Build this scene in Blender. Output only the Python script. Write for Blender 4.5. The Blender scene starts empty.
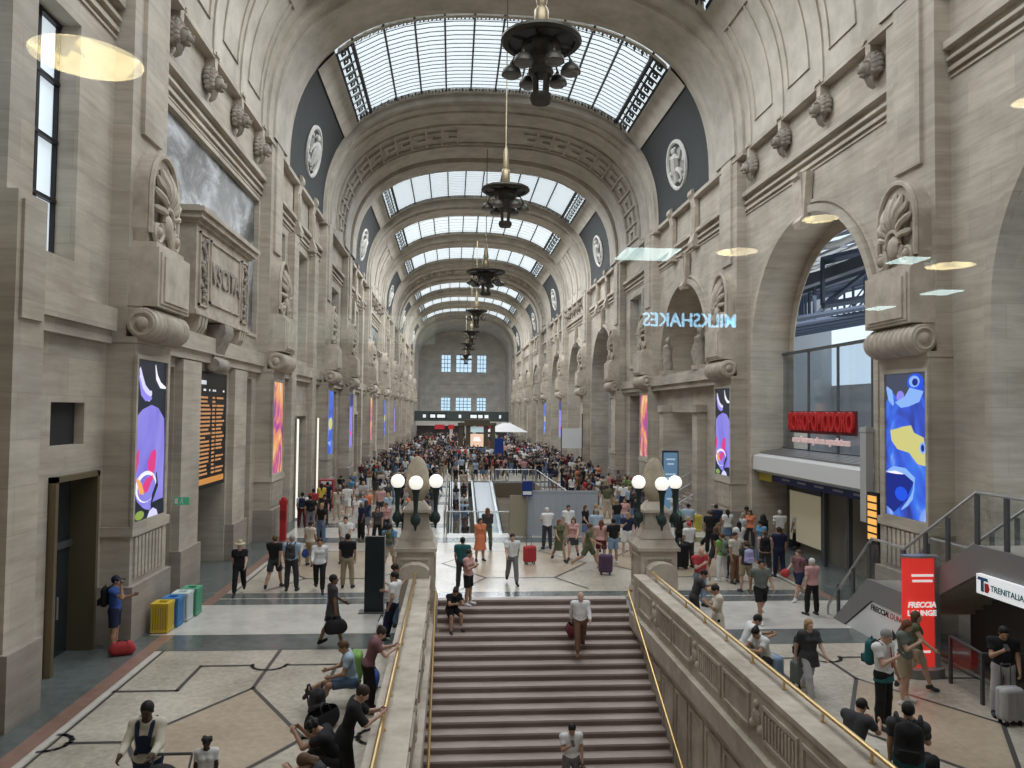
import bpy, bmesh, math, random
import numpy as np
from mathutils import Vector, Matrix
from mathutils.geometry import tessellate_polygon

S = bpy.context.scene
COL = S.collection
PI = math.pi
random.seed(7)

# ------------------------------------------------------------------ camera
CAM = Vector((-2.42, 0.0, 5.7))
yaw, pitch, roll = 0.077, 0.0363, 0.0114
F = Vector((math.sin(yaw)*math.cos(pitch), math.cos(yaw)*math.cos(pitch), math.sin(pitch)))
R0 = Vector((math.cos(yaw), -math.sin(yaw), 0)); U0 = R0.cross(F)
R1 = R0*math.cos(roll) + U0*math.sin(roll); U1 = U0*math.cos(roll) - R0*math.sin(roll)
cd = bpy.data.cameras.new('camera'); cam = bpy.data.objects.new('camera', cd); COL.objects.link(cam)
cam.matrix_world = Matrix(((R1.x, U1.x, -F.x, CAM.x), (R1.y, U1.y, -F.y, CAM.y), (R1.z, U1.z, -F.z, CAM.z), (0, 0, 0, 1)))
cd.sensor_width = 36.0; cd.lens = 769.0/1024*36; cd.clip_start = 0.05; cd.clip_end = 600
S.camera = cam

# ------------------------------------------------------------------ world, exposure
W = bpy.data.worlds.new('overcast_sky'); S.world = W; W.use_nodes = True
W.node_tree.nodes['Background'].inputs[0].default_value = (0.72, 0.86, 1.0, 1)
W.node_tree.nodes['Background'].inputs[1].default_value = 1.3
S.view_settings.view_transform = 'Standard'; S.view_settings.look = 'None'
S.view_settings.gamma = 1.0; S.view_settings.use_curve_mapping = False
S.view_settings.exposure = 0.0
try:
    cy = S.cycles
    cy.use_denoising = True; cy.max_bounces = 7; cy.diffuse_bounces = 4; cy.glossy_bounces = 3
    cy.transmission_bounces = 4; cy.transparent_max_bounces = 12; cy.caustics_reflective = False
    cy.caustics_refractive = False; cy.sample_clamp_indirect = 6.0
except Exception:
    pass

def area_light(name, loc, sx, sy, power, col, rot=(0, 0, 0)):
    l = bpy.data.lights.new(name, 'AREA'); l.shape = 'RECTANGLE'; l.size = sx; l.size_y = sy
    l.energy = power; l.color = col
    o = bpy.data.objects.new(name, l); COL.objects.link(o); o.location = loc; o.rotation_euler = rot
    return o
SKY_BAYS = [-2.2, 12.9, 28.0, 43.2, 67.3, 82.0, 97.0, 121.2, 136.3, 151.2]   # middles of the glazed bays
area_light('shed_fill_light', (30, 40, 12.5), 26, 70, 18000, (0.9, 0.96, 1.0))  # added lamp under the shed roof, brightens the platform and louvres
# daylight coming down through each skylight
for i, yc in enumerate(SKY_BAYS):
    if yc > 0:
        area_light('skylight_daylight', (0, yc, 23.2), 15.5, 8.6, 2000.0*(1.0 if yc < 60 else 1.5), (0.91, 0.955, 1.0))

# ------------------------------------------------------------------ materials
MATS = {}
def nodes_of(name):
    m = bpy.data.materials.new(name); m.use_nodes = True; MATS[name] = m
    nt = m.node_tree; b = nt.nodes['Principled BSDF']
    return m, nt, b
def plain(name, col, rough=0.6, metal=0.0, emit=None, es=1.0, spec=0.3, noise=0.0, nscale=8.0):
    m, nt, b = nodes_of(name)
    b.inputs['Base Color'].default_value = (*col, 1); b.inputs['Roughness'].default_value = rough
    b.inputs['Metallic'].default_value = metal; b.inputs['Specular IOR Level'].default_value = spec
    if noise > 0:
        tc = nt.nodes.new('ShaderNodeTexCoord'); n = nt.nodes.new('ShaderNodeTexNoise')
        n.inputs['Scale'].default_value = nscale; n.inputs['Detail'].default_value = 3
        mx = nt.nodes.new('ShaderNodeMix'); mx.data_type = 'RGBA'
        mx.inputs[6].default_value = (*[c*(1-noise) for c in col], 1); mx.inputs[7].default_value = (*[min(1, c*(1+noise)) for c in col], 1)
        nt.links.new(tc.outputs['Object'], n.inputs['Vector']); nt.links.new(n.outputs['Fac'], mx.inputs[0])
        nt.links.new(mx.outputs[2], b.inputs['Base Color'])
    if emit:
        b.inputs['Emission Color'].default_value = (*emit, 1); b.inputs['Emission Strength'].default_value = es
    m.diffuse_color = (*col, 1)
    return m
def stone(name, a, b_, rough=0.75, joint=True, bw=1.7, bh=0.85, streak=(0.25, 0.25, 2.2), jcol=0.80):
    """travertine: horizontal veins, blotches and block joints in world space"""
    m, nt, b = nodes_of(name); N = nt.nodes.new; L = nt.links.new
    geo = N('ShaderNodeNewGeometry'); mp = N('ShaderNodeMapping'); mp.inputs['Scale'].default_value = streak
    n1 = N('ShaderNodeTexNoise'); n1.inputs['Scale'].default_value = 2.2; n1.inputs['Detail'].default_value = 5; n1.inputs['Roughness'].default_value = 0.65
    n2 = N('ShaderNodeTexNoise'); n2.inputs['Scale'].default_value = 0.55; n2.inputs['Detail'].default_value = 4
    L(geo.outputs['Position'], mp.inputs['Vector']); L(mp.outputs[0], n1.inputs['Vector']); L(geo.outputs['Position'], n2.inputs['Vector'])
    ad = N('ShaderNodeMath'); ad.operation = 'ADD'; L(n1.outputs['Fac'], ad.inputs[0]); L(n2.outputs['Fac'], ad.inputs[1])
    mr = N('ShaderNodeMapRange'); mr.inputs[1].default_value = 0.72; mr.inputs[2].default_value = 1.28; L(ad.outputs[0], mr.inputs[0])
    mx = N('ShaderNodeMix'); mx.data_type = 'RGBA'; mx.inputs[6].default_value = (*a, 1); mx.inputs[7].default_value = (*b_, 1)
    L(mr.outputs[0], mx.inputs[0]); out = mx.outputs[2]
    if joint:
        sp = N('ShaderNodeSeparateXYZ'); L(geo.outputs['Position'], sp.inputs[0])
        sm = N('ShaderNodeMath'); sm.operation = 'ADD'; L(sp.outputs[0], sm.inputs[0]); L(sp.outputs[1], sm.inputs[1])
        cb = N('ShaderNodeCombineXYZ'); L(sm.outputs[0], cb.inputs[0]); L(sp.outputs[2], cb.inputs[1])
        br = N('ShaderNodeTexBrick'); br.inputs['Scale'].default_value = 1.0; br.inputs['Brick Width'].default_value = bw
        br.inputs['Row Height'].default_value = bh; br.inputs['Mortar Size'].default_value = 0.008; br.inputs['Mortar Smooth'].default_value = 0.3
        br.inputs['Color1'].default_value = (0.9, 0.9, 0.9, 1); br.inputs['Color2'].default_value = (1.06, 1.04, 1.0, 1)
        br.inputs['Mortar'].default_value = (jcol, jcol, jcol, 1); L(cb.outputs[0], br.inputs['Vector'])
        mu = N('ShaderNodeMix'); mu.data_type = 'RGBA'; mu.blend_type = 'MULTIPLY'; mu.inputs[0].default_value = 1.0
        L(out, mu.inputs[6]); L(br.outputs['Color'], mu.inputs[7]); out = mu.outputs[2]
    L(out, b.inputs['Base Color']); b.inputs['Roughness'].default_value = rough; b.inputs['Specular IOR Level'].default_value = 0.2
    m.diffuse_color = (*a, 1)
    return m
TRAV = stone('travertine', (0.36, 0.315, 0.26), (0.57, 0.52, 0.45))
TRAVP = stone('travertine_plain', (0.40, 0.34, 0.27), (0.60, 0.535, 0.45), joint=False)
VAULT = stone('vault_plaster', (0.40, 0.36, 0.30), (0.56, 0.51, 0.44), joint=False, streak=(0.5, 0.5, 0.5))
PLINTH = stone('plinth_stone', (0.26, 0.225, 0.195), (0.40, 0.35, 0.31), bw=2.4, bh=1.3)
CARVED = stone('carved_stone', (0.36, 0.31, 0.25), (0.58, 0.515, 0.43), joint=False, streak=(1, 1, 1))
SLATE = plain('slate_paint', (0.042, 0.046, 0.045), 0.8, noise=0.15, nscale=1.5)
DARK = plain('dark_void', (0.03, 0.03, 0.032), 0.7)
BRONZE = plain('dark_bronze', (0.06, 0.055, 0.045), 0.45, 0.6, noise=0.2)
BRASS = plain('brass', (0.62, 0.44, 0.20), 0.32, 0.85)
STEEL = plain('brushed_steel', (0.42, 0.42, 0.42), 0.35, 0.8)
DGREY = plain('dark_grey_metal', (0.10, 0.10, 0.105), 0.5, 0.3)
BLACK = plain('black_paint', (0.015, 0.015, 0.017), 0.45)
WHITE = plain('white_paint', (0.75, 0.75, 0.74), 0.5)
IRON = plain('green_iron', (0.03, 0.05, 0.045), 0.5, 0.3)
GLASSW = plain('bright_window_glass', (0.6, 0.75, 0.9), 0.2, emit=(0.55, 0.80, 1.0), es=0.9)
SKYGL = plain('skylight_glass', (0.8, 0.85, 0.9), 0.4, emit=(0.79, 0.90, 0.96), es=1.0)
GLOBE = plain('lit_globe_glass', (0.9, 0.9, 0.85), 0.3, emit=(1.0, 0.97, 0.87), es=0.78)
def clear_glass(name, refl=0.06, tint=(1, 1, 1), rough=0.0):
    m = bpy.data.materials.new(name); m.use_nodes = True; nt = m.node_tree; nt.nodes.clear(); MATS[name] = m
    o = nt.nodes.new('ShaderNodeOutputMaterial'); mx = nt.nodes.new('ShaderNodeMixShader'); t = nt.nodes.new('ShaderNodeBsdfTransparent'); g = nt.nodes.new('ShaderNodeBsdfGlossy')
    t.inputs[0].default_value = (*tint, 1); g.inputs['Roughness'].default_value = rough; mx.inputs[0].default_value = refl
    nt.links.new(t.outputs[0], mx.inputs[1]); nt.links.new(g.outputs[0], mx.inputs[2]); nt.links.new(mx.outputs[0], o.inputs[0])
    return m
PANE = clear_glass('window_pane_glass', 0.06)
GLAZE = clear_glass('balustrade_glass', 0.10, (0.86, 0.90, 0.90))
TINTGL = clear_glass('shop_glass', 0.14, (0.62, 0.68, 0.72))

# ------------------------------------------------------------------ mesh helpers
class MB:
    """collects shapes and links them as ONE mesh object"""
    def __init__(s): s.v = []; s.f = []; s.m = []; s.cur = 0
    def mat(s, i): s.cur = i; return s
    def add(s, vs, fs):
        o = len(s.v); s.v += [tuple(p) for p in vs]
        for f in fs: s.f.append(tuple(i+o for i in f)); s.m.append(s.cur)
        return s
    def box(s, x0, x1, y0, y1, z0, z1):
        return s.add([(x0, y0, z0), (x1, y0, z0), (x1, y1, z0), (x0, y1, z0), (x0, y0, z1), (x1, y0, z1), (x1, y1, z1), (x0, y1, z1)],
                     [(0, 3, 2, 1), (4, 5, 6, 7), (0, 1, 5, 4), (1, 2, 6, 5), (2, 3, 7, 6), (3, 0, 4, 7)])
    def quad(s, a, b, c, d): return s.add([a, b, c, d], [(0, 1, 2, 3)])
    def prism(s, poly, axis, a0, a1):
        """poly of 2-D points extruded along axis 'x','y' or 'z' (the other two axes in order)"""
        def p3(p, t): return (t, p[0], p[1]) if axis == 'x' else ((p[0], t, p[1]) if axis == 'y' else (p[0], p[1], t))
        n = len(poly); vs = [p3(p, a0) for p in poly]+[p3(p, a1) for p in poly]
        fs = [(i, (i+1) % n, n+(i+1) % n, n+i) for i in range(n)]
        tri = tessellate_polygon([[Vector((p[0], p[1], 0)) for p in poly]])
        fs += [tuple(t) for t in tri]+[tuple(n+i for i in t) for t in tri]
        return s.add(vs, fs)
    def lathe(s, prof, c=(0, 0, 0), seg=20, axis='z', sx=1.0, sy=1.0):
        vs = []; fs = []; n = len(prof)
        for k in range(seg):
            a = 2*PI*k/seg
            for r, h in prof:
                u, w = r*math.cos(a)*sx, r*math.sin(a)*sy
                vs.append((c[0]+u, c[1]+w, c[2]+h) if axis == 'z' else ((c[0]+h, c[1]+u, c[2]+w) if axis == 'x' else (c[0]+u, c[1]+h, c[2]+w)))
        for k in range(seg):
            k2 = (k+1) % seg
            for i in range(n-1): fs.append((k*n+i, k2*n+i, k2*n+i+1, k*n+i+1))
        if prof[0][0] > 1e-6: fs.append(tuple(k*n for k in range(seg))[::-1])
        if prof[-1][0] > 1e-6: fs.append(tuple(k*n+n-1 for k in range(seg)))
        return s.add(vs, fs)
    def ball(s, c, r, seg=16, rings=10):
        rr = r if isinstance(r, (tuple, list)) else (r, r, r)
        prof = [(math.sin(PI*i/rings), -math.cos(PI*i/rings)*rr[2]) for i in range(rings+1)]
        return s.lathe(prof, c, seg, 'z', rr[0], rr[1])
    def tube(s, pts, r, seg=8, closed=False):
        pts = [Vector(p) for p in pts]; n = len(pts); vs = []; fs = []
        rs = r if isinstance(r, (list, tuple)) else [r]*n
        prev = None
        for i, p in enumerate(pts):
            if closed: d = (pts[(i+1) % n]-pts[i-1])
            else: d = pts[min(i+1, n-1)]-pts[max(i-1, 0)]
            d.normalize()
            if prev is None:
                ref = Vector((0, 0, 1)) if abs(d.z) < 0.9 else Vector((1, 0, 0)); u = d.cross(ref).normalized()
            else:
                u = (prev-d*prev.dot(d)).normalized()
            prev = u; w = d.cross(u)
            for k in range(seg):
                a = 2*PI*k/seg; vs.append(p+(u*math.cos(a)+w*math.sin(a))*rs[i])
        m = n if closed else n-1
        for i in range(m):
            j = (i+1) % n
            for k in range(seg): fs.append((i*seg+k, i*seg+(k+1) % seg, j*seg+(k+1) % seg, j*seg+k))
        if not closed: fs.append(tuple(range(seg))[::-1]); fs.append(tuple((n-1)*seg+k for k in range(seg)))
        return s.add(vs, fs)
    def grid(s, rows):
        n = len(rows[0]); vs = [p for r in rows for p in r]
        return s.add(vs, [(i*n+k, i*n+k+1, (i+1)*n+k+1, (i+1)*n+k) for i in range(len(rows)-1) for k in range(n-1)])
    def poly(s, outer, holes, to3):
        loops = [[Vector((p[0], p[1], 0)) for p in l] for l in [outer]+holes]
        flat = [p for l in [outer]+holes for p in l]
        return s.add([to3(p) for p in flat], [tuple(t) for t in tessellate_polygon(loops)])
    def mesh(s, name, mats, smooth=False):
        me = bpy.data.meshes.new(name); me.from_pydata(s.v, [], s.f)
        for m in (mats if isinstance(mats, (list, tuple)) else [mats]): me.materials.append(m)
        if len(me.materials) > 1: me.polygons.foreach_set('material_index', s.m)
        bm = bmesh.new(); bm.from_mesh(me); bmesh.ops.recalc_face_normals(bm, faces=bm.faces); bm.to_mesh(me); bm.free()
        if smooth:
            me.polygons.foreach_set('use_smooth', [True]*len(me.polygons))
            if smooth != 'all':
                try: me.set_sharp_from_angle(angle=math.radians(38))
                except Exception: pass
        return me
    def build(s, name, mats, parent=None, smooth=False):
        o = bpy.data.objects.new(name, s.mesh(name, mats, smooth)); COL.objects.link(o)
        if parent: o.parent = parent
        return o
def empty(name, loc=(0, 0, 0), rz=0.0):
    o = bpy.data.objects.new(name, None); COL.objects.link(o); o.location = loc; o.rotation_euler = (0, 0, rz); o.empty_display_size = 0.2
    return o
def tag(o, label, cat, group=None, kind=None):
    o['label'] = label; o['category'] = cat
    if group: o['group'] = group
    if kind: o['kind'] = kind
    return o
def struct(o): o['kind'] = 'structure'; return o
def copy_tree(o, loc=None, rz=None, parent=None):
    c = o.copy(); COL.objects.link(c)
    if parent: c.parent = parent
    if loc is not None: c.location = loc
    if rz is not None: c.rotation_euler = (0, 0, rz)
    for ch in list(KIDS.get(o.name, [])): copy_tree(ch, parent=c)
    return c
KIDS = {}
def kids(o):
    """remember children (object.children scans the whole file)"""
    KIDS[o.name] = list(o.children)
    for c in o.children: kids(c)
def text_mesh(name, s, size, mat, depth=0.01, bold=0.0, align='CENTER', shear=0.0):
    c = bpy.data.curves.new(name, 'FONT'); c.body = s; c.size = size; c.extrude = depth; c.offset = bold; c.align_x = align; c.align_y = 'CENTER'; c.shear = shear; c.resolution_u = 3
    t = bpy.data.objects.new(name+'_src', c); COL.objects.link(t)
    dg = bpy.context.evaluated_depsgraph_get(); me = bpy.data.meshes.new_from_object(t.evaluated_get(dg)); me.name = name
    bpy.data.objects.remove(t); me.materials.clear(); me.materials.append(mat)
    return me
def text(name, s, size, mat, M, parent=None, **k):
    o = bpy.data.objects.new(name, text_mesh(name, s, size, mat, **k)); COL.objects.link(o)
    o.matrix_world = M
    if parent: o.parent = parent; o.matrix_parent_inverse = parent.matrix_world.inverted()
    return o
def facing(loc, right, up):
    """matrix whose local x runs along right and local y along up"""
    r = Vector(right).normalized(); u = Vector(up).normalized(); n = r.cross(u)
    return Matrix(((r.x, u.x, n.x, loc[0]), (r.y, u.y, n.y, loc[1]), (r.z, u.z, n.z, loc[2]), (0, 0, 0, 1)))

# ------------------------------------------------------------------ the hall: dimensions
WX, PX, UX = 10.9, 10.2, 10.45          # wall face, pier front, upper pilaster front
ZS = 17.6                               # springing of the vault
PIERS = [5.6, 20.7, 35.2, 50.0, 59.9, 74.7, 89.5, 104.4, 114.0, 128.9, 143.7, 158.6, 168.0]
GROUP = {12.9: 'dark', 28.0: 'panel', 43.2: 'dark', 67.3: 'dark', 82.0: 'panel', 97.0: 'dark', 121.2: 'dark', 136.3: 'panel', 151.2: 'dark', -2.2: 'dark'}
YN, YF = 0.6, 184.0                     # near glazed wall, far wall
SKX = 8.56                              # half width of the skylights
def prof(a, b, n=2.6, k=40, t0=0.0, t1=1.0):
    out = []
    for i in range(k+1):
        t = PI*(t0+(t1-t0)*i/k); c, s_ = math.cos(t), math.sin(t)
        out.append((a*math.copysign(abs(c)**(2/n), c), ZS+b*abs(s_)**(2/n)))
    return out
def vz(x, a=10.6, b=8.35, n=2.6): return ZS+b*max(0.0, 1-abs(x/a)**n)**(1/n)
def arch(yc, r, zb, zs, k=24):
    """outline of a round-headed opening as (y, z) points"""
    return [(yc+r, zb), (yc+r, zs)]+[(yc+r*math.cos(PI*i/k), zs+r*math.sin(PI*i/k)) for i in range(1, k)]+[(yc-r, zs), (yc-r, zb)]
def rect(y0, y1, z0, z1): return [(y0, z0), (y1, z0), (y1, z1), (y0, z1)]

# ------------------------------------------------------------------ floor with its inlaid bands
TERR = stone('terrazzo', (0.30, 0.265, 0.21), (0.62, 0.565, 0.475), rough=0.28, joint=False, streak=(3.5, 3.5, 3.5))
OCHRE = stone('ochre_terrazzo', (0.34, 0.27, 0.19), (0.52, 0.43, 0.32), rough=0.28, joint=False, streak=(3.0, 3.0, 3.0))
GREENM = stone('green_marble', (0.085, 0.10, 0.095), (0.15, 0.17, 0.165), rough=0.2, joint=False, streak=(1.5, 1.5, 1.5))
REDM = stone('red_marble', (0.22, 0.13, 0.10), (0.30, 0.19, 0.15), rough=0.25, joint=False, streak=(1.5, 1.5, 1.5))
PALE = stone('pale_marble', (0.50, 0.475, 0.43), (0.64, 0.61, 0.56), rough=0.22, joint=False, streak=(1, 1, 1))
LINE = plain('dark_inlay', (0.07, 0.068, 0.065), 0.3)
for m in (TERR, OCHRE, GREENM, REDM, PALE): m.node_tree.nodes['Principled BSDF'].inputs['Specular IOR Level'].default_value = 0.5
fl = MB()
HX0, HX1, HY0 = -3.0, 3.0, 23.5       # the stair well
MW0, MW1, MY0, MY1 = -2.6, 4.3, 36.2, 62.0   # the well of the moving walkways
def fslab(x0, x1, y0, y1, z=0.0): fl.quad((x0, y0, z), (x1, y0, z), (x1, y1, z), (x0, y1, z))
fl.mat(0)
for x0, x1, y0, y1 in ((-12.6, HX0, YN, HY0), (HX1, 17, YN, HY0), (-12.6, 17, HY0, MY0), (-12.6, MW0, MY0, MY1), (MW1, 17, MY0, MY1), (-12.6, 17, MY1, YF)):
    fslab(x0, x1, y0, y1)
def strip(mi, x0, x1, y0, y1, z=0.003):
    """a band of another stone, kept out of the two wells"""
    fl.mat(mi)
    segs = [(x0, x1, y0, y1)]
    for (a, b, c, d) in ((HX0, HX1, YN, HY0), (MW0, MW1, MY0, MY1)):
        nxt = []
        for (p, q, r, t) in segs:
            if q <= a or p >= b or t <= c or r >= d: nxt.append((p, q, r, t)); continue
            if p < a: nxt.append((p, a, r, t))
            if q > b: nxt.append((b, q, r, t))
            if r < c: nxt.append((max(p, a), min(q, b), r, c))
            if t > d: nxt.append((max(p, a), min(q, b), d, t))
        segs = nxt
    for (p, q, r, t) in segs: fslab(p, q, r, t, z)
for s in (-1, 1):
    a, b = sorted((s*9.62, s*12.5)); strip(2, a, b, YN, YF)
    a, b = sorted((s*9.28, s*9.62)); strip(3, a, b, YN, YF)
for yc in (6.7, 21.6, 36.5, 50.0, 60.5, 74.7, 89.5, 104.4, 119, 134, 149):
    strip(2, -9.28, 9.28, yc-2.8, yc-1.5, 0.004); strip(4, -9.9, 9.9, yc-1.5, yc+1.5, 0.006); strip(2, -9.28, 9.28, yc+1.5, yc+2.95, 0.004)
    strip(4, -9.28, 9.28, yc-0.0+2.2, yc+2.28, 0.006)
def path(pts, w=0.085, z=0.008, mi=5):
    fl.mat(mi)
    for (a, b) in zip(pts[:-1], pts[1:]):
        d = Vector((b[0]-a[0], b[1]-a[1], 0)); d.normalize(); n = Vector((-d.y, d.x, 0))*w/2; d *= w/2
        fl.quad((a[0]-n.x-d.x, a[1]-n.y-d.y, z), (b[0]-n.x+d.x, b[1]-n.y+d.y, z), (b[0]+n.x+d.x, b[1]+n.y+d.y, z), (a[0]+n.x-d.x, a[1]+n.y-d.y, z))
def arcp(cx, cy, r, a0, a1, k=8): return [(cx+r*math.cos(math.radians(a0+(a1-a0)*i/k)), cy+r*math.sin(math.radians(a0+(a1-a0)*i/k))) for i in range(k+1)]
for s in (-1, 1):
    cx = s*6.4
    dia = [(cx, 16.27), (cx+1.48, 13.78), (cx, 11.3), (cx-1.48, 13.78)]
    fl.mat(1).add([(a, b, 0.006) for a, b in dia], [(0, 1, 2, 3)]); path(dia+[dia[0]])
    path([(cx, 16.27), (cx, 18.8)]); path([(cx, 11.3), (cx, 9.6)])
    for q in (-1, 1):
        path([(cx+q*2.7, 16.2), (cx+q*1.48, 16.2), (cx+q*1.48, 17.7), (cx+q*.38, 17.7)]); path([(cx+q*1.48, 13.78), (cx+q*2.45, 13.78)])
        path([(cx+q*2.7, 11.4), (cx+q*1.48, 11.4), (cx+q*1.48, 9.9), (cx+q*.38, 9.9)])
        path(arcp(cx+q*2.75, 13.8, 0.34, 90, 270) if q > 0 else arcp(cx+q*2.75, 13.8, 0.34, -90, 90))
    path(arcp(cx, 17.75, 0.38, 180, 360))
def carpet(y0, y1, xs=(-9.2, 9.2), step=(3.0, 3.4)):
    """geometric line pattern of one floor field"""
    for s in (-1, 1):
        strip(4, *sorted((s*9.14, s*9.26)), y0, y1, 0.006); path([(s*9.08, y0), (s*9.08, y1)], 0.05)
def hexes(cx, y0, y1, w):
    ym = (y0+y1)/2; q = (y1-y0)
    fl.mat(1); z = 0.006
    p = [(cx-w*.5, ym), (cx-w*.22, ym+q*.3), (cx+w*.22, ym+q*.3), (cx+w*.5, ym), (cx+w*.22, ym-q*.3), (cx-w*.22, ym-q*.3)]
    fl.add([(a, b, z) for a, b in p], [(0, 1, 2, 3, 4, 5)]); path(p+[p[0]])
    path([p[1], (cx-w*.38, y1)]); path([p[2], (cx+w*.38, y1)]); path([p[4], (cx+w*.38, y0)]); path([p[5], (cx-w*.38, y0)])
for y0, y1 in ((24.6, 33.6), (39.5, 47), (53, 57.5), (63.5, 71.7), (77.7, 86.5), (92.5, 101.4), (107.4, 116), (122, 131), (137, 146), (152, 168)):
    carpet(y0, y1)
    for cx in (-6.1, 0.0, 6.1):
        if MY0 < y1 and y0 < MY1 and cx == 0.0: continue
        hexes(cx, y0+0.3, y1-0.3, 5.4)
carpet(9.6, 18.8)
floor = struct(fl.build('floor', [TERR, OCHRE, GREENM, REDM, PALE, LINE]))

# ------------------------------------------------------------------ walls
BAYL = {12.9: 'A1', 28.0: 'A2', 43.2: 'A3', 54.9: 'W', 67.3: 'A3', 82.0: 'A2', 97.0: 'A3', 109.2: 'W', 121.2: 'A3', 136.3: 'A2', 151.2: 'A3'}
def wall(side):
    s = -1 if side == 'left' else 1
    mb = MB(); X = lambda x: s*x
    def front(outer, holes, x=WX, mi=0): mb.mat(mi).poly(outer, holes, lambda p: (X(x), p[0], p[1]))
    def reveal(loop, x0, x1, closed=True, mi=0):
        mb.mat(mi); n = len(loop)
        for i in range(n if closed else n-1):
            a, b = loop[i], loop[(i+1) % n]; mb.quad((X(x0), a[0], a[1]), (X(x0), b[0], b[1]), (X(x1), b[0], b[1]), (X(x1), a[0], a[1]))
    def block(x0, x1, y0, y1, z0, z1, mi=0): mb.mat(mi).box(*sorted((X(x0), X(x1))), y0, y1, z0, z1)
    def back(loop, x, mi): mb.mat(mi).poly(loop, [], lambda p: (X(x), p[0], p[1]))
    def frame(y0, y1, z0, z1, x, w, d, mi=0):
        """raised rectangular moulding"""
        block(x, x-d, y0, y1, z1-w, z1, mi); block(x, x-d, y0, y1, z0, z0+w, mi); block(x, x-d, y0, y0+w, z0+w, z1-w, mi); block(x, x-d, y1-w, y1, z0+w, z1-w, mi)
    def archtrim(yc, r, zs, w, d, x=WX, zb=None, k=28):
        """projecting archivolt around a round-headed opening"""
        o = [(yc+(r+w)*math.cos(PI*i/k), zs+(r+w)*math.sin(PI*i/k)) for i in range(k+1)]; q = [(yc+r*math.cos(PI*i/k), zs+r*math.sin(PI*i/k)) for i in range(k+1)]
        if zb is not None: o = [(yc+r+w, zb)]+o+[(yc-r-w, zb)]; q = [(yc+r, zb)]+q+[(yc-r, zb)]
        mb.mat(0)
        for i in range(len(o)-1):
            a, b, c, e = o[i], o[i+1], q[i+1], q[i]
            mb.quad((X(x-d), *a), (X(x-d), *b), (X(x-d), *c), (X(x-d), *e)); mb.quad((X(x), *a), (X(x), *b), (X(x-d), *b), (X(x-d), *a)); mb.quad((X(x), *e), (X(x), *c), (X(x-d), *c), (X(x-d), *e))
    ypt = [YN]+PIERS[1:]
    for y0, y1 in zip(ypt[:-1], ypt[1:]):
        yc = 12.9 if y0 == YN else (y0+y1)/2; yc = min(BAYL, key=lambda q: abs(q-yc)); ty = BAYL[yc] if yc in BAYL else 'A3'
        if y1 == 168.0: ty = 'END'
        if s > 0 and ty in ('A1', 'A2', 'A3'): ty = 'R'+('N' if ty == 'A3' and yc < 60 else 'G')
        outer = rect(y0, y1, 0, ZS); holes = []; a, b = y0+1.2, y1-1.2
        if y0 == YN: a = 6.8
        if ty == 'A1':
            loops = [(rect(17.0, 19.1, 0, 4.2), 1.0, 1), (rect(17.0, 18.5, 4.85, 5.8), 0.22, 1), (rect(8.4, 17.8, 8.95, 14.3), 0.6, 0)]
            holes = [l[0] for l in loops]
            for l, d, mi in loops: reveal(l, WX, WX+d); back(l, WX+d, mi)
            # broad pillars standing in the window
            for yp in (10.6, 14.75):
                block(PX, WX, yp-0.5, yp+0.5, 0, 9.6); block(PX-0.06, PX, yp-0.38, yp+0.38, 7.3, 9.45); block(UX, WX+0.58, yp-0.42, yp+0.42, 9.6, 15.0); block(PX-0.12, WX, yp-0.58, yp+0.58, 0, 1.35, 2)
            mb.mat(0)
        elif ty == 'A2':
            loops = [(rect(yc-5.3, yc-3.8, 0, 6.95), 1.2, 1), (rect(yc-1.75, yc+1.75, 0, 6.95), 1.6, 1), (rect(yc+3.6, yc+5.3, 0, 6.95), 1.2, 1), (rect(yc-5.4, yc+5.6, 8.9, 14.62), 0.14, 3)]
            holes = [l[0] for l in loops]
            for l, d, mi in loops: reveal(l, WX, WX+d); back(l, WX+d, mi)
            frame(yc-5.55, yc+5.75, 8.75, 14.78, WX, 0.15, 0.06)
            for q in (-2.9, 2.75): block(WX-0.25, WX, yc+q-0.85, yc+q+0.85, 0, 7.2); block(WX-0.34, WX, yc+q-0.93, yc+q+0.93, 0, 1.35, 2)
        elif ty == 'A3':
            loops = [(rect(yc-1.8, yc+1.8, 0, 5.3), 1.0, 1), (rect(yc+4.1, yc+5.7, 0, 5.3), 1.0, 1), (rect(yc-5.7, yc-4.1, 0, 5.3), 1.0, 1), (rect(yc-1.8, yc+1.8, 8.4, 14.4), 0.9, 4), (rect(yc-5.4, yc-4.1, 8.4, 14.4), 0.6, 4), (rect(yc+4.1, yc+5.4, 8.4, 14.4), 0.6, 4)]
            holes = [l[0] for l in loops]
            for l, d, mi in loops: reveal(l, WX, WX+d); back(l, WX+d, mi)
            for q in (-2.9, 2.9): block(UX+0.1, WX, yc+q-0.55, yc+q+0.55, 0, 14.7)
            for (p, q) in ((-1.8, 1.8),): frame(yc+p-0.25, yc+q+0.25, 0, 5.6, WX, 0.25, 0.12)
        elif ty == 'W':
            loops = [(rect(yc-2.2, yc+2.2, 0, 7.0), 1.0, 1), (rect(yc-1.6, yc+1.6, 9.3, 14.2), 0.5, 4)]
            holes = [l[0] for l in loops]
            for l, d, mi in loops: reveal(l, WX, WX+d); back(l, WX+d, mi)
            frame(yc-2.0, yc+2.0, 9.0, 14.5, WX, 0.3, 0.12)
        elif ty == 'RG':
            l = arch(yc, 4.9, 0, 8.4); holes = [l]; reveal(l, WX, WX+1.45, False)
            c = yc
            archtrim(c, 4.9, 8.4, 0.26, 0.2, WX, 0.0); archtrim(c, 5.26, 8.4, 0.12, 0.1, WX, 7.3); archtrim(c, 4.35, 8.4, 0.55, -0.03, WX+1.45, 0.0)
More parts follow.
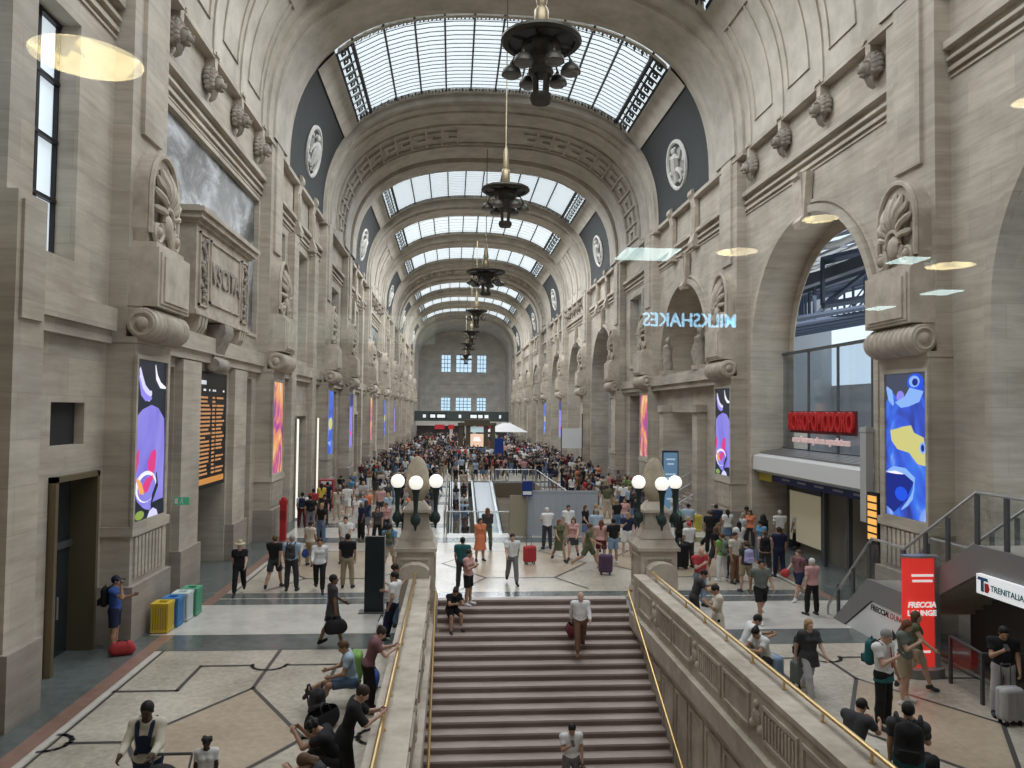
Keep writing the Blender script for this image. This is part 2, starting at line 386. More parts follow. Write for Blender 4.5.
            if yc > 100: back(l, WX+1.45, 3)
            elif yc > 60: back(l, WX+1.45, 5)
        elif ty == 'RN':
            l = arch(yc+0.2, 4.5, 8.05, 8.7); d2 = rect(yc-2.8, yc+2.8, 0, 5.8); holes = [l, d2]; reveal(l, WX, WX+2.0); back(l, WX+2.0, 0); reveal(d2, WX, WX+6.0)
            archtrim(yc+0.2, 4.5, 8.7, 0.26, 0.2, WX, 8.05); archtrim(yc+0.2, 4.86, 8.7, 0.12, 0.1, WX, 8.05)
            block(PX+0.1, WX+0.2, yc-6.1, yc+6.1, 7.45, 8.05); block(PX+0.25, WX, yc-6.1, yc+6.1, 7.15, 7.45)
            for q in (-3.25, 3.25): block(PX+0.2, WX, yc+q-0.42, yc+q+0.42, 0, 5.8); block(PX+0.08, WX, yc+q-0.52, yc+q+0.52, 5.8, 6.2)
        front(outer, holes)
        # string course, cornice mouldings, attic
        if ty in ('A1', 'A2', 'A3', 'W', 'END'):
            segs = [(a, b)] if ty != 'A1' else [(a, 19.3)]
            for (p, q) in segs: block(WX-0.22, WX, p, q, 7.25, 7.55); block(WX-0.34, WX, p, q, 7.55, 8.1)
        if ty != 'END':
            for z0, z1, d in ((14.84, 14.9, 0.05), (15.0, 15.12, 0.10), (15.28, 15.38, 0.15), (15.62, 15.82, 0.24)): block(WX-d, WX, a, b, z0, z1)
    # plinth, piers, pilasters
    y = YN
    for yp in PIERS[1:]:
        h = 1.18
        block(PX, WX+0.3, yp-h, yp+h, 0, 7.3); block(PX-0.12, WX, yp-h-0.1, yp+h+0.1, 0, 1.35, 2); block(PX-0.07, WX, yp-h-0.05, yp+h+0.05, 2.55, 2.78)
        frame(yp-1.22, yp+0.92, 2.78, 7.01, PX, 0.1, 0.07)
        for k in range(9): block(PX-0.05, PX, yp-0.98+k*0.22, yp-0.84+k*0.22, 1.5, 2.5)
        block(UX, WX, yp-1.15, yp+1.15, 7.3, ZS); block(UX-0.1, UX, yp-0.62, yp+0.62, 12.7, ZS); block(PX-0.05, WX, yp-1.2, yp+1.2, 13.05 if False else 7.3, 7.45)
    block(10.56, WX+0.05, YN, 168.6, ZS-0.1, ZS+0.1)
    for yp in PIERS[1:12]:
        if yp not in (50.0, 59.9, 104.4, 114.0): block(10.40, WX, yp-1.97, yp+2.12, 17.36, ZS+0.03)
    for q0, q1 in ((48.29, 61.71), (102.69, 115.71)): block(10.40, WX, q0, q1, 17.36, ZS+0.03)
    return struct(mb.build('wall_'+side, [TRAV, DARK, PLINTH, MOSAIC, WINGREY, ARCHFILL]))
MOSAIC, nt, b = nodes_of('silvered_mosaic')
def _mos():
    N = nt.nodes.new; L = nt.links.new
    g = N('ShaderNodeNewGeometry'); mp = N('ShaderNodeMapping'); mp.inputs['Scale'].default_value = (1, 0.5, 0.8); L(g.outputs['Position'], mp.inputs[0])
    n = N('ShaderNodeTexNoise'); n.inputs['Scale'].default_value = 0.9; n.inputs['Detail'].default_value = 8; n.inputs['Roughness'].default_value = 0.7; n.inputs['Distortion'].default_value = 0.6; L(mp.outputs[0], n.inputs['Vector'])
    r = N('ShaderNodeValToRGB'); e = r.color_ramp.elements
    e[0].position = 0.36; e[0].color = (0.06, 0.062, 0.06, 1); e[1].position = 0.64; e[1].color = (0.52, 0.54, 0.56, 1)
    x = e.new(0.47); x.color = (0.15, 0.15, 0.14, 1)
    L(n.outputs['Fac'], r.inputs[0]); L(r.outputs[0], b.inputs['Base Color']); b.inputs['Roughness'].default_value = 0.42; b.inputs['Metallic'].default_value = 0.25
_mos()
WINGREY = plain('dull_window_glass', (0.30, 0.33, 0.34), 0.25, emit=(0.6, 0.7, 0.75), es=0.10)
ARCHFILL = plain('grey_glazed_infill', (0.34, 0.35, 0.36), 0.3, noise=0.12, nscale=0.6)
wall('left'); wall('right')

# far wall with its six lit windows; the dark last bay
mb = MB()
FW = [(-5.1, -3.0, 15.1, 19.1), (-1.6, 2.0, 15.1, 19.1), (3.4, 5.5, 15.1, 19.1), (-5.1, -3.0, 5.9, 8.9), (-1.6, 2.0, 5.9, 8.9), (3.4, 5.5, 5.9, 8.9)]
p = prof(10.2, 7.4)
outl = [(10.2, 0)]+p+[(-10.2, 0)]
mb.poly(outl, [rect(a, b_, c, d) for a, b_, c, d in FW], lambda q: (q[0], YF, q[1]))
for a, b_, c, d in FW:
    l = rect(a, b_, c, d)
    for i in range(4):
        u, w = l[i], l[(i+1) % 4]; mb.quad((u[0], YF, u[1]), (w[0], YF, w[1]), (w[0], YF+0.7, w[1]), (u[0], YF+0.7, u[1]))
for z in (3.6, 9.8, 12.2, 14.2, 20.2): mb.box(-10.2, 10.2, YF-0.25, YF, z, z+0.25)
for x in (-8.5, 8.5): mb.box(x-0.5, x+0.5, YF-0.3, YF, 0, 20)
# the deeper last bay closing in around it
rows = [[(x, y, z) for x, z in [(10.2, 0)]+p+[(-10.2, 0)]] for y in (171.6, 176.0, YF)]
mb.grid(rows)
q = prof(10.7, 8.4)
for i in range(len(p)-1): mb.quad((p[i][0], 171.6, p[i][1]), (p[i+1][0], 171.6, p[i+1][1]), (q[i+1][0], 168.6, q[i+1][1]), (q[i][0], 168.6, q[i][1]))
for x in (-1, 1): mb.quad((x*10.2, 171.6, 0), (x*10.95, 168.6, 0), (x*10.95, 168.6, ZS+0.1), (x*10.2, 171.6, ZS+0.1))
struct(mb.build('wall_far', [stone('grey_far_stone', (0.60, 0.585, 0.56), (0.78, 0.76, 0.73))]))
for i, (a, b_, c, d) in enumerate(FW):
    w = MB(); w.quad((a, YF+0.5, c), (b_, YF+0.5, c), (b_, YF+0.5, d), (a, YF+0.5, d)); o = struct(w.build('window_%d' % (i+1), GLASSW))
    w = MB(); nx = 4 if b_-a > 3 else 3
    for k in range(1, nx): x = a+(b_-a)*k/nx; w.box(x-0.06, x+0.06, YF+0.38, YF+0.48, c, d)
    for k in range(1, 4): z = c+(d-c)*k/4; w.box(a, b_, YF+0.36, YF+0.46, z-0.06, z+0.06)
    w.build('glazing_bars', DGREY, o)

# ------------------------------------------------------------------ vault
cl = MB(); A_, B_ = 10.6, 8.35
full = prof(A_, B_, k=64)
side = [q for q in full if q[0] >= SKX]; side = side+[(SKX, vz(SKX))]
cl.mat(0)
edges = [-12.0]
ysky = [(c-4.85, c+4.85) for c in SKY_BAYS]
def shell(pts, y0, y1, mi): cl.mat(mi).grid([[(x, y, z) for x, z in pts] for y in (y0, y1)])
yy = -12.0
for (a, b_), c in zip(ysky, SKY_BAYS):
    if b_ < YN: yy = b_; continue
    shell(full, max(yy, YN-0.2), a, 0)
    for s in (-1, 1): shell([(s*x, z) for x, z in side], a, b_, 1 if GROUP[c] == 'dark' else 0)
    yy = b_
shell(full, yy, 168.7, 0)
def rib(y0, y1, a, b, lip=0.0):
    """transverse arch: soffit plus both cheeks up to the vault"""
    pi = prof(a, b, k=48); po = prof(A_+0.3, B_+0.3, k=48)
    cl.mat(0).grid([[(x, y, z) for x, z in pi] for y in (y0, y1)])
    for y in (y0, y1): cl.grid([[(x, y, z) for x, z in pi], [(x, y, z) for x, z in po]])
for yp in PIERS[1:]:
    if yp in (50.0, 59.9, 104.4, 114.0): continue
    if yp == 168.0: continue
    rib(yp-1.95, yp+2.1, 10.42, 7.75); rib(yp-1.2, yp+1.35, 10.32, 7.55)
for y0, y1 in ((48.3, 61.7), (102.7, 115.7)):
    rib(y0, y1, 10.42, 7.85); rib(y0+0.5, y0+1.0, 10.36, 7.7); rib(y0+1.6, y0+3.4, 10.36, 7.7); rib(y1-5.6, y1-3.2, 10.30, 7.6); rib(y1-2.4, y1-0.2, 10.22, 7.5)
    # key-pattern coffers in raised relief between the two arches
    pk = prof(10.40, 7.82, k=400); L = [0.0]
    for i in range(1, len(pk)): L.append(L[-1]+math.hypot(pk[i][0]-pk[i-1][0], pk[i][1]-pk[i-1][1]))
    def at(sv):
        i = min(max(np.searchsorted(L, sv), 1), len(pk)-1); t = (sv-L[i-1])/(L[i]-L[i-1]); x = pk[i-1][0]*(1-t)+pk[i][0]*t; z = pk[i-1][1]*(1-t)+pk[i][1]*t
        dx, dz = pk[i][0]-pk[i-1][0], pk[i][1]-pk[i-1][1]; l = math.hypot(dx, dz); return x, z, -dz/l, dx/l
    def bar(s0, s1, ya, yb, h=0.13):
        k = max(1, int((s1-s0)/0.5)); cl.mat(0); r0, r1, r2, r3 = [], [], [], []
        for i in range(k+1):
            x, z, nx, nz = at(s0+(s1-s0)*i/k); x2, z2 = x+nx*h*-1, z+nz*h*-1
            if nz > 0 and z > ZS+3 and False: pass
            # inwards is towards the hall's axis
            if x*nx+(z-ZS)*nz < 0: x2, z2 = x+nx*h, z+nz*h
            r0.append((x, ya, z)); r1.append((x2, ya, z2)); r2.append((x2, yb, z2)); r3.append((x, yb, z))
        cl.grid([r0, r1, r2, r3]); cl.quad(r0[0], r1[0], r2[0], r3[0]); cl.quad(r0[-1], r1[-1], r2[-1], r3[-1])
    T = L[-1]; n = 26; ya, yb = y0+4.0, y1-5.9; dy = (yb-ya)
    bar(0.3, T-0.3, ya-0.12, ya); bar(0.3, T-0.3, yb, yb+0.12)
    for i in range(n):
        s0 = 0.4+(T-0.8)*i/n; w = (T-0.8)/n
        if abs(i-n/2+0.5) < 1.6: continue
        t = 0.13
        bar(s0, s0+t, ya, yb); bar(s0+t, s0+w-t, ya+dy*.30, ya+dy*.38); bar(s0+t, s0+w*.7, ya+dy*.62, ya+dy*.70); bar(s0+w*.62, s0+w*.62+t, ya+dy*.38, ya+dy*.70)
# raised ribs and framed fields on the flanks of the panelled bays
def flank_strip(s, y0, y1, z0, z1, h, k=14):
    pts = [q for q in prof(A_, B_, k=160) if q[0] > 0 and z0 <= q[1] <= z1]
    inn = [(x-h, z-h*0.35) for x, z in pts]
    cl.mat(0).grid([[(s*x, y, z) for (x, z), y in zip(r, [yq]*len(r))] for r, yq in ((pts, y0), (inn, y0), (inn, y1), (pts, y1))])
    cl.quad((s*pts[0][0], y0, pts[0][1]), (s*inn[0][0], y0, inn[0][1]), (s*inn[0][0], y1, inn[0][1]), (s*pts[0][0], y1, pts[0][1]))
for c in (28.0, 82.0, 136.3):
    ys = [c-4.95, c-1.65, c+1.65, c+4.95]
    for s in (-1, 1):
        for y in ys: flank_strip(s, y-0.36, y+0.36, ZS, 23.6, 0.07)
        for a, b_ in zip(ys[:-1], ys[1:]):
            for y in (a+0.72, b_-0.84): flank_strip(s, y, y+0.1, 18.4, 22.9, 0.06)
            for z in (18.3, 22.75): flank_strip(s, a+0.72, b_-0.72, z, z+0.3, 0.06)
# border band beside each skylight
for (a, b_), c in zip(ysky, SKY_BAYS):
    if b_ < YN: continue
    for s in (-1, 1):
        x0, x1 = SKX, 9.32
        cl.mat(0).grid([[(s*x0, y, vz(x0)-0.16), (s*(x0+x1)/2, y, vz((x0+x1)/2)-0.16), (s*x1, y, vz(x1)-0.14), (s*x1, y, vz(x1)+0.1)] for y in (a, b_)])
        cl.quad((s*x0, a, vz(x0)-0.16), (s*x0, b_, vz(x0)-0.16), (s*x0, b_, vz(x0)+0.2), (s*x0, a, vz(x0)+0.2))
    for y0, y1 in ((a, a+0.25), (b_-0.25, b_)):
        pts = [q for q in full if abs(q[0]) <= SKX]; cl.grid([[(x, y0, z-0.14) for x, z in pts], [(x, y1, z-0.14) for x, z in pts]]); yq = y1 if y0 == a else y0; cl.grid([[(x, yq, z-0.14) for x, z in pts], [(x, yq, z+0.2) for x, z in pts]])
ceiling = struct(cl.build('ceiling', [VAULT, SLATE], smooth=True))

# skylights: frosted panes, glazing bars, ornamental border grilles
for i, (yb0, c) in enumerate(zip(ysky, SKY_BAYS)):
    a, b_ = yb0
    if b_ < YN: continue
    g = MB(); xs = [-SKX+2*SKX*k/24 for k in range(25)]
    g.grid([[(x, y, vz(x)+0.12) for x in xs] for y in (a, b_)])
    o = struct(g.build('window_%d' % (i+7), SKYGL))
    near = c < 75
    m = MB()
    for k in range(11):
        x = -7.7+15.4*k/10; m.box(x-0.05, x+0.05, a, b_, vz(x)-0.04, vz(x)+0.08)
    ny = 20 if near else 8
    for k in range(1, ny):
        y = a+(b_-a)*k/ny; q = [(-7.7+15.4*j/12) for j in range(13)]
        for u, w in zip(q[:-1], q[1:]): m.add([(u, y-0.05, vz(u)+0.06), (w, y-0.05, vz(w)+0.06), (w, y+0.05, vz(w)+0.06), (u, y+0.05, vz(u)+0.06), (u, y, vz(u)+0.04), (w, y, vz(w)+0.04)], [(0, 1, 5, 4), (3, 2, 5, 4), (0, 1, 2, 3)])
    m.build('glazing_bars', DGREY, o)
    m = MB()   # meander border
    def cellx(s, y0, w):
        x0, x1 = 7.72, 8.52; t = 0.055
        def bx(u0, u1, v0, v1):
            xa, xb = x0+(x1-x0)*u0, x0+(x1-x0)*u1; za, zb = vz(xa)-0.05, vz(xb)-0.05
            m.quad((s*xa, y0+w*v0, za), (s*xb, y0+w*v0, zb), (s*xb, y0+w*v1, zb), (s*xa, y0+w*v1, za)); m.quad((s*xa, y0+w*v0, za-0.07), (s*xb, y0+w*v0, zb-0.07), (s*xb, y0+w*v1, zb-0.07), (s*xa, y0+w*v1, za-0.07))
        bx(0, .1, 0, 1); bx(.9, 1, 0, 1); bx(0, 1, 0, .12); bx(.25, .36, .25, 1); bx(.25, .75, .25, .38); bx(.64, .75, .25, .75); bx(.45, .75, .62, .75); bx(.45, .55, .5, .75)
    n = 10 if near else 6
    for s in (-1, 1):
        for k in range(n): cellx(s, a+0.3+(b_-a-0.6)*k/n, (b_-a-0.6)/n)
    for y0, y1 in ((a+0.2, a+0.62), (b_-0.62, b_-0.2)):
        K = 40
        for k in range(K):
            x = -8.4+16.8*k/K; w = 16.8/K; z = vz(x)-0.05
            for (u0, u1, v0, v1) in ((0, 1, 0, .14), (0, 1, .86, 1), (0, .2, 0, 1), (.2, .75, .42, .58), (.58, .75, .42, .86)): m.quad((x+w*u0, y0+(y1-y0)*v0, z), (x+w*u1, y0+(y1-y0)*v0, vz(x+w)-0.05), (x+w*u1, y0+(y1-y0)*v1, vz(x+w)-0.05), (x+w*u0, y0+(y1-y0)*v1, z))
    m.build('border_grille', BLACK, o)

# ------------------------------------------------------------------ near end: the glazed wall of the mezzanine the picture is taken from
NX0, NX1, NZ0, NZ1 = -9.0, 9.0, 4.1, 8.6
mb = MB()
o_ = [(10.95, -3.4)]+[(10.95, ZS)]+prof(10.7, 8.5)[1:-1]+[(-10.95, ZS), (-10.95, -3.4)]
mb.poly(o_, [rect(NX0, NX1, NZ0, NZ1)], lambda q: (q[0], YN, q[1]))
mb.box(NX0, NX1, YN, YN+0.25, NZ0-0.3, NZ0)
struct(mb.build('wall_near', TRAVP))
rm = MB(); ry = -20.0
rm.quad((NX0, ry, NZ1), (NX1, ry, NZ1), (NX1, YN, NZ1), (NX0, YN, NZ1)); rm.quad((NX0, ry, NZ0), (NX1, ry, NZ0), (NX1, YN, NZ0), (NX0, YN, NZ0))
rm.quad((NX0, ry, NZ0), (NX1, ry, NZ0), (NX1, ry, NZ1), (NX0, ry, NZ1))
for x in (NX0, NX1): rm.quad((x, ry, NZ0), (x, YN, NZ0), (x, YN, NZ1), (x, ry, NZ1))
struct(rm.build('wall_mezzanine', plain('mezzanine_dark_finish', (0.05, 0.045, 0.04), 0.8)))
w = MB(); w.quad((NX0, YN, NZ0), (NX1, YN, NZ0), (NX1, YN, NZ1), (NX0, YN, NZ1)); struct(w.build('window_30', PANE))

# ------------------------------------------------------------------ train shed beyond the right-hand arches
sh = MB()
for k in range(16):
    y0 = 14+k*5.0
    sh.mat(0).quad((14, y0, 13.5), (46, y0, 22), (46, y0+3.7, 22), (14, y0+3.7, 13.5))
    for j in range(24): x = 14+32*j/24; z = 13.35+8.5*j/24; sh.mat(1).box(x, x+0.35, y0, y0+3.7, z-0.25, z-0.1)
for k in range(9):
    y = 15+k*9.0; sh.mat(2)
    sh.tube([(14, y, 12.6), (46, y, 21)], 0.22, 6); sh.tube([(14, y, 10.6), (46, y, 16.6)], 0.18, 6)
    for j in range(8): x = 14+4*j; z0 = 12.6+8.4*j/8; z1 = 10.6+6*j/8; sh.tube([(x, y, z1), (x+4, y, z0+1.05)], 0.11, 5); sh.tube([(x, y, z1), (x, y, z0)], 0.11, 5)
for z, x in ((12.2, 14.5), (14.5, 22), (17, 30), (19, 38)): sh.box(x-0.2, x+0.2, 12, 95, z-0.35, z+0.15)
struct(sh.build('ceiling_train_shed', [plain('shed_roof', (0.13, 0.15, 0.18), 0.6), plain('shed_louvre', (0.75, 0.77, 0.80), 0.5), plain('shed_steel', (0.06, 0.075, 0.11), 0.5, 0.3)]))
mb = MB(); mb.box(46, 46.5, 10, 96, 0, 9.5); mb.box(16.5, 46, 95, 95.4, 0, 22); mb.box(16.5, 46, 9, 9.4, 0, 22)
struct(mb.build('wall_train_shed', plain('shed_wall', (0.45, 0.46, 0.47), 0.7)))
mb = MB(); mb.box(12.55, 46, 9.4, 95, -0.12, -0.02); struct(mb.build('floor_platform', plain('platform_paving', (0.6, 0.59, 0.58), 0.6, noise=0.2)))

# ------------------------------------------------------------------ the staircase and its parapets
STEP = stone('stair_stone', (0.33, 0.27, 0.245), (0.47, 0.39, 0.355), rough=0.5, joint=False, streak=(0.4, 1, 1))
RISER = stone('stair_riser_shade', (0.20, 0.15, 0.135), (0.29, 0.225, 0.205), rough=0.6, joint=False, streak=(0.4, 1, 1))  # tread stone darkened: the shade of the risers is put into the colour
NSTEP, RI, TR = 27, 0.168, 0.336
st = MB()
for k in range(NSTEP):
    y1 = HY0-(k-1)*TR; z = -k*RI
    if k > 0: st.mat(0).box(-3.0, 3.0, y1-TR-0.03, y1, z-0.055, z)
    else: st.mat(0).box(-3.0, 3.0, HY0-0.03, HY0+0.3, -0.055, 0.009)
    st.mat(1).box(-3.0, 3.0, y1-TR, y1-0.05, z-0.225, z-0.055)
zl = -NSTEP*RI; yl = HY0-NSTEP*TR
st.mat(0).box(-3.0, 3.0, YN, yl+0.35, zl-0.2, zl)
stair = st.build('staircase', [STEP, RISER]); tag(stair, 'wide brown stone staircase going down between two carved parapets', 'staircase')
for s, lab in ((-1, 'left'), (1, 'right')):
    h = MB(); pts = [(s*2.84, y, (y-HY0)*0.5+0.92) for y in (22.6, 14.6)]
    h.tube([(s*2.98, 22.75, 0.42)]+pts, 0.035, 10)
    for k in range(7):
        y = 22.0-k*1.2; z = (y-HY0)*0.5+0.92; h.tube([(s*2.84, y, z), (s*2.86, y, z-0.12), (s*3.02, y, z-0.14)], 0.018, 6)
    h.build('handrail', BRASS, stair)
def panel_frame(mb, s, x, y0, y1, z0, z1, w=0.06, d=0.04):
    xa, xb = sorted((s*x, s*(x-d)))
    mb.box(xa, xb, y0, y1, z1-w, z1); mb.box(xa, xb, y0, y1, z0, z0+w); mb.box(xa, xb, y0, y0+w, z0+w, z1-w); mb.box(xa, xb, y1-w, y1, z0+w, z1-w)
for s, lab in ((-1, 'pale carved stone parapet along the left edge of the stairs'), (1, 'pale carved stone parapet along the right edge of the stairs')):
    b = MB(); X = lambda a, c: sorted((s*a, s*c))
    b.box(*X(3.0, 3.5), YN+0.05, 22.55, -0.12, 0.86); b.box(*X(2.97, 3.57), YN+0.05, 22.55, 0.86, 0.95)
    b.box(*X(2.86, 3.6), YN+0.05, 22.55, -0.55, -0.12); b.box(*X(2.92, 3.5), YN+0.05, 22.5, -0.68, -0.55)
    b.box(*X(3.02, 3.5), YN+0.05, 23.4, -4.9, -0.68)
    y = 21.9
    k = 0
    while y > 9.5:
        panel_frame(b, s, 3.0, y-1.35, y, 0.08, 0.70)
        if k % 2: 
            for q in range(9): b.box(*X(2.965, 3.0), y-1.22+q*0.13, y-1.16+q*0.13, 0.2, 0.58)
        y -= 1.5
        # scrolled crest between two panels
        if k % 2 == 0:
            for (dy, dz, r) in ((-0.3, 0.38, 0.17), (-0.12, 0.22, 0.1), (-0.48, 0.22, 0.1), (-0.3, 0.62, 0.08)): b.ball((s*3.0, y+dy+0.15, dz), (0.07, r, r), 10, 6)
            y -= 0.45
        k += 1
    y = 21.6
    while y > 9.5: panel_frame(b, s, 3.02, y-0.95, y, -3.9, -0.85, 0.08, 0.04); y -= 1.1
    par = b.build('parapet', CARVED); tag(par, lab, 'parapet')
    h = MB(); h.tube([(s*3.38, 21.9, 1.12), (s*3.38, YN+0.2, 1.12)], 0.04, 10); h.ball((s*3.4, 21.92, 1.12), 0.05, 10, 6)
    for q in range(15): h.tube([(s*3.38, 21.5-q*1.4, 0.95), (s*3.38, 21.5-q*1.4, 1.12)], 0.022, 6); h.lathe([(0.05, 0), (0.05, 0.02)], (s*3.38, 21.5-q*1.4, 0.95), 8)
    h.build('handrail', BRASS, par)

# ------------------------------------------------------------------ lamp pedestals at the head of the stairs
def lamp_pedestal(s, lab):
    cx, cyy = s*3.6+0.17, 23.2
    root = empty('lamp_pedestal', (cx, cyy, 0)); tag(root, lab, 'lamp pedestal')
    def put(mb, name, m, par=root, smooth=False):
        o = mb.build(name, m, smooth=smooth); o.location = (0, 0, 0); o.parent = par; return o
    b = MB()
    b.box(-0.72, 0.72, -0.72, 0.85, -2.2, -0.55); b.box(-0.66, 0.66, -0.7, 0.8, -0.55, 0.0); b.prism([(-0.66, 0), (0.66, 0), (0.56, 0.35), (-0.56, 0.35)], 'y', -0.66, 0.78); put(b, 'base', CARVED)
    b = MB(); b.box(-0.54, 0.54, -0.6, 0.72, 0.0, 1.62)
    for y, d in ((-0.6, -0.04),): 
        b.box(-0.42, 0.42, y+d, y, 1.38, 1.44); b.box(-0.42, 0.42, y+d, y, 0.5, 0.56); b.box(-0.42, -0.36, y+d, y, 0.56, 1.38); b.box(0.36, 0.42, y+d, y, 0.56, 1.38)
    for sx in (-1, 1): xa, xb = sorted((sx*0.54, sx*0.58)); b.box(xa, xb, -0.45, 0.55, 1.38, 1.44); b.box(xa, xb, -0.45, 0.55, 0.5, 0.56); b.box(xa, xb, -0.45, -0.39, 0.56, 1.38); b.box(xa, xb, 0.49, 0.55, 0.56, 1.38)
    b.box(-0.62, 0.62, -0.68, 0.8, 1.62, 1.72); put(b, 'shaft', CARVED)
    b = MB()
    def frus(a0, a1, z0, z1, y=0.06): b.add([(x*a, y+yy*a*1.1, z) for a, z in ((a0, z0), (a1, z1)) for x, yy in ((-1, -1), (1, -1), (1, 1), (-1, 1))], [(0, 1, 5, 4), (1, 2, 6, 5), (2, 3, 7, 6), (3, 0, 4, 7), (4, 5, 6, 7)])
    frus(0.6, 0.48, 1.72, 1.95); frus(0.5, 0.40, 1.95, 2.2); frus(0.38, 0.36, 2.2, 2.72); frus(0.43, 0.41, 2.72, 2.8); frus(0.36, 0.2, 2.8, 3.02); put(b, 'stepped_cap', CARVED)
    b = MB(); b.lathe([(0.13, 2.98), (0.22, 3.1), (0.30, 3.3), (0.345, 3.6), (0.33, 3.85), (0.26, 4.1), (0.14, 4.28), (0.04, 4.34), (0, 4.35)], (0, 0.06, 0), 20, 'z', 1.0, 0.8); put(b, 'stone_finial', stone('finial_stone', (0.30, 0.255, 0.19), (0.48, 0.41, 0.31), joint=False, streak=(3, 3, 3)) if 'finial_stone' not in MATS else MATS['finial_stone'], smooth=True)
    for ax, ay in ((0, -0.86), (-0.56, -0.30), (0.56, -0.30)):
        b = MB(); b.lathe([(0, -0.32), (0.03, -0.26), (0.05, -0.16), (0.13, -0.08), (0.15, 0.02), (0.12, 0.12), (0.07, 0.18), (0.06, 0.3), (0.075, 0.62), (0.09, 0.78), (0.12, 0.84), (0.12, 0.9), (0.0, 0.9)], (ax, ay, 2.55), 14)
        dx, dy = ax*0.6, ay*0.42 if ax == 0 else 0.05
        b.tube([(ax, ay, 2.55), ((ax+dx)/2, (ay+dy)/2, 2.45), (dx, dy, 2.6)], 0.055, 8)
        arm = put(b, 'lamp_arm', IRON, smooth=True)
        g = MB(); g.ball((ax, ay, 3.63), 0.205, 20, 14); put(g, 'globe', GLOBE, arm, smooth='all')
    # rounded block where the parapet ends
    b = MB(); b.prism([(-0.42, 0.0), (0.42, 0.0), (0.42, 1.16), (0.3, 1.27), (0.1, 1.34), (-0.1, 1.34), (-0.3, 1.27), (-0.42, 1.16)], 'y', -1.1, -0.6); b.box(-0.42, 0.42, -1.1, -0.6, -0.5, 0.0); put(b, 'end_block', CARVED)
    return root
lamp_pedestal(-1, 'stone lamp pedestal with three lit globes at the head of the left parapet')
lamp_pedestal(1, 'stone lamp pedestal with three lit globes at the head of the right parapet')

# ------------------------------------------------------------------ the well of the moving walkways
mb = MB()
for x in (MW0, MW1): mb.mat(0).quad((x, MY0, -6.5), (x, MY1, -6.5), (x, MY1, 0), (x, MY0, 0))
for y in (MY0, MY1): mb.quad((MW0, y, -6.5), (MW1, y, -6.5), (MW1, y, 0), (MW0, y, 0))
mb.mat(1).quad((MW0, MY0, -6.4), (MW1, MY0, -6.4), (MW1, MY1, -6.4), (MW0, MY1, -6.4))
mb.mat(2).box(MW0, MW1, MY1-0.12, MY1, -1.1, 0.0); struct(mb.build('wall_walkway_well', [TRAVP, PALE, plain('brown_fascia', (0.16, 0.13, 0.09), 0.6)]))
def ramp_z(y): return -(MY1-y)*0.17
def walkway(x0, x1, lab):
    root = empty('moving_walkway', ((x0+x1)/2, MY1, 0)); tag(root, lab, 'moving walkway')
    def put(mb, n, m): o = mb.build(n, m); o.location = (-(x0+x1)/2, -MY1, 0); o.parent = root; return o
    y0, y1 = MY0+1.0, MY1; z0, z1 = ramp_z(y0), 0.02
    b = MB(); b.prism([(y0, z0-0.5), (y1, z1-0.5), (y1, z1), (y0, z0)], 'x', x0, x1); put(b, 'belt', plain('walkway_belt', (0.30, 0.32, 0.34), 0.45, 0.4) if 'walkway_belt' not in MATS else MATS['walkway_belt'])
    for x in (x0, x1):
        b = MB(); b.prism([(y0, z0+0.05), (y1+0.8, 0.1), (y1+0.8, 0.85), (y1, 0.9), (y0, z0+0.9)], 'x', x-0.012, x+0.012); put(b, 'glass_side', GLAZE)
        b = MB(); b.tube([(x, y1+0.85, 0.1), (x, y1+1.0, 0.5), (x, y1+0.8, 0.93), (x, y1, 0.95), (x, y0, z0+0.95)], 0.05, 6); put(b, 'handrail', BLACK)
        b = MB(); b.prism([(y0, z0-0.2), (y1, z1-0.2), (y1, 0.12), (y0, z0+0.12)], 'x', x-0.1, x+0.1); put(b, 'skirt', STEEL)
walkway(-2.4, -1.2, 'left moving walkway sloping down full of people behind the stairs')
walkway(-0.75, 0.75, 'nearly empty right moving walkway sloping down behind the stairs')
def glass_rail(name, lab, pts, h=1.05, cat='railing', steel=None, post=1.2):
    """glass balustrade along a polyline: one glass part, one rail, each post a part"""
    root = empty(name, pts[0]); tag(root, lab, cat); o0 = Vector(pts[0]); steel = steel or STEEL
    P = [Vector(p)-o0 for p in pts]; g = MB(); r = MB()
    r.tube([p+Vector((0, 0, h)) for p in P], 0.032, 8)
    posts = []
    for a, c in zip(P[:-1], P[1:]):
        g.quad(a+Vector((0, 0, 0.08)), c+Vector((0, 0, 0.08)), c+Vector((0, 0, h-0.06)), a+Vector((0, 0, h-0.06)))
        n = max(1, round((c-a).length/post)); posts += [a+(c-a)*k/n for k in range(n)]
    posts.append(P[-1])
    g.build('glass_panel', GLAZE, root); r.build('top_rail', steel, root)
    for p in posts: b = MB(); b.box(p.x-0.03, p.x+0.03, p.y-0.03, p.y+0.03, p.z, p.z+h); b.build('post', steel, root)
    return root
glass_rail('glass_railing', 'steel and glass barrier in front of the moving walkways', [(-2.6, 35.95, 0), (0.3, 35.95, 0)])
glass_rail('glass_railing', 'glass barrier along the left edge of the walkway well', [(-2.72, 36.2, 0), (-2.72, 61.8, 0)], post=3)
glass_rail('glass_railing', 'glass barrier along the right edge of the walkway well', [(4.42, 36.4, 0), (4.42, 62.0, 0)], post=3)
glass_rail('glass_railing', 'glass barrier across the far end of the open well', [(1.1, 62.15, 0), (4.35, 62.15, 0)])
b = MB(); 
for k in range(10): b.box(1.06+k*0.33, 1.06+k*0.33+0.325, 35.38, 35.46, 0.02, 2.08)
b.box(1.06, 4.36, 35.36, 35.4, 2.0, 2.1)
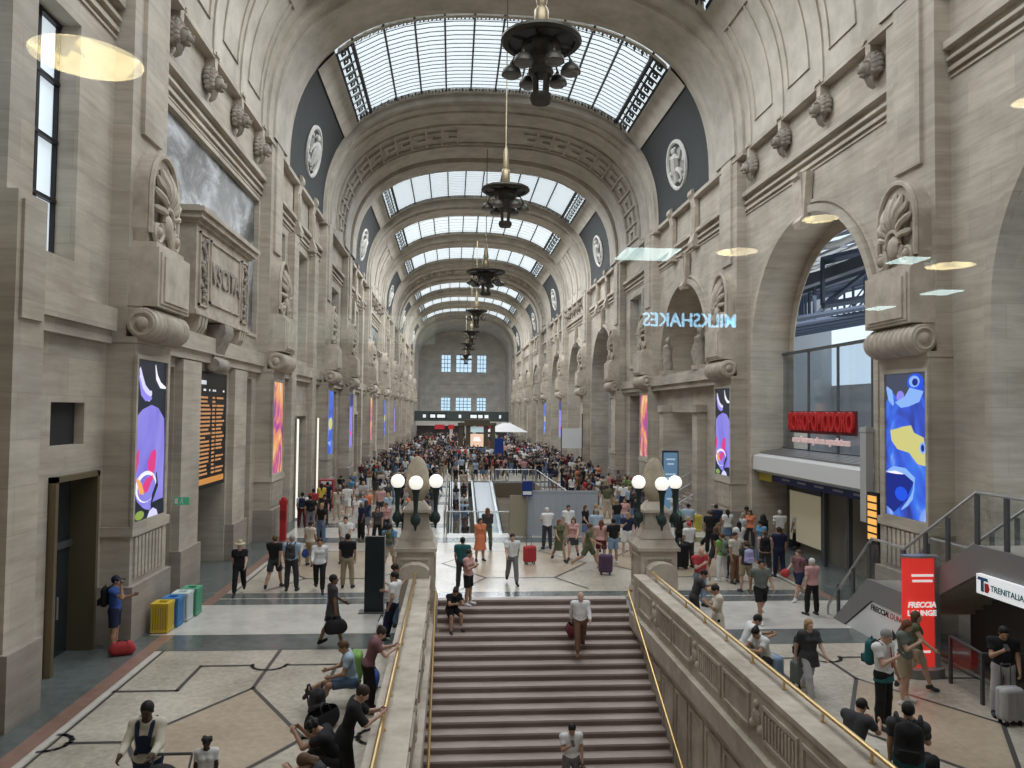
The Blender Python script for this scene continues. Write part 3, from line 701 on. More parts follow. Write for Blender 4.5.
tag(b.build('hoarding', plain('grey_hoarding', (0.36, 0.39, 0.43), 0.5)), 'grey panelled hoarding beside the moving walkways', 'hoarding')
b = MB(); b.prism([(0.28, 35.6), (1.02, 35.3), (1.04, 35.35), (0.3, 35.65)], 'z', 0, 1.86); tag(b.build('partition_board', plain('olive_board', (0.33, 0.30, 0.22), 0.5)), 'olive beige upright board left of the grey hoarding', 'board')
BLUES = plain('blue_sign', (0.015, 0.04, 0.20), 0.4); r = empty('wayfinding_sign', (1.05, 35.2, 0)); tag(r, 'small blue wayfinding sign on a pole before the hoarding', 'sign')
b = MB(); b.box(-0.24, 0.24, -0.05, 0.05, 1.85, 2.55); b.build('sign_panel', BLUES, r); b = MB(); b.box(-0.20, 0.20, -0.06, -0.052, 1.92, 2.08); b.build('white_notice', WHITE, r)
b = MB(); b.tube([(0, 0, 0), (0, 0, 1.85)], 0.04, 8); b.lathe([(0.16, 0), (0.16, 0.03)]); b.build('pole', STEEL, r)

# ------------------------------------------------------------------ the lounge stairs on the right
RX = 8.4
PANELG = plain('grey_cladding', (0.23, 0.225, 0.22), 0.5, 0.2)
r = empty('lounge_staircase', (RX, 20.9, 0)); tag(r, 'grey clad staircase with glass balustrade rising along the right wall', 'staircase')
def put(mb, n, m, par=r, smooth=False, org=(RX, 20.9, 0)):
    o = mb.build(n, m, smooth=smooth); o.data.transform(Matrix.Translation(Vector((-org[0], -org[1], -org[2])))); o.parent = par; return o
b = MB()
for k in range(8): b.box(RX+0.05, 10.05, 20.9-0.2*(k+1), 20.9-0.2*k, 0 if k < 4 else 0.6, 0.175*(k+1))
b.box(RX+0.05, 10.05, 17.7, 19.3, 1.15, 1.4)
for k in range(9): b.box(RX+0.05, 10.05, 17.7-0.28*(k+1), 17.7-0.28*k, 1.15+0.178*k-0.1, 1.4+0.178*(k+1))
b.box(RX+0.05, 10.05, 6.0, 15.2, 2.72, 3.0); put(b, 'steps', PLINTH)
b = MB(); b.prism([(21.1, 0.0), (20.75, 0.28), (19.3, 1.5), (17.75, 1.5), (15.2, 3.08), (6.0, 3.08), (6.0, 2.45), (15.15, 2.45), (17.72, 0.98), (19.1, 0.98), (20.5, 0.0)], 'x', RX-0.06, RX+0.05); put(b, 'stringer', PANELG)
b = MB(); b.prism([(20.45, 0.0), (19.08, 0.96), (17.74, 0.96), (17.74, 0.0)], 'x', RX-0.03, RX+0.03); sp = put(b, 'sign_panel', WHITE)
rail = [(21.45, 0.35), (19.15, 2.55), (17.72, 2.55), (15.15, 4.15), (6.2, 4.15)]
for x in (RX, 10.0):
    b = MB(); pts = [(x, 21.5, 0.0), (x, 21.47, 0.3)]+[(x, y, z) for y, z in rail[1:]]; b.tube(pts, 0.038, 8); put(b, 'handrail', STEEL)
    foot = [(21.1, 0.05), (19.3, 1.5), (17.72, 1.5), (15.2, 3.08), (6.2, 3.08)]
    b = MB()
    for i in range(4):
        (ya, za), (yb, zb) = foot[i], foot[i+1]; (yc, zc), (yd, zd) = rail[i], rail[i+1]
        b.quad((x, ya, za), (x, yb, zb), (x, yd, zd-0.05), (x, yc, zc-0.05))
    put(b, 'glass_panel', GLAZE)
    for y, z, zt in ((20.9, 0.15, 1.0), (20.1, 0.85, 1.6), (19.3, 1.45, 2.4), (17.75, 1.45, 2.5), (16.9, 1.95, 3.05), (16.1, 2.45, 3.5), (15.15, 3.0, 4.12), (14.3, 3.0, 4.12), (13.2, 3.0, 4.12), (12.1, 3.0, 4.12), (11.0, 3.0, 4.12)):
        b = MB(); b.box(x-0.03, x+0.03, y-0.05, y+0.05, z, zt); put(b, 'post', DGREY)
b = MB(); b.box(9.95, 10.0, 6.0, 17.6, 0.0, 2.45); put(b, 'back_wall', plain('dark_brown_panel', (0.09, 0.08, 0.07), 0.6))
LET = plain('black_lettering', (0.02, 0.02, 0.02), 0.5); REDL = plain('red_lettering', (0.5, 0.03, 0.03), 0.5)
def M_left(y, z, x=RX-0.035): return facing((x, y, z), (0, -1, 0), (0, 0, 1))   # reads from far to near on a wall facing the hall
text('lettering', 'FRECCIA', 0.20, LET, M_left(19.18, 0.80), r, align='LEFT', shear=0.25, bold=0.004, depth=0.004)
text('lettering', 'LOUNGE', 0.20, REDL, M_left(18.42, 0.80), r, align='LEFT', shear=0.2, depth=0.004)
b = MB(); b.prism([(18.55, 0.40), (18.2, 0.40), (18.2, 0.50), (17.98, 0.36), (18.2, 0.22), (18.2, 0.32), (18.55, 0.32)], 'x', RX-0.04, RX-0.03); put(b, 'arrow', LET)
# operator's sign under the flight
r2 = empty('operator_sign', (RX-0.12, 14.3, 2.15)); tag(r2, 'white sign with railway company name hung under the lounge stairs', 'sign')
b = MB(); b.box(-0.05, 0.05, -1.3, 0.66, 0.0, 0.39); b.build('sign_panel', plain('lit_white_sign', (0.8, 0.8, 0.8), 0.4, emit=(0.9, 0.95, 1), es=0.45), r2)
def put2(mb, n, m): o = mb.build(n, m, r2); return o
b = MB(); b.prism([(0.60, 0.34), (0.34, 0.34), (0.30, 0.28), (0.44, 0.28), (0.44, 0.06), (0.52, 0.06), (0.52, 0.28), (0.62, 0.28)], 'x', -0.06, -0.05); put2(b, 'logo_mark', plain('logo_blue', (0.02, 0.10, 0.22), 0.5))
b = MB(); b.prism([(0.41, 0.06), (0.32, 0.06), (0.27, 0.14), (0.31, 0.24), (0.41, 0.24)], 'x', -0.06, -0.05); put2(b, 'logo_mark', plain('logo_red', (0.5, 0.02, 0.03), 0.5))
text('lettering', 'TRENITALIA', 0.165, plain('logo_green', (0.03, 0.14, 0.13), 0.5), facing((RX-0.18, 14.3+0.24, 2.15+0.17), (0, -1, 0), (0, 0, 1)), r2, align='LEFT', bold=0.002, depth=0.003)
# red lounge totem
r3 = empty('lounge_totem', (7.95, 16.45, 0)); tag(r3, 'tall red lounge totem with white lettering before the grey stairs', 'totem')
def lens(w, d, k=12): return [(w*math.cos(2*PI*i/(2*k)), d*math.sin(2*PI*i/(2*k))) for i in range(2*k)]
REDT = plain('lit_red_panel', (0.65, 0.05, 0.04), 0.4, emit=(0.80, 0.04, 0.03), es=0.55)
b = MB(); b.prism(lens(0.40, 0.12), 'z', 0.2, 2.58); b.build('body', REDT, r3)
b = MB(); b.box(0.30, 0.42, -0.11, 0.11, 0.16, 2.6); b.prism(lens(0.43, 0.14), 'z', 2.58, 2.63); b.build('frame', STEEL, r3)
b = MB(); b.prism(lens(0.55, 0.34), 'z', 0.0, 0.2); b.build('plinth', PANELG, r3)
WL = plain('white_lettering', (0.85, 0.85, 0.85), 0.5, emit=(1, 1, 1), es=0.5)
for z, t, s_ in ((1.56, 'FRECCIA', 0.165), (1.38, 'LOUNGE', 0.165)): text('lettering', t, s_, WL, facing((7.93, 16.45-0.135, z), (1, 0, 0), (0, 0, 1)), r3, bold=0.006, shear=0.15 if t == 'FRECCIA' else 0, depth=0.004)
for z, w in ((2.18, 0.5), (2.06, 0.46), (0.52, 0.34)):
    b = MB(); b.box(-w/2, w/2, -0.137, -0.13, z, z+0.05); b.build('small_print', WL, r3)
glass_rail('glass_railing', 'dark framed glass railing beneath the lounge stairs', [(8.3, 15.9, 0), (8.15, 14.7, 0), (9.6, 14.55, 0)], 1.0, steel=DGREY)

# ------------------------------------------------------------------ shop in the right-hand arch
r = empty('shop_front', (10.9, 28.0, 0)); tag(r, 'glazed shop front with white canopy filling the big right arch', 'shop front')
def put(mb, n, m, par=r, smooth=False, org=(10.9, 28.0, 0)):
    o = mb.build(n, m, smooth=smooth); o.data.transform(Matrix.Translation(Vector((-org[0], -org[1], -org[2])))); o.parent = par; return o
YA, YB = 23.15, 32.85
b = MB(); b.prism([(10.72, 3.34), (10.76, 3.92), (11.0, 4.0), (12.0, 4.2), (12.0, 3.2), (10.95, 3.2)], 'y', YA, YB); put(b, 'canopy', plain('canopy_white', (0.62, 0.62, 0.61), 0.45))
b = MB()
for k in range(6): b.box(11.05+k*0.17, 11.12+k*0.17, YA, YB, 4.02+k*0.03, 4.1+k*0.03)
put(b, 'canopy_slats', STEEL)
b = MB(); b.box(11.02, 11.12, YA, 31.5, 2.92, 3.22); put(b, 'blue_fascia', plain('navy_fascia', (0.015, 0.02, 0.11), 0.4))
b = MB(); b.box(11.0, 11.12, 31.5, YB, 2.88, 3.24); put(b, 'yellow_fascia', plain('yellow_fascia', (0.42, 0.34, 0.03), 0.5))
for k in range(5): b = MB(); b.box(11.0, 11.02, 24.2+k*1.4, 24.9+k*1.4, 3.04, 3.11); put(b, 'fascia_print', plain('fascia_grey', (0.3, 0.3, 0.36), 0.5) if k == 0 else MATS['fascia_grey'])
b = MB(); b.quad((12.1, YA, 4.2), (12.1, YB, 4.2), (12.1, YB, 8.4), (12.1, YA, 8.4)); put(b, 'upper_glass', TINTGL)
b = MB()
for y in (25.6, 28.0, 30.4): b.box(12.06, 12.14, y-0.04, y+0.04, 4.2, 8.4)
b.box(12.05, 12.15, YA, YB, 8.3, 8.42); b.box(12.04, 12.16, YA, YB, 4.15, 4.3); put(b, 'mullions', DGREY)
b = MB(); b.box(12.3, 12.4, YA-0.1, YB+0.1, 0.0, 4.2); put(b, 'inner_wall', plain('shop_inner_wall', (0.20, 0.18, 0.15), 0.6))
b = MB(); b.box(12.1, 12.2, 29.3, 32.2, 0.4, 2.5); put(b, 'lit_panel', plain('cream_panel', (0.5, 0.45, 0.33), 0.6, emit=(1, 0.9, 0.6), es=0.12))
b = MB(); b.box(12.05, 12.25, 29.15, 29.3, 0, 2.7); b.box(12.05, 12.25, 32.2, 32.35, 0, 2.7); b.box(12.05, 12.25, 29.15, 32.35, 2.5, 2.7); put(b, 'panel_frame', DGREY)
for y in (24.4, 26.4, 28.2): b = MB(); b.box(11.6, 11.75, y-0.08, y+0.08, 0, 3.25); put(b, 'post', DGREY)
# red letters of the restaurant on the glass
r4 = empty('restaurant_sign', (11.75, 28.75, 5.4)); tag(r4, 'red block letter restaurant sign above the white canopy', 'sign')
o = text('lettering', 'ROSSOPOMODORO', 1.0, plain('red_sign_letters', (0.35, 0.02, 0.02), 0.4, emit=(0.6, 0.02, 0.02), es=0.14), facing((11.7, 28.75, 5.42), (0, -1, 0), (0, 0, 1)), r4, bold=0.02, depth=0.07)
w = max(v.co.x for v in o.data.vertices)-min(v.co.x for v in o.data.vertices)
for v in o.data.vertices: v.co.x *= 5.2/w
b = MB(); b.box(0.0, 0.08, -2.65, 2.65, -0.42, 0.46); b.build('backing', plain('maroon_backing', (0.12, 0.012, 0.014), 0.5), r4)
o = text('lettering', 'una buona pizza napoletana', 0.36, plain('pink_script', (0.7, 0.5, 0.48), 0.5, emit=(1, 0.7, 0.68), es=0.2), facing((11.7, 28.75, 4.72), (0, -1, 0), (0, 0, 1)), r4, shear=0.3, depth=0.03, bold=0.012)
w = max(v.co.x for v in o.data.vertices)-min(v.co.x for v in o.data.vertices)
for v in o.data.vertices: v.co.x *= 4.6/w
b = MB(); b.box(10.42, 10.66, 23.05, 23.4, 2.4, 5.35); b.box(10.40, 10.68, 23.03, 23.42, 5.2, 5.3); b.box(10.66, 11.0, 23.18, 23.26, 5.3, 5.34); b.box(10.52, 10.56, 23.2, 23.25, 5.3, 5.4)
tag(b.build('hanging_sign_box', plain('light_grey_box', (0.42, 0.42, 0.41), 0.5)), 'tall light grey sign box hanging beside the blue video screen', 'sign')
r5 = empty('train_times_display', (10.3, 22.35, 0)); tag(r5, 'slim black display with orange panels beside the right-hand pier', 'display')
b = MB(); b.box(-0.08, 0.08, -0.3, 0.3, 0.0, 3.4); b.build('housing', BLACK, r5)
OR = plain('orange_display', (0.5, 0.25, 0.05), 0.5, emit=(1.0, 0.50, 0.12), es=0.8)
for k in range(6): b = MB(); b.box(-0.095, -0.081, -0.24, 0.24, 1.98+k*0.23, 2.15+k*0.23); b.build('lit_panel', OR, r5)

# ------------------------------------------------------------------ stairs up into the wall, right
r = empty('wall_stairs', (9.7, 42.6, 0)); tag(r, 'stone steps climbing into the doorway of the right wall', 'stairs')
b = MB()
for k in range(16): b.box(9.9+0.3*k, 16.5, 39.95, 45.2, 0.175*k, 0.175*(k+1))
o = b.build('steps', PLINTH); o.data.transform(Matrix.Translation((-9.7, -42.6, 0))); o.parent = r
for y in (40.2, 42.6, 45.0):
    b = MB(); b.tube([(9.6, y, 0.0), (9.6, y, 0.95), (14.5, y, 3.8)], 0.04, 8)
    for k in range(4): b.tube([(10.5+k*1.2, y, 0.5+k*0.7), (10.5+k*1.2, y, 1.47+k*0.7)], 0.025, 6)
    o = b.build('handrail', STEEL); o.data.transform(Matrix.Translation((-9.7, -42.6, 0))); o.parent = r

# ------------------------------------------------------------------ bins, totems, kiosks, far end
def recycling_bin(x, y, col, lab, rz=0.0):
    r = empty('recycling_bin', (x, y, 0), rz); r.scale = (0.68, 0.72, 0.76); tag(r, lab, 'bin', 'slatted recycling bins'); m = plain('bin_'+lab.split()[0], col, 0.45); b = MB()
    for i in range(7):
        for sx, sy in ((1, 0), (0, 1)):
            for q in (-1, 1):
                t = -0.27+0.54*i/6
                if sx: b.box(t-0.03, t+0.03, q*0.3-0.012, q*0.3+0.012, 0.12, 0.88)
                else: b.box(q*0.3-0.012, q*0.3+0.012, t-0.03, t+0.03, 0.12, 0.88)
    for z0, z1 in ((0.04, 0.14), (0.86, 0.92)): b.box(-0.315, 0.315, -0.315, 0.315, z0, z1)
    b.build('slatted_body', m, r); c = MB(); c.box(-0.25, 0.25, -0.25, 0.25, 0.1, 0.86); c.build('liner', plain('bin_liner', (0.25, 0.25, 0.25), 0.5) if 'bin_liner' not in MATS else MATS['bin_liner'], r)
    c = MB(); c.box(-0.33, 0.33, -0.33, -0.17, 0.92, 1.0); c.box(-0.33, 0.33, 0.17, 0.33, 0.92, 1.0); c.box(-0.33, -0.17, -0.17, 0.17, 0.92, 1.0); c.box(0.17, 0.33, -0.17, 0.17, 0.92, 1.0); c.build('lid', m, r)
for x, y, col, lab in ((-9.72, 20.45, (0.62, 0.44, 0.04), 'yellow slatted recycling bin at the front by the left wall'), (-9.66, 21.0, (0.06, 0.22, 0.50), 'blue slatted recycling bin behind the yellow one'), (-9.6, 21.55, (0.62, 0.68, 0.66), 'white slatted recycling bin behind the blue one'), (-9.54, 22.1, (0.10, 0.36, 0.22), 'green slatted recycling bin at the back of the row'),
                       (9.45, 38.5, (0.10, 0.40, 0.42), 'teal slatted recycling bin by the right-hand wall stairs'), (9.5, 37.75, (0.72, 0.72, 0.70), 'white slatted recycling bin near the right-hand pier'), (9.55, 37.0, (0.60, 0.50, 0.08), 'mustard slatted recycling bin nearest the right-hand pier')):
    recycling_bin(x, y, col, lab)
r = empty('information_totem', (-4.55, 22.2, 0)); tag(r, 'black upright information totem left of the left lamp pedestal', 'totem')
b = MB(); b.box(-0.27, 0.27, -0.09, 0.09, 0.03, 2.13); b.build('body', plain('totem_black', (0.012, 0.02, 0.024), 0.25), r); b = MB(); b.box(-0.42, 0.36, -0.24, 0.2, 0, 0.03); b.build('base_plate', DGREY, r); b = MB(); b.box(0.27, 0.29, -0.09, 0.09, 0.03, 2.15); b.build('edge_trim', STEEL, r)
r = empty('poster_totem', (8.9, 39.3, 0)); r.scale = (0.68, 0.8, 0.97); tag(r, 'dark blue lit poster board behind the right lamp pedestal', 'poster board')
b = MB(); b.box(-0.62, 0.62, -0.08, 0.08, 0.2, 3.9); b.build('body', plain('poster_navy', (0.02, 0.035, 0.07), 0.3), r)
b = MB(); b.box(-0.54, 0.54, -0.095, -0.081, 0.4, 3.8); b.build('poster', plain('poster_blue', (0.10, 0.17, 0.26), 0.3, emit=(0.2, 0.38, 0.6), es=0.35), r)
for k, (z, w) in enumerate(((3.4, 0.7), (3.15, 0.5), (2.6, 0.8), (2.4, 0.86), (2.2, 0.7), (1.3, 0.6))): b = MB(); b.box(-w/2, w/2, -0.105, -0.096, z, z+0.09); b.build('poster_print', plain('poster_pale', (0.5, 0.6, 0.7), 0.5, emit=(0.6, 0.8, 1), es=0.3) if k == 0 else MATS['poster_pale'], r)
b = MB(); b.box(-0.7, 0.7, -0.3, 0.3, 0, 0.2); b.build('base', DGREY, r)
r = empty('fire_post', (-9.7, 34.4, 0)); tag(r, 'red upright fire hydrant post beside the second left pier', 'fire post')
b = MB(); b.box(-0.13, 0.13, -0.13, 0.13, 0, 1.55); b.box(-0.16, 0.16, -0.16, 0.16, 1.55, 1.75); b.lathe([(0.13, 1.75), (0.1, 1.85), (0, 1.88)], seg=12); b.build('post', plain('post_red', (0.42, 0.03, 0.03), 0.45), r); b = MB(); b.box(-0.135, 0.135, -0.145, -0.13, 0.9, 1.3); b.build('door_plate', plain('plate_dark_red', (0.25, 0.02, 0.02), 0.5), r)
r = empty('exit_sign', (-10.3, 23.35, 2.98)); r.scale = (0.62, 0.62, 0.7); tag(r, 'small green running man exit sign beside the departures opening', 'sign')
b = MB(); b.box(-0.35, 0.35, -0.03, 0.03, -0.16, 0.16); b.build('sign_panel', plain('exit_green', (0.03, 0.20, 0.10), 0.4, emit=(0.1, 0.5, 0.3), es=0.25), r)
b = MB(); b.ball((0.02, -0.04, 0.09), (0.025, 0.01, 0.03), 8, 6); b.tube([(0.02, -0.04, 0.06), (0, -0.04, -0.02), (-0.07, -0.04, -0.10)], 0.016, 5); b.tube([(0, -0.04, -0.02), (0.07, -0.04, -0.05), (0.06, -0.04, -0.12)], 0.014, 5); b.tube([(0.09, -0.04, 0.03), (0.02, -0.04, 0.05), (-0.06, -0.04, 0.0)], 0.012, 5); b.box(-0.3, -0.16, -0.045, -0.035, -0.11, 0.11); b.build('pictogram', WHITE, r)
b = MB(); b.box(-0.45, -0.35, -0.02, 0.02, -0.02, 0.02); b.build('bracket', STEEL, r)
r = empty('ticket_machine', (-9.6, 45.6, 0)); r.scale = (0.8, 0.8, 0.72); tag(r, 'red ticket machine beside the lit doorway on the left', 'ticket machine')
b = MB(); b.box(-0.5, 0.5, -0.5, 0.5, 0, 2.3); b.build('housing', plain('machine_red', (0.36, 0.04, 0.04), 0.45), r); b = MB(); b.box(-0.35, 0.35, -0.53, -0.5, 1.2, 1.8); b.build('screen', plain('machine_screen', (0.4, 0.45, 0.5), 0.3, emit=(0.6, 0.7, 0.8), es=0.5), r); b = MB(); b.box(-0.38, 0.38, -0.52, -0.5, 1.95, 2.2); b.build('header', WHITE, r); b = MB(); b.box(-0.3, 0.3, -0.54, -0.5, 0.7, 0.95); b.build('tray', BLACK, r)
DOORLIT = plain('lit_door_edge', (0.8, 0.78, 0.7), 0.4, emit=(1.0, 0.96, 0.82), es=0.9)
for i, (y, lab) in enumerate(((40.15, 'upright lit strip at the left edge of the nearer shop door'), (45.85, 'upright lit strip at the left edge of the farther shop door'))):
    r = empty('light_strip', (-10.42, 40.75 if i == 0 else 46.75, 0)); tag(r, lab, 'lamp'); b = MB(); b.box(-0.05, 0.06, -0.05, 0.05, 0.1, 5.2); b.build('diffuser', DOORLIT, r); b = MB(); b.box(-0.08, -0.02, -0.08, 0.08, 0.0, 5.28); b.build('housing', STEEL, r)

# far end: overhead departures beam, canopy, shops, tent, kiosk
r = empty('overhead_sign_beam', (-1.0, 158.5, 0)); tag(r, 'long dark sign beam spanning the far end of the hall', 'sign')
b = MB(); b.box(-9.2, 10.2, -0.3, 0.3, 3.7, 5.7); b.build('beam', plain('beam_dark_green', (0.05, 0.065, 0.06), 0.4), r)
for x in (-9.0, 0.5, 10.0): b = MB(); b.box(x-0.15, x+0.15, -0.15, 0.15, 0, 3.7); b.build('post', STEEL, r)
SGNW = plain('sign_white_marks', (0.7, 0.7, 0.7), 0.5, emit=(0.85, 0.95, 1), es=0.5)
for x0, x1 in ((-7.4, -6.8), (-5.9, -4.9), (-4.5, -2.9), (-0.1, 0.4), (2.3, 3.6), (3.9, 4.8), (5.2, 6.0), (8.2, 8.6)): b = MB(); b.box(x0, x1, -0.33, -0.3, 4.35, 5.0); b.build('sign_mark', SGNW, r)
for (x0, x1) in ((-6.2, -2.6), (2.1, 5.0)): b = MB(); b.box(x0, x1, -0.315, -0.3, 4.1, 5.3); b.build('sign_field', BLACK, r)
r = empty('far_canopy', (0, 161, 0)); tag(r, 'pale canopy with red shop signs under the far sign beam', 'canopy')
b = MB(); b.box(-10, 10, -1, 2, 2.7, 3.5); b.build('canopy_roof', plain('canopy_pale', (0.6, 0.58, 0.56), 0.5, emit=(1, .95, .9), es=0.15), r)
for x0, x1 in ((-6, -4), (-3.2, -2.0), (3, 4.6), (5.2, 6.6)): b = MB(); b.box(x0, x1, -1.15, -1.0, 2.0, 2.9); b.build('shop_sign', plain('shop_sign_red', (0.4, 0.03, 0.04), 0.5, emit=(0.7, 0.05, 0.06), es=0.3) if 'shop_sign_red' not in MATS else MATS['shop_sign_red'], r)
b = MB(); b.box(-9.8, 9.8, 1.4, 1.6, 0, 2.7); b.build('shop_fronts', DGREY, r)
for x in (-2.6, 0.5, 2.2): b = MB(); b.lathe([(0.35, 0), (0.35, 2.7)], (x, -0.8, 0), 10); b.build('column', WHITE, r)
r = empty('white_tent', (6.3, 124, 0)); tag(r, 'white peaked tent above the crowd on the far right', 'tent')
b = MB(); b.add([(-3.4, -2, 2.5), (3.4, -2, 2.5), (3.4, 2, 2.5), (-3.4, 2, 2.5), (-0.6, 0, 3.9), (0.6, 0, 3.9)], [(0, 1, 5, 4), (1, 2, 5), (2, 3, 4, 5), (3, 0, 4)]); b.build('roof', plain('tent_fabric', (0.75, 0.75, 0.74), 0.6), r)
for x, y in ((-3.3, -1.9), (3.3, -1.9), (3.3, 1.9), (-3.3, 1.9)): b = MB(); b.box(x-0.05, x+0.05, y-0.05, y+0.05, 0, 2.5); b.build('pole', STEEL, r)
r = empty('hall_kiosk', (0.7, 97, 0)); tag(r, 'dark framed kiosk with lit display rising from the crowd mid hall', 'kiosk')
for x in (-2.0, -1.1, 1.1, 2.0): b = MB(); b.box(x-0.28, x+0.28, -0.6, 0.6, 0, 3.9); b.build('pillar', plain('kiosk_bronze', (0.10, 0.085, 0.06), 0.4, 0.4) if 'kiosk_bronze' not in MATS else MATS['kiosk_bronze'], r)
b = MB(); b.box(-2.4, 2.4, -0.8, 0.8, 3.9, 4.3); b.box(-1.6, 1.6, -0.6, 0.6, 4.3, 4.7); b.build('roof', MATS['kiosk_bronze'], r)
b = MB(); b.box(-0.85, 0.85, -0.5, -0.4, 1.3, 2.9); b.build('display', plain('kiosk_display', (0.6, 0.35, 0.25), 0.4, emit=(1.0, 0.75, 0.55), es=0.55), r)
b = MB(); b.box(-0.85, 0.85, -0.52, -0.4, 3.1, 3.8); b.build('header', plain('kiosk_header', (0.4, 0.5, 0.52), 0.4, emit=(0.6, 0.8, 0.85), es=0.4), r)
b = MB(); b.prism([(-0.5, 2.0), (-0.3, 2.5), (0.3, 2.5), (0.5, 2.0)], 'y', -0.56, -0.5); b.build('display_picture', WL, r)
r = empty('blue_banner', (2.35, 78, 0)); tag(r, 'blue upright banner in the crowd right of the kiosk', 'banner'); b = MB(); b.box(-0.45, 0.45, -0.1, 0.1, 0, 3.0); b.build('panel', BLUES, r); b = MB(); b.box(-0.6, 0.6, -0.3, 0.3, 0, 0.1); b.build('base', DGREY, r)
r = empty('white_banner', (9.0, 73, 0)); tag(r, 'white hanging board on two posts by the right wall', 'board')
b = MB(); b.box(-0.95, 0.95, -0.05, 0.05, 2.3, 4.2); b.build('panel', WHITE, r)
for x in (-1.0, 1.0): b = MB(); b.box(x-0.05, x+0.05, -0.05, 0.05, 0, 5.6 if x > 0 else 4.3); b.build('post', DGREY, r)
r = empty('arch_screen', (11.6, 64.5, 0)); tag(r, 'tall pale blue advertising screen standing in the second right arch', 'screen')
b = MB(); b.box(-0.15, 0.15, -2.4, 2.4, 3.9, 9.0); b.build('frame', BLACK, r)
b = MB(); b.box(-0.17, -0.15, -2.2, 2.2, 4.1, 8.8); b.build('display', plain('screen_sky', (0.1, 0.3, 0.5), 0.4, emit=(0.28, 0.62, 0.95), es=0.8), r)
b = MB(); b.box(-0.18, -0.172, -1.8, 1.8, 6.3, 7.6); b.box(-0.18, -0.172, -1.3, 1.3, 5.0, 5.6); b.build('picture', plain('screen_dark_blue', (0.05, 0.15, 0.4), 0.4, emit=(0.08, 0.25, 0.6), es=0.7), r)
b = MB(); b.box(-0.1, 0.1, -2.0, -1.8, 0, 3.9); b.box(-0.1, 0.1, 1.8, 2.0, 0, 3.9); b.build('support', DGREY, r)

# ------------------------------------------------------------------ carved ornaments on the piers
ORD = ['first', 'second', 'third', 'fourth', 'fifth', 'sixth', 'seventh', 'eighth', 'ninth', 'tenth', 'eleventh', 'twelfth']
def place(o, s, y, z=0.0, x=0.0):
    """things are modelled facing +x with the wall at x = 0; s = -1 is the left wall"""
    o.location = (s*x, y, z); o.rotation_euler = (0, 0, 0 if s < 0 else PI)
def shell_console():
    r = empty('shell_console')
    b = MB(); b.box(-0.1, 0.72, -1.12, 1.12, 8.22, 9.7); b.box(0.72, 0.80, -0.86, 0.86, 8.38, 9.5); b.box(0.72, 0.76, -1.0, 1.0, 8.3, 9.6); b.box(-0.1, 0.6, -0.98, 0.98, 9.7, 9.86); b.build('pedestal_block', CARVED, r)
    b = MB(); pr = [(0.0, -1.2), (0.36, -1.2), (0.40, -1.1)]
    n = 9
    for k in range(n):
        y0 = -1.08+2.16*k/n; w = 2.16/n
        pr += [(0.34, y0), (0.42, y0+w*0.25), (0.44, y0+w*0.5), (0.42, y0+w*0.75), (0.34, y0+w)]
    pr += [(0.40, 1.1), (0.36, 1.2), (0.0, 1.2)]
    b.lathe(pr, (0.38, 0, 7.78), 18, 'y')
    for q in (-1, 1): b.ball((0.38, q*1.2, 7.78), (0.16, 0.09, 0.16), 10, 6); b.tube([(0.38+0.28*math.cos(t), q*1.2, 7.78+0.28*math.sin(t)) for t in [2*PI*i/14 for i in range(14)]], 0.045, 5, True)
    b.box(-0.1, 0.35, -1.1, 1.1, 7.9, 8.25); b.build('scroll', CARVED, r, smooth=True)
    b = MB()
    for k in range(8): y = -0.72+k*0.205; b.prism([(0.0, 7.5), (0.34, 7.5), (0.2, 7.15), (0.06, 6.98), (0.0, 6.98)], 'y', y-0.075, y+0.075)
    b.build('fluted_drop', CARVED, r)
    b = MB(); k = 20; zc = 11.15
    out = [(0.98*math.sin(PI*i/k-PI/2), zc+1.2*math.cos(PI*i/k-PI/2)) for i in range(k+1)]
    b.prism([(0.9, 9.86), (0.98, 10.2)]+[(-p[0], p[1]) for p in out]+[(-0.98, 10.2), (-0.9, 9.86)], 'x', -0.2, 0.36)
    rim = [(0.40, p[0]*0.93, zc+(p[1]-zc)*0.94) for p in out]; b.tube([(0.40, -0.9, 10.1)]+rim+[(0.40, 0.9, 10.1)], 0.085, 6)
    b.build('niche_slab', CARVED, r)
    b = MB()
    for i in range(9):
        t = PI*(i+0.5)/9; L = 1.02 if i not in (0, 8) else 0.85; p0 = Vector((0.5, 0, 10.55)); 
        pts = []; rs = []
        for j in range(6):
            u = j/5; pts.append((0.36+0.20*math.sin(PI*min(u*1.15, 1))+0.05, math.cos(t)*(0.22+u*0.60*L), 10.62+math.sin(t)*(0.22+u*1.12*L))); rs.append(0.045+0.085*u if u < 0.95 else 0.05)
        b.tube(pts, rs, 6)
    b.ball((0.46, 0, 10.45), (0.16, 0.3, 0.34), 12, 8); b.tube([(0.52+0.0*t, 0.34*math.cos(t), 10.5+0.42*math.sin(t)) for t in [PI*i/10 for i in range(11)]], 0.07, 6)
    b.build('fan_shell', CARVED, r, smooth=True)
    b = MB()
    for q in (-1, 1):
        sp = [(0.48, q*(0.62+0.30*(1-i/22)*math.cos(i*0.62+2.2)), 10.18+0.32*(1-i/22)*math.sin(i*0.62+2.2)) for i in range(20)]
        b.tube(sp, [0.085*(1-i/30) for i in range(20)], 6); b.ball((0.5, q*0.62, 10.18), (0.12, 0.14, 0.14), 8, 6)
        b.tube([(0.46, q*0.2, 10.2), (0.46, q*0.38, 9.98), (0.46, q*0.6, 9.86)], 0.07, 6)
    b.build('volutes', CARVED, r, smooth=True)
    return r
sc = shell_console(); kids(sc); first = True
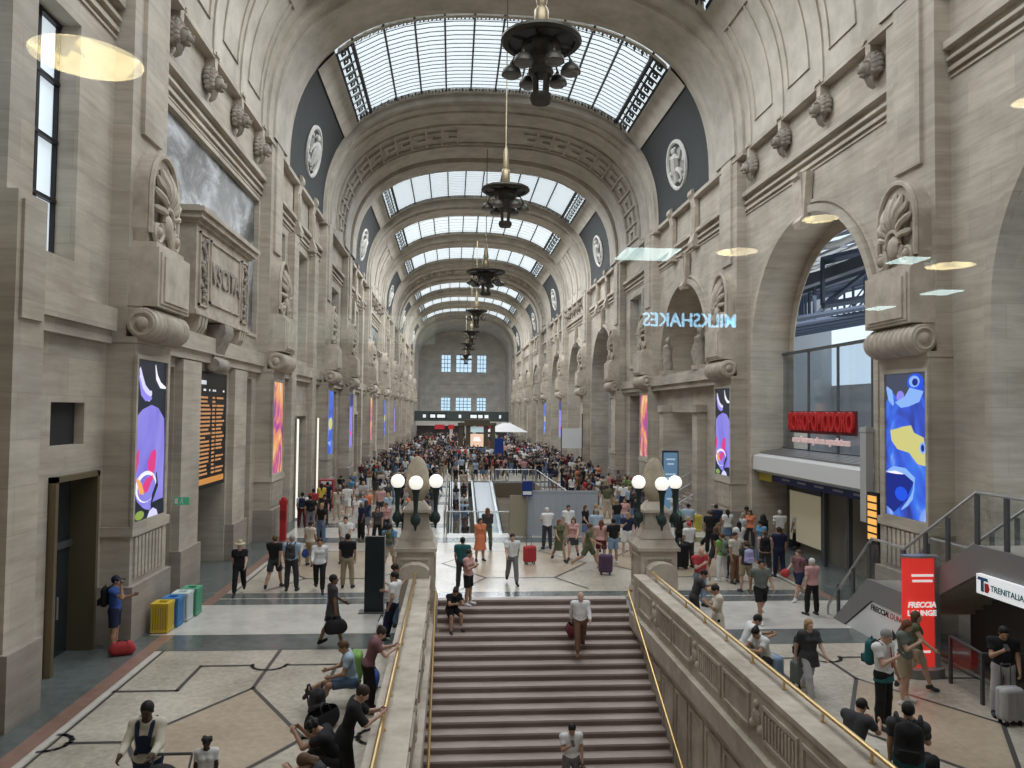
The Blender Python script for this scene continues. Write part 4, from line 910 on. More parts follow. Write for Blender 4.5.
for s, side in ((-1, 'left'), (1, 'right')):
    for i, yp in enumerate(PIERS[1:12]):
        o = sc if first else copy_tree(sc); first = False
        place(o, s, yp, 0, PX-0.02 if False else UX); o.location.x = s*UX
        tag(o, 'carved stone shell above a scrolled console on the %s pier of the %s wall' % (ORD[i], side), 'carved console', 'shell consoles on the piers')

# lion heads under the panelled vaults
def lion():
    r = empty('lion_head'); b = MB()
    b.ball((0.16, 0, 0), (0.30, 0.40, 0.46), 14, 10); b.ball((0.42, 0, -0.05), (0.24, 0.27, 0.30), 12, 8); b.ball((0.60, 0, -0.16), (0.17, 0.19, 0.15), 10, 8); b.ball((0.74, 0, -0.09), (0.05, 0.08, 0.05), 8, 6)
    b.ball((0.56, 0, -0.34), (0.12, 0.13, 0.09), 8, 6)
    for q in (-1, 1): b.ball((0.50, q*0.14, 0.12), (0.12, 0.10, 0.07), 8, 6); b.ball((0.26, q*0.30, 0.33), (0.09, 0.09, 0.12), 8, 6)
    b.build('head', DKCARVE, r, smooth=True)
    b = MB()
    for k in range(13):
        a = -0.6+ (PI+1.2)*k/12; b.ball((0.22, 0.36*math.cos(a), 0.40*math.sin(a)), (0.18, 0.14, 0.14), 8, 5)
        b.ball((0.10, 0.45*math.cos(a+.13), 0.50*math.sin(a+.13)), (0.14, 0.11, 0.11), 8, 5)
    for q in (-1, 0, 1): b.tube([(0.3, q*0.14, -0.4), (0.25, q*0.1, -0.65), (0.1, q*0.05, -0.8)], [0.1, 0.07, 0.03], 6)
    b.build('mane', DKCARVE, r, smooth=True)
    b = MB(); b.box(-0.2, 0.34, -0.17, 0.17, 0.5, 1.0); b.box(-0.2, 0.42, -0.22, 0.22, 1.0, 1.12); b.build('bracket', CARVED, r)
    return r
DKCARVE = stone('weathered_carving', (0.22, 0.195, 0.165), (0.42, 0.375, 0.32), joint=False, streak=(2, 2, 2))
li = lion(); kids(li); first = True
for c, bay in ((28.0, 'nearest'), (82.0, 'middle')):
    for s, side in ((-1, 'left'), (1, 'right')):
        for k, q in enumerate((-4.95, -1.65, 1.65, 4.95)):
            o = li if first else copy_tree(li); first = False
            place(o, s, c+q, 16.75, 10.84); o.scale = (0.85, 0.85, 0.85); tag(o, '%s lion head bracket under the %s panelled vault, %s wall' % (ORD[k], bay, side), 'lion head', 'lion head brackets below the vault')

# round reliefs on the dark vault flanks
def medallion():
    r = empty('medallion'); b = MB(); b.lathe([(1.02, 0), (1.06, 0.08), (1.0, 0.16), (0.92, 0.16), (0.86, 0.09), (0.86, 0.0)], (0, 0, 0), 36, 'x', 1.0, 1.22); b.build('ring', MEDP, r, smooth=True)
    b = MB(); b.lathe([(0.0, 0.05), (0.88, 0.05), (0.88, 0.0)], (0, 0, 0), 30, 'x', 1.0, 1.22); b.build('disc', MEDD, r)
    b = MB(); rr = random.Random(3)
    b.tube([(0.1, -0.15, -0.8), (0.14, -0.05, -0.2), (0.14, 0.1, 0.3), (0.12, 0.05, 0.55)], [0.1, 0.22, 0.24, 0.1], 8); b.ball((0.14, 0.02, 0.72), (0.12, 0.14, 0.17), 10, 7)
    b.tube([(0.12, 0.1, 0.35), (0.12, 0.45, 0.2), (0.1, 0.6, 0.5)], [0.11, 0.09, 0.06], 6); b.tube([(0.12, -0.05, 0.35), (0.12, -0.42, 0.1), (0.1, -0.55, -0.3)], [0.11, 0.09, 0.06], 6); b.tube([(0.12, 0.05, -0.2), (0.12, 0.35, -0.5), (0.1, 0.3, -0.85)], [0.16, 0.12, 0.07], 6)
    for k in range(12): a = rr.random()*6.28; q = 0.6+0.2*rr.random(); b.ball((0.07, q*math.cos(a), q*1.15*math.sin(a)), (0.07, 0.11, 0.12), 7, 5)
    b.build('relief_figure', MEDP, r, smooth=True); return r
MEDP = stone('medallion_pale', (0.42, 0.41, 0.38), (0.62, 0.6, 0.56), joint=False, streak=(2, 2, 2)); MEDD = stone('medallion_disc', (0.20, 0.20, 0.19), (0.34, 0.33, 0.31), joint=False, streak=(2, 2, 2))
me_ = medallion(); me_.scale = (1, 1, 1); kids(me_); first = True
zm = 20.1; xm = A_*(1-((zm-ZS)/B_)**2.6)**(1/2.6)
dz = 0.05; xm2 = A_*(1-((zm+dz-ZS)/B_)**2.6)**(1/2.6); tilt = math.atan2(xm-xm2, dz)
i = 0
for c, bay in ((43.2, 'nearest'), (67.3, 'second'), (97.0, 'third'), (121.2, 'fourth'), (151.2, 'fifth')):
    for s, side in ((-1, 'left'), (1, 'right')):
        o = me_ if first else copy_tree(me_); first = False
        o.location = (s*(xm+0.02), c, zm); o.rotation_euler = (0, tilt if s < 0 else -tilt, 0) if False else (0, 0, 0)
        Rm = Matrix.Rotation(0 if s < 0 else PI, 4, 'Z') @ Matrix.Rotation(tilt, 4, 'Y'); o.matrix_world = Matrix.Translation((s*(xm+0.02), c, zm)) @ Rm @ Matrix.Diagonal((1.2, 1.7, 1.12, 1))
        tag(o, 'round carved medallion on the %s dark vault bay, %s side' % (bay, side), 'medallion', 'medallions on the dark vault')

# attic brackets of the dark bays, keystones over the arches
def bracket():
    b = MB(); b.prism([(0.0, -1.7), (0.22, -1.7), (0.34, -1.35), (0.26, -1.1), (0.2, 0.5), (0.3, 0.95), (0.44, 1.15), (0.4, 1.38), (0.2, 1.45), (0, 1.45)], 'y', -0.36, 0.36)
    b.prism([(0.0, -1.75), (0.34, -1.75), (0.40, -1.5), (0.30, -1.25), (0.0, -1.2)], 'y', -0.44, 0.44)
    for y in (-0.2, 0, 0.2): b.box(0.1, 0.27, y-0.05, y+0.05, -0.95, 0.45)
    return b
bm_ = bracket().mesh('attic_bracket', CARVED)
for c, bay in ((43.2, 'nearest'), (67.3, 'second'), (97.0, 'third'), (121.2, 'fourth')):
    for s, side in ((-1, 'left'), (1, 'right')):
        for k, q in enumerate((-2.1, 2.1)):
            o = bpy.data.objects.new('attic_bracket', bm_); COL.objects.link(o); place(o, s, c+q, 16.6, WX-0.05)
            tag(o, '%s tall stone bracket below the %s dark vault bay, %s wall' % (('nearer', 'farther')[k], bay, side), 'bracket', 'attic brackets')
b = MB(); b.prism([(0.0, -0.9), (0.34, -0.9), (0.42, -0.7), (0.3, -0.5), (0.36, 0.9), (0.48, 1.0), (0.48, 1.15), (0, 1.15)], 'y', -0.3, 0.3); b.add([(0.02, -0.62, 1.1), (0.3, -0.62, 1.1), (0.3, -0.36, -0.7), (0.02, -0.36, -0.7), (0.02, 0.62, 1.1), (0.3, 0.62, 1.1), (0.3, 0.36, -0.7), (0.02, 0.36, -0.7)], [(0, 1, 2, 3), (4, 5, 6, 7), (0, 1, 5, 4), (2, 3, 7, 6), (1, 2, 6, 5)])
km = b.mesh('keystone', CARVED)
for i, (c, lab) in enumerate(((12.9, 'carved keystone over the right arch nearest the camera'), (28.0, 'carved keystone over the big right arch with the shop'), (42.8, 'carved keystone over the right niche with statues'), (67.3, 'carved keystone over the right arch with the blue screen'), (82.1, 'carved keystone over the fifth right arch'), (97.0, 'carved keystone over the sixth right arch'))):
    o = bpy.data.objects.new('keystone', km); COL.objects.link(o); place(o, 1, c, 13.7, WX-0.02); tag(o, lab, 'keystone', 'keystones over the arches')

# inscribed tablet over the departures opening and its repeats
def tablet(yc, lab, letters):
    r = empty('exit_tablet', (-WX, yc, 0)); tag(r, lab, 'tablet', 'inscribed tablets')
    b = MB(); b.box(-0.1, 0.45, -3.1, 3.1, 8.75, 11.5); b.box(-0.1, 0.55, -3.2, 3.2, 11.5, 11.62); b.box(-0.1, 0.68, -3.35, 3.35, 11.62, 11.8); b.box(-0.1, 0.78, -3.45, 3.45, 11.8, 11.95); b.box(-0.1, 0.5, -3.0, 3.0, 11.95, 12.1); b.box(-0.1, 0.52, -3.15, 3.15, 8.65, 8.8); b.build('slab', CARVED, r)
    b = MB()
    for y0, y1, z0, z1 in ((-1.75, 1.75, 9.15, 11.25), (-2.85, -2.0, 8.95, 11.3), (2.0, 2.85, 8.95, 11.3)):
        b.box(0.45, 0.51, y0, y1, z1-0.07, z1); b.box(0.45, 0.51, y0, y1, z0, z0+0.07); b.box(0.45, 0.51, y0, y0+0.07, z0, z1); b.box(0.45, 0.51, y1-0.07, y1, z0, z1)
    b.build('panel_frames', CARVED, r)
    b = MB(); rr = random.Random(5)
    for yc_ in (-2.42, 2.42):
        for k in range(16): b.ball((0.5, yc_+rr.uniform(-0.2, 0.2), 9.2+k*0.125), (0.08, rr.uniform(0.08, 0.16), 0.1), 7, 5)
    b.build('garlands', DKCARVE, r, smooth=True)
    if letters:
        o = text('lettering', letters, 1.0, DKCARVE, facing((-WX+0.47, yc, 10.15), (0, 1, 0), (0, 0, 1)), r, bold=0.012, depth=0.05)
    for q in (-2.3, 2.3):
        b = MB()
        for d in (-0.3, 0, 0.3): b.prism([(0, 8.65), (0.5, 8.65), (0.44, 8.3), (0.25, 8.0), (0.22, 7.4), (0.1, 7.2), (0, 7.2)], 'y', q+d-0.11, q+d+0.11)
        b.build('console', CARVED, r)
    b = MB(); b.prism([(0, 8.6), (0.62, 8.6), (0.66, 8.3), (0.5, 8.0), (0.3, 7.5), (0.42, 7.25), (0.36, 7.0), (0, 7.0)], 'y', -0.5, 0.5); b.lathe([(0.0, -0.62), (0.22, -0.62), (0.26, -0.5), (0.26, 0.5), (0.22, 0.62), (0, 0.62)], (0.3, 0, 7.2), 12, 'y'); b.build('keystone_scroll', DKCARVE, r, smooth=True)
    return r
tablet(27.6, 'stone tablet lettered VSCITA above the departures board', 'VSCITA')
tablet(82.0, 'stone tablet farther along the left wall beyond two video screens', None)

# statues on the right niche balcony
def statue(y, lab, s_=1.0):
    r = empty('statue_group', (10.55, y, 8.05)); tag(r, lab, 'statue', 'statues on the niche balcony'); b = MB(); b.box(-0.3, 0.3, -0.45, 0.45, 0, 0.25); b.build('base', CARVED, r)
    b = MB(); b.tube([(0, 0, 0.25), (0, 0, 0.7), (0, 0.05, 1.2), (0, 0, 1.7), (0, 0, 1.85)], [0.34, 0.30, 0.26, 0.30, 0.12], 12); b.ball((0, 0, 2.08), (0.16, 0.16, 0.2), 10, 8)
    b.tube([(0, 0.28, 1.65), (-0.1, 0.5, 1.3), (-0.2, 0.3, 1.0)], [0.11, 0.09, 0.06], 8); b.tube([(0, -0.28, 1.65), (-0.1, -0.45, 1.95), (-0.05, -0.55, 2.3)], [0.11, 0.09, 0.06], 8); b.tube([(-0.1, 0.3, 0.3), (-0.2, 0.42, 0.9), (-0.1, 0.5, 1.4)], [0.12, 0.16, 0.08], 8)
    b.build('figure', DKCARVE, r, smooth=True)
statue(45.6, 'weathered stone statue at the far end of the niche balcony'); statue(39.6, 'weathered stone statue at the near end of the niche balcony')

# ------------------------------------------------------------------ video screens on the piers
def emi(name, col, es): return plain(name, [c*0.2 for c in col], 0.3, emit=col, es=es)
V = {'black': emi('screen_black', (0.012, 0.018, 0.03), 1), 'lav': emi('screen_lavender', (0.31, 0.28, 0.95), 0.85), 'pale': emi('screen_pale_lilac', (0.72, 0.70, 1.0), 0.95), 'pink': emi('screen_pink', (0.80, 0.05, 0.25), 0.9), 'white': emi('screen_white', (0.92, 0.9, 1.0), 1.0), 'org': emi('screen_orange', (0.95, 0.45, 0.15), 0.9), 'green': emi('screen_green', (0.35, 0.5, 0.1), 0.7),
     'blue': emi('screen_blue', (0.02, 0.10, 0.85), 0.9), 'navy': emi('screen_navy', (0.01, 0.025, 0.25), 0.9), 'sky': emi('screen_light_blue', (0.28, 0.5, 1.0), 0.9), 'yel': emi('screen_yellow', (0.72, 0.68, 0.25), 0.85), 'grey': emi('screen_grey', (0.06, 0.075, 0.12), 0.9)}
def ramp_mat(name, stops, scale=0.7, dist=1.5, es=0.9):
    m, nt, b = nodes_of(name); N = nt.nodes.new; L = nt.links.new
    tc = N('ShaderNodeTexCoord'); mp = N('ShaderNodeMapping'); mp.inputs['Scale'].default_value = (1, 1, 0.55); L(tc.outputs['Object'], mp.inputs[0])
    n = N('ShaderNodeTexNoise'); n.inputs['Scale'].default_value = scale; n.inputs['Detail'].default_value = 2.5; n.inputs['Distortion'].default_value = dist; L(mp.outputs[0], n.inputs['Vector'])
    r = N('ShaderNodeValToRGB'); e = r.color_ramp.elements
    e[0].position = stops[0][0]; e[0].color = (*stops[0][1], 1); e[1].position = stops[-1][0]; e[1].color = (*stops[-1][1], 1)
    for p, c in stops[1:-1]: q = e.new(p); q.color = (*c, 1)
    L(n.outputs['Fac'], r.inputs[0]); L(r.outputs[0], b.inputs['Emission Color']); b.inputs['Emission Strength'].default_value = es; b.inputs['Base Color'].default_value = (0.05, 0.05, 0.05, 1); b.inputs['Roughness'].default_value = 0.3
    return m
FIRE = ramp_mat('screen_fire', [(0.34, (0.18, 0.02, 0.28)), (0.43, (0.55, 0.05, 0.35)), (0.52, (0.9, 0.30, 0.10)), (0.60, (0.95, 0.65, 0.25)), (0.68, (0.85, 0.75, 0.9))], 0.9)
BLUEM = ramp_mat('screen_blue_swirl', [(0.33, (0.005, 0.02, 0.25)), (0.45, (0.02, 0.10, 0.8)), (0.56, (0.03, 0.2, 0.95)), (0.66, (0.35, 0.5, 1.0))], 0.8)
BLOBN = ramp_mat('screen_lilac_cloud', [(0.3, (0.20, 0.16, 0.82)), (0.6, (0.34, 0.31, 0.98)), (0.78, (0.62, 0.46, 1.0))], 0.6, es=0.85)
def ell(cx, cy_, rx, ry, a0=0, a1=360, k=18): return [(cx+rx*math.cos(math.radians(a0+(a1-a0)*i/k)), cy_+ry*math.sin(math.radians(a0+(a1-a0)*i/k))) for i in range(k+(0 if a1-a0 == 360 else 1))]
def stroke(pts, w):
    """outline of a tapering brush stroke"""
    L_, R_ = [], []
    for i, p in enumerate(pts):
        q0, q1 = Vector(pts[max(i-1, 0)]), Vector(pts[min(i+1, len(pts)-1)]); d = (q1-q0).normalized(); t = i/(len(pts)-1); ww = w*math.sin(PI*(0.08+0.84*t)); L_.append((p[0]-d.y*ww, p[1]+d.x*ww*0.45)); R_.append((p[0]+d.y*ww, p[1]-d.x*ww*0.45))
    return L_+R_[::-1]
ART = {  # (material, outline in 0..1 x 0..1, v counted from the top)
 'swirl': ('black', [(BLOBN, [(0.0, 0.36), (0.2, 0.31), (0.5, 0.28), (0.75, 0.30), (0.97, 0.37), (1.0, 0.5), (1.0, 0.9), (0.8, 0.905), (0.6, 0.91), (0.55, 0.97), (0.3, 0.93), (0.1, 0.88), (0.0, 0.8)]), ('pale', stroke([(0.08, 0.05), (0.15, 0.14), (0.25, 0.2), (0.42, 0.225), (0.5, 0.20)], 0.10)), ('lav', stroke([(0.05, 0.1), (0.16, 0.2), (0.3, 0.235), (0.5, 0.24)], 0.06)), ('white', stroke([(0.60, 0.02), (0.66, 0.1), (0.8, 0.15), (1.0, 0.165)], 0.05)), ('pink', stroke([(0.68, 0.58), (0.6, 0.64), (0.5, 0.70), (0.46, 0.74)], 0.16)), ('pink', stroke([(0.1, 0.56), (0.04, 0.62), (0.02, 0.7)], 0.08)), ('white', ell(0.38, 0.80, 0.36, 0.10)), (BLOBN, ell(0.40, 0.81, 0.31, 0.085)), ('black', stroke([(0.72, 0.72), (0.76, 0.80), (0.62, 0.87), (0.55, 0.93)], 0.05)), ('pink', stroke([(0.6, 0.745), (0.4, 0.79), (0.15, 0.83)], 0.10)), ('org', stroke([(0.05, 0.74), (0.18, 0.80), (0.3, 0.84)], 0.08)), ('black', [(0.0, 0.87), (0.25, 0.93), (0.5, 0.955), (0.7, 0.93), (1.0, 0.915), (1.0, 1.0), (0.0, 1.0)]), ('green', ell(0.17, 0.97, 0.15, 0.028)), ('pale', [(0.42, 1.0), (0.5, 0.96), (0.62, 0.945), (0.75, 0.965), (0.8, 1.0)])]),
 'blue': (BLUEM, [('grey', [(0, 0), (1, 0), (1, 0.10), (0.8, 0.06), (0.62, 0.1), (0.5, 0.2), (0.3, 0.17), (0.15, 0.12), (0, 0.2)]), ('sky', stroke([(0.02, 0.09), (0.12, 0.15), (0.2, 0.22)], 0.09)), ('lav', ell(0.38, 0.16, 0.1, 0.04)), ('blue', ell(0.75, 0.065, 0.2, 0.06)), ('sky', ell(0.73, 0.06, 0.13, 0.04)), ('navy', ell(0.75, 0.065, 0.07, 0.025)), ('sky', [(0.25, 0.2), (0.5, 0.16), (0.62, 0.1), (0.95, 0.13), (0.85, 0.2), (0.6, 0.23), (0.4, 0.24)]), ('yel', [(0.12, 0.40), (0.3, 0.385), (0.45, 0.37), (0.65, 0.36), (0.72, 0.41), (0.95, 0.44), (1.0, 0.56), (0.98, 0.63), (0.8, 0.62), (0.6, 0.55), (0.3, 0.53), (0.15, 0.47)]), ('navy', [(0, 0.68), (0.3, 0.67), (0.6, 0.69), (0.72, 0.74), (0.6, 0.82), (0.45, 0.9), (0.2, 0.98), (0, 0.94)]), ('sky', stroke([(0.0, 0.70), (0.2, 0.67), (0.5, 0.68), (0.72, 0.73), (0.70, 0.80)], 0.05)), ('white', stroke([(0.05, 0.70), (0.25, 0.695), (0.45, 0.70)], 0.025)), ('sky', stroke([(0.72, 0.78), (0.66, 0.85), (0.55, 0.9), (0.4, 0.95)], 0.04)), ('blue', ell(0.4, 0.84, 0.16, 0.05)), ('sky', ell(0.93, 0.51, 0.07, 0.04)), ('navy', ell(0.93, 0.51, 0.04, 0.025))]),
 'fire': (FIRE, []), 'lilac': (BLOBN, [('navy', [(0, 0), (1, 0), (1, 0.2), (0.5, 0.26), (0, 0.2)]), ('pink', stroke([(0.2, 0.7), (0.5, 0.75), (0.8, 0.72)], 0.1))]), 'blues': (BLUEM, [('yel', ell(0.55, 0.52, 0.4, 0.1)), ('sky', stroke([(0.1, 0.8), (0.5, 0.85), (0.8, 0.78)], 0.08))])}
def video_screen(s, yp, art, lab):
    yp -= 0.15; r = empty('video_screen', (s*(PX+0.1), yp, 0)); tag(r, lab, 'video screen', 'video screens on the piers'); W_, z0, z1 = 1.9, 2.89, 6.9; xi = -s
    b = MB(); b.box(*sorted((xi*0.0, xi*0.12)), -W_/2-0.05, W_/2+0.05, z0-0.05, z1+0.05); b.build('housing', BLACK, r)
    base, shapes = ART[art]; base = V[base] if isinstance(base, str) else base; mats = [base]; b = MB()
    def pt(u, v, d): return (xi*(0.125+d), (-W_/2+u*W_) if s < 0 else (W_/2-u*W_), z1-v*(z1-z0))
    b.quad(pt(0, 0, 0), pt(1, 0, 0), pt(1, 1, 0), pt(0, 1, 0))
    for i, (m, poly) in enumerate(shapes):
        m = V[m] if isinstance(m, str) else m
        if m not in mats: mats.append(m)
        b.mat(mats.index(m)); poly = [(min(max(u, 0), 1), min(max(v, 0), 1)) for u, v in poly]; b.poly(poly, [], lambda p, i=i: pt(p[0], p[1], 0.0015*(i+1)))
    b.build('display', mats, r)
SC = [(-1, 1, 'swirl', 'tall purple swirl video screen on the first left pier'), (1, 1, 'blue', 'tall blue and yellow video screen on the first right pier'), (-1, 2, 'fire', 'magenta and orange video screen on the second left pier'), (1, 2, 'swirl', 'purple swirl video screen on the second right pier by the wall stairs'),
      (-1, 3, 'blues', 'blue and yellow video screen on the third left pier'), (1, 3, 'fire', 'magenta and orange video screen on the third right pier'), (-1, 4, 'lilac', 'lilac video screen on the fourth left pier'), (-1, 5, 'fire', 'orange video screen on the fifth left pier'), (-1, 6, 'blues', 'blue video screen on the sixth left pier'), (-1, 7, 'lilac', 'lilac video screen on the seventh left pier'),
      (1, 6, 'lilac', 'lilac video screen on the sixth right pier'), (1, 7, 'blues', 'blue video screen on the seventh right pier')]
for s, i, art, lab in SC: video_screen(s, PIERS[i], art, lab)

# departures board
r = empty('departures_board', (-11.0, 27.75, 0)); tag(r, 'black departures board with rows of orange lettering above the left opening', 'departures board')
b = MB(); b.box(-0.1, 0.14, -1.75, 1.75, 2.95, 6.97); b.build('housing', BLACK, r)
b = MB(); b.box(0.14, 0.145, -1.62, 1.62, 3.05, 6.85); b.build('display', plain('board_black', (0.015, 0.013, 0.012), 0.35), r)
AMB = plain('amber_letters', (0.4, 0.2, 0.08), 0.5, emit=(1.0, 0.48, 0.20), es=0.48); rr = random.Random(11)
rows = MB()
for k in range(20):
    z = 3.42+k*0.138; y = -1.55
    for w0, w1, f in ((0.22, 0.3, 1), (0.6, 1.2, 1), (0.3, 0.4, 1), (0.5, 1.0, 0.9), (0.1, 0.2, 0.8)):
        w = rr.uniform(w0, w1)
        if rr.random() < f and y+w < 1.58:
            yy_ = y
            while yy_ < y+w-0.05: q = rr.uniform(0.05, 0.11); rows.box(0.146, 0.15, yy_, min(yy_+q, y+w), z, z+0.068); yy_ += q+0.035
        y += w1+0.08
rows.build('amber_rows', AMB, r)
b = MB(); y = -1.5
for w in (0.12, 0.1, 0.14, 0.1, 0.12, 0.1, 0.1, 0.12): b.box(0.146, 0.15, y, y+w-0.02, 6.52, 6.66); y += w
for y, w in ((-1.5, 0.2), (-0.9, 0.25), (-0.3, 0.12), (0.1, 0.14), (0.3, 0.16), (1.3, 0.18)): b.box(0.146, 0.15, y, y+w, 6.3, 6.37)
b.build('white_heading', SGNW, r); b = MB(); b.box(0.146, 0.15, -1.6, 1.6, 3.1, 3.3); b.build('amber_footer', plain('amber_strip', (0.4, 0.18, 0.04), 0.5, emit=(1, 0.42, 0.1), es=0.4), r)
# opening behind it and the door furniture on the left
r = empty('glazed_door', (-11.3, 18.05, 0)); tag(r, 'dark glazed door in a yellowish metal frame, near left wall', 'door')
b = MB(); b.box(-0.15, 0.55, -1.02, -0.9, 0, 4.2); b.box(-0.15, 0.55, 0.9, 1.02, 0, 4.2); b.box(-0.15, 0.55, -1.02, 1.02, 4.08, 4.2); b.build('frame', plain('olive_bronze_frame', (0.20, 0.165, 0.10), 0.4, 0.5), r)
b = MB(); b.box(-0.1, -0.05, -0.9, 0.9, 0, 4.08); b.build('glass', plain('dark_door_glass', (0.02, 0.03, 0.035), 0.12, spec=0.6), r); b = MB(); b.box(-0.06, 0.02, -0.9, 0.9, 2.45, 2.6); b.box(-0.06, 0.02, -0.05, 0.05, 0, 2.45); b.build('transom', DGREY, r)
b = MB(); b.tube([(0.06, 0.2, 0.9), (0.06, 0.2, 1.4)], 0.025, 6); b.build('handle', STEEL, r)
r = empty('tall_window', (-11.46, 13.1, 8.95)); tag(r, 'tall bright window with dark bars behind the near left pillar', 'window')
b = MB(); b.quad((0, -4.7, 0), (0, 4.7, 0), (0, 4.7, 5.35), (0, -4.7, 5.35)); b.build('glass', plain('window_daylight_glass', (0.6, 0.7, 0.75), 0.3, emit=(0.78, 0.88, 0.95), es=0.75), r); b = MB()
for k in range(12): y = -4.7+9.4*k/11; b.box(0.02, 0.12, y-0.05, y+0.05, 0, 5.3)
for k in range(5): z = 5.3*k/4; b.box(0.02, 0.14, -4.7, 4.7, z-0.04, z+0.04)
b.build('glazing_bars', BLACK, r)

# ------------------------------------------------------------------ chandeliers
def chandelier():
    r = empty('chandelier')
    b = MB(); b.lathe([(0.90, 0.02), (0.94, -0.06), (1.06, -0.07), (1.13, 0.0), (1.11, 0.08), (0.98, 0.10), (0.91, 0.07), (0.90, 0.02)], (0, 0, 0), 32); b.build('ring', BRONZE, r, smooth=True)
    b = MB(); b.lathe([(0.0, 0.05), (0.38, 0.05), (0.54, -0.05), (0.56, -0.22), (0.46, -0.42), (0.34, -0.5), (0.30, -0.75), (0.36, -0.85), (0.30, -0.95), (0.0, -0.95)], (0, 0, 0), 20); b.build('bowl', BRONZE, r, smooth=True)
    b = MB()
    for k in range(6): a = PI/3*k+0.26; b.tube([(0.45*math.cos(a), 0.45*math.sin(a), 0.0), (1.0*math.cos(a), 1.0*math.sin(a), 0.03)], [0.07, 0.05], 6)
    b.build('spokes', BRONZE, r)
    b = MB()
    for k in range(4): a = PI/2*k+0.5; b.tube([(0.24*math.cos(a), 0.24*math.sin(a), -0.8), (0.19*math.cos(a), 0.19*math.sin(a), -1.5)], 0.07, 6)
    b.lathe([(0.0, -1.72), (0.26, -1.72), (0.32, -1.6), (0.30, -1.48), (0.0, -1.46)], (0, 0, 0), 14); b.build('lower_cage', BRONZE, r, smooth=True)
    b = MB(); b.lathe([(0.10, 0.05), (0.17, 0.2), (0.14, 0.3), (0.2, 0.42), (0.2, 0.9), (0.13, 1.0), (0.16, 1.15), (0.12, 1.5), (0.09, 1.9), (0.05, 2.0), (0.028, 2.1), (0.028, 10.0)], (0, 0, 0), 12); b.build('stem', plain('chandelier_brass', (0.34, 0.28, 0.18), 0.4, 0.6), r, smooth=True)
    for k in range(6):
        a = PI/3*k+0.85; x, y = 0.82*math.cos(a), 0.82*math.sin(a)
        b = MB(); b.lathe([(0.0, -0.46), (0.05, -0.46), (0.06, -0.54), (0.15, -0.57), (0.24, -0.66), (0.28, -0.78), (0.285, -0.82), (0.25, -0.82)], (x, y, -0.08), 16); b.tube([(x*0.6, y*0.6, -0.15), (x*0.85, y*0.85, -0.3), (x, y, -0.54)], 0.03, 6)
        o = b.build('bell_shade', BRONZE, r, smooth=True); g = MB(); g.lathe([(0.25, -0.82), (0.2, -0.88), (0.0, -0.9)], (x, y, -0.08), 14); g.build('lamp_glass', MATS['lamp_glass'] if 'lamp_glass' in MATS else plain('lamp_glass', (0.16, 0.15, 0.13), 0.3), o)
    return r
ch = chandelier(); kids(ch)
for k, (y, lab) in enumerate(((20.9, 'big bronze chandelier nearest the camera'), (35.3, 'second bronze chandelier from the camera'), (56.5, 'third bronze chandelier below the double arch'), (78.5, 'fourth bronze chandelier from the camera'), (99, 'fifth bronze chandelier from the camera'), (117, 'sixth bronze chandelier, far down the hall'), (140, 'last small looking bronze chandelier near the far wall'))):
    o = ch if k == 0 else copy_tree(ch); o.location = (-0.1, y, 15.98); o.rotation_euler = (0, 0, 0.2*k); o.scale = (1.3, 1.3, 1.0) if k == 2 else (1, 1, 1); tag(o, lab, 'chandelier', 'chandeliers down the middle of the hall')

# ------------------------------------------------------------------ lamps of the mezzanine behind the camera; the glass wall mirrors them
LAMPC = plain('lamp_disc_glow', (0.8, 0.75, 0.6), 0.4, emit=(1.0, 0.90, 0.62), es=5.0); PANC = plain('panel_lamp_glow', (0.8, 0.85, 0.85), 0.4, emit=(0.75, 1.0, 0.98), es=5.0*2.4); BLK2 = BLACK
zc_ = 8.6
def mirrored(px, py):
    """where a ceiling lamp hangs so that the glass wall shows it in this direction"""
    d = F+R1*((px-512)/769.0)+U1*((384-py)/769.0); t = (zc_-0.16-CAM.z)/d.z; return CAM.x+d.x*t, 2*YN-d.y*t, d.y*t
for px, py, wpx, lab in ((87, 59, 116, 'large round drum lamp on the mezzanine ceiling nearest the glass'), (820, 219, 42, 'round drum lamp mirrored in the big right arch'), (737, 252, 48, 'round drum lamp mirrored above the mirrored sign'), (950, 266, 54, 'round drum lamp mirrored beside the right shell'), (1030, 102, 40, 'round drum lamp mirrored at the right picture edge')):
    x, y, dd = mirrored(px, py); rad = wpx/2/769.0*dd*0.9; r = empty('drum_lamp', (x, y, zc_-0.16)); tag(r, lab, 'ceiling lamp', 'mezzanine ceiling lamps')
    b = MB(); b.lathe([(0, 0), (rad*0.97, 0)], (0, 0, 0), 40); b.build('diffuser', LAMPC, r); b = MB(); b.lathe([(rad*0.97, 0), (rad, 0.0), (rad, 0.16), (0, 0.16)], (0, 0, 0), 40); b.build('drum', WHITE, r)
for px, py, w, d_, lab in ((647, 260, 0.95, 1.0, 'square panel lamp mirrored left of the mirrored sign'), (908, 266, 0.5, 0.6, 'square panel lamp mirrored on the right shell'), (945, 297, 0.75, 0.7, 'square panel lamp mirrored below the right shell'), (883, 312, 0.6, 0.7, 'square panel lamp mirrored on the shell pedestal')):
    x, y, dd = mirrored(px, py); r = empty('panel_lamp', (x, y, zc_-0.05)); tag(r, lab, 'ceiling lamp', 'mezzanine panel lamps'); b = MB(); b.box(-w/2, w/2, -d_/2, d_/2, -0.02, 0.0); b.build('diffuser', PANC, r); b = MB(); b.box(-w/2-0.03, w/2+0.03, -d_/2-0.03, d_/2+0.03, 0.0, 0.05); b.build('frame', WHITE, r)
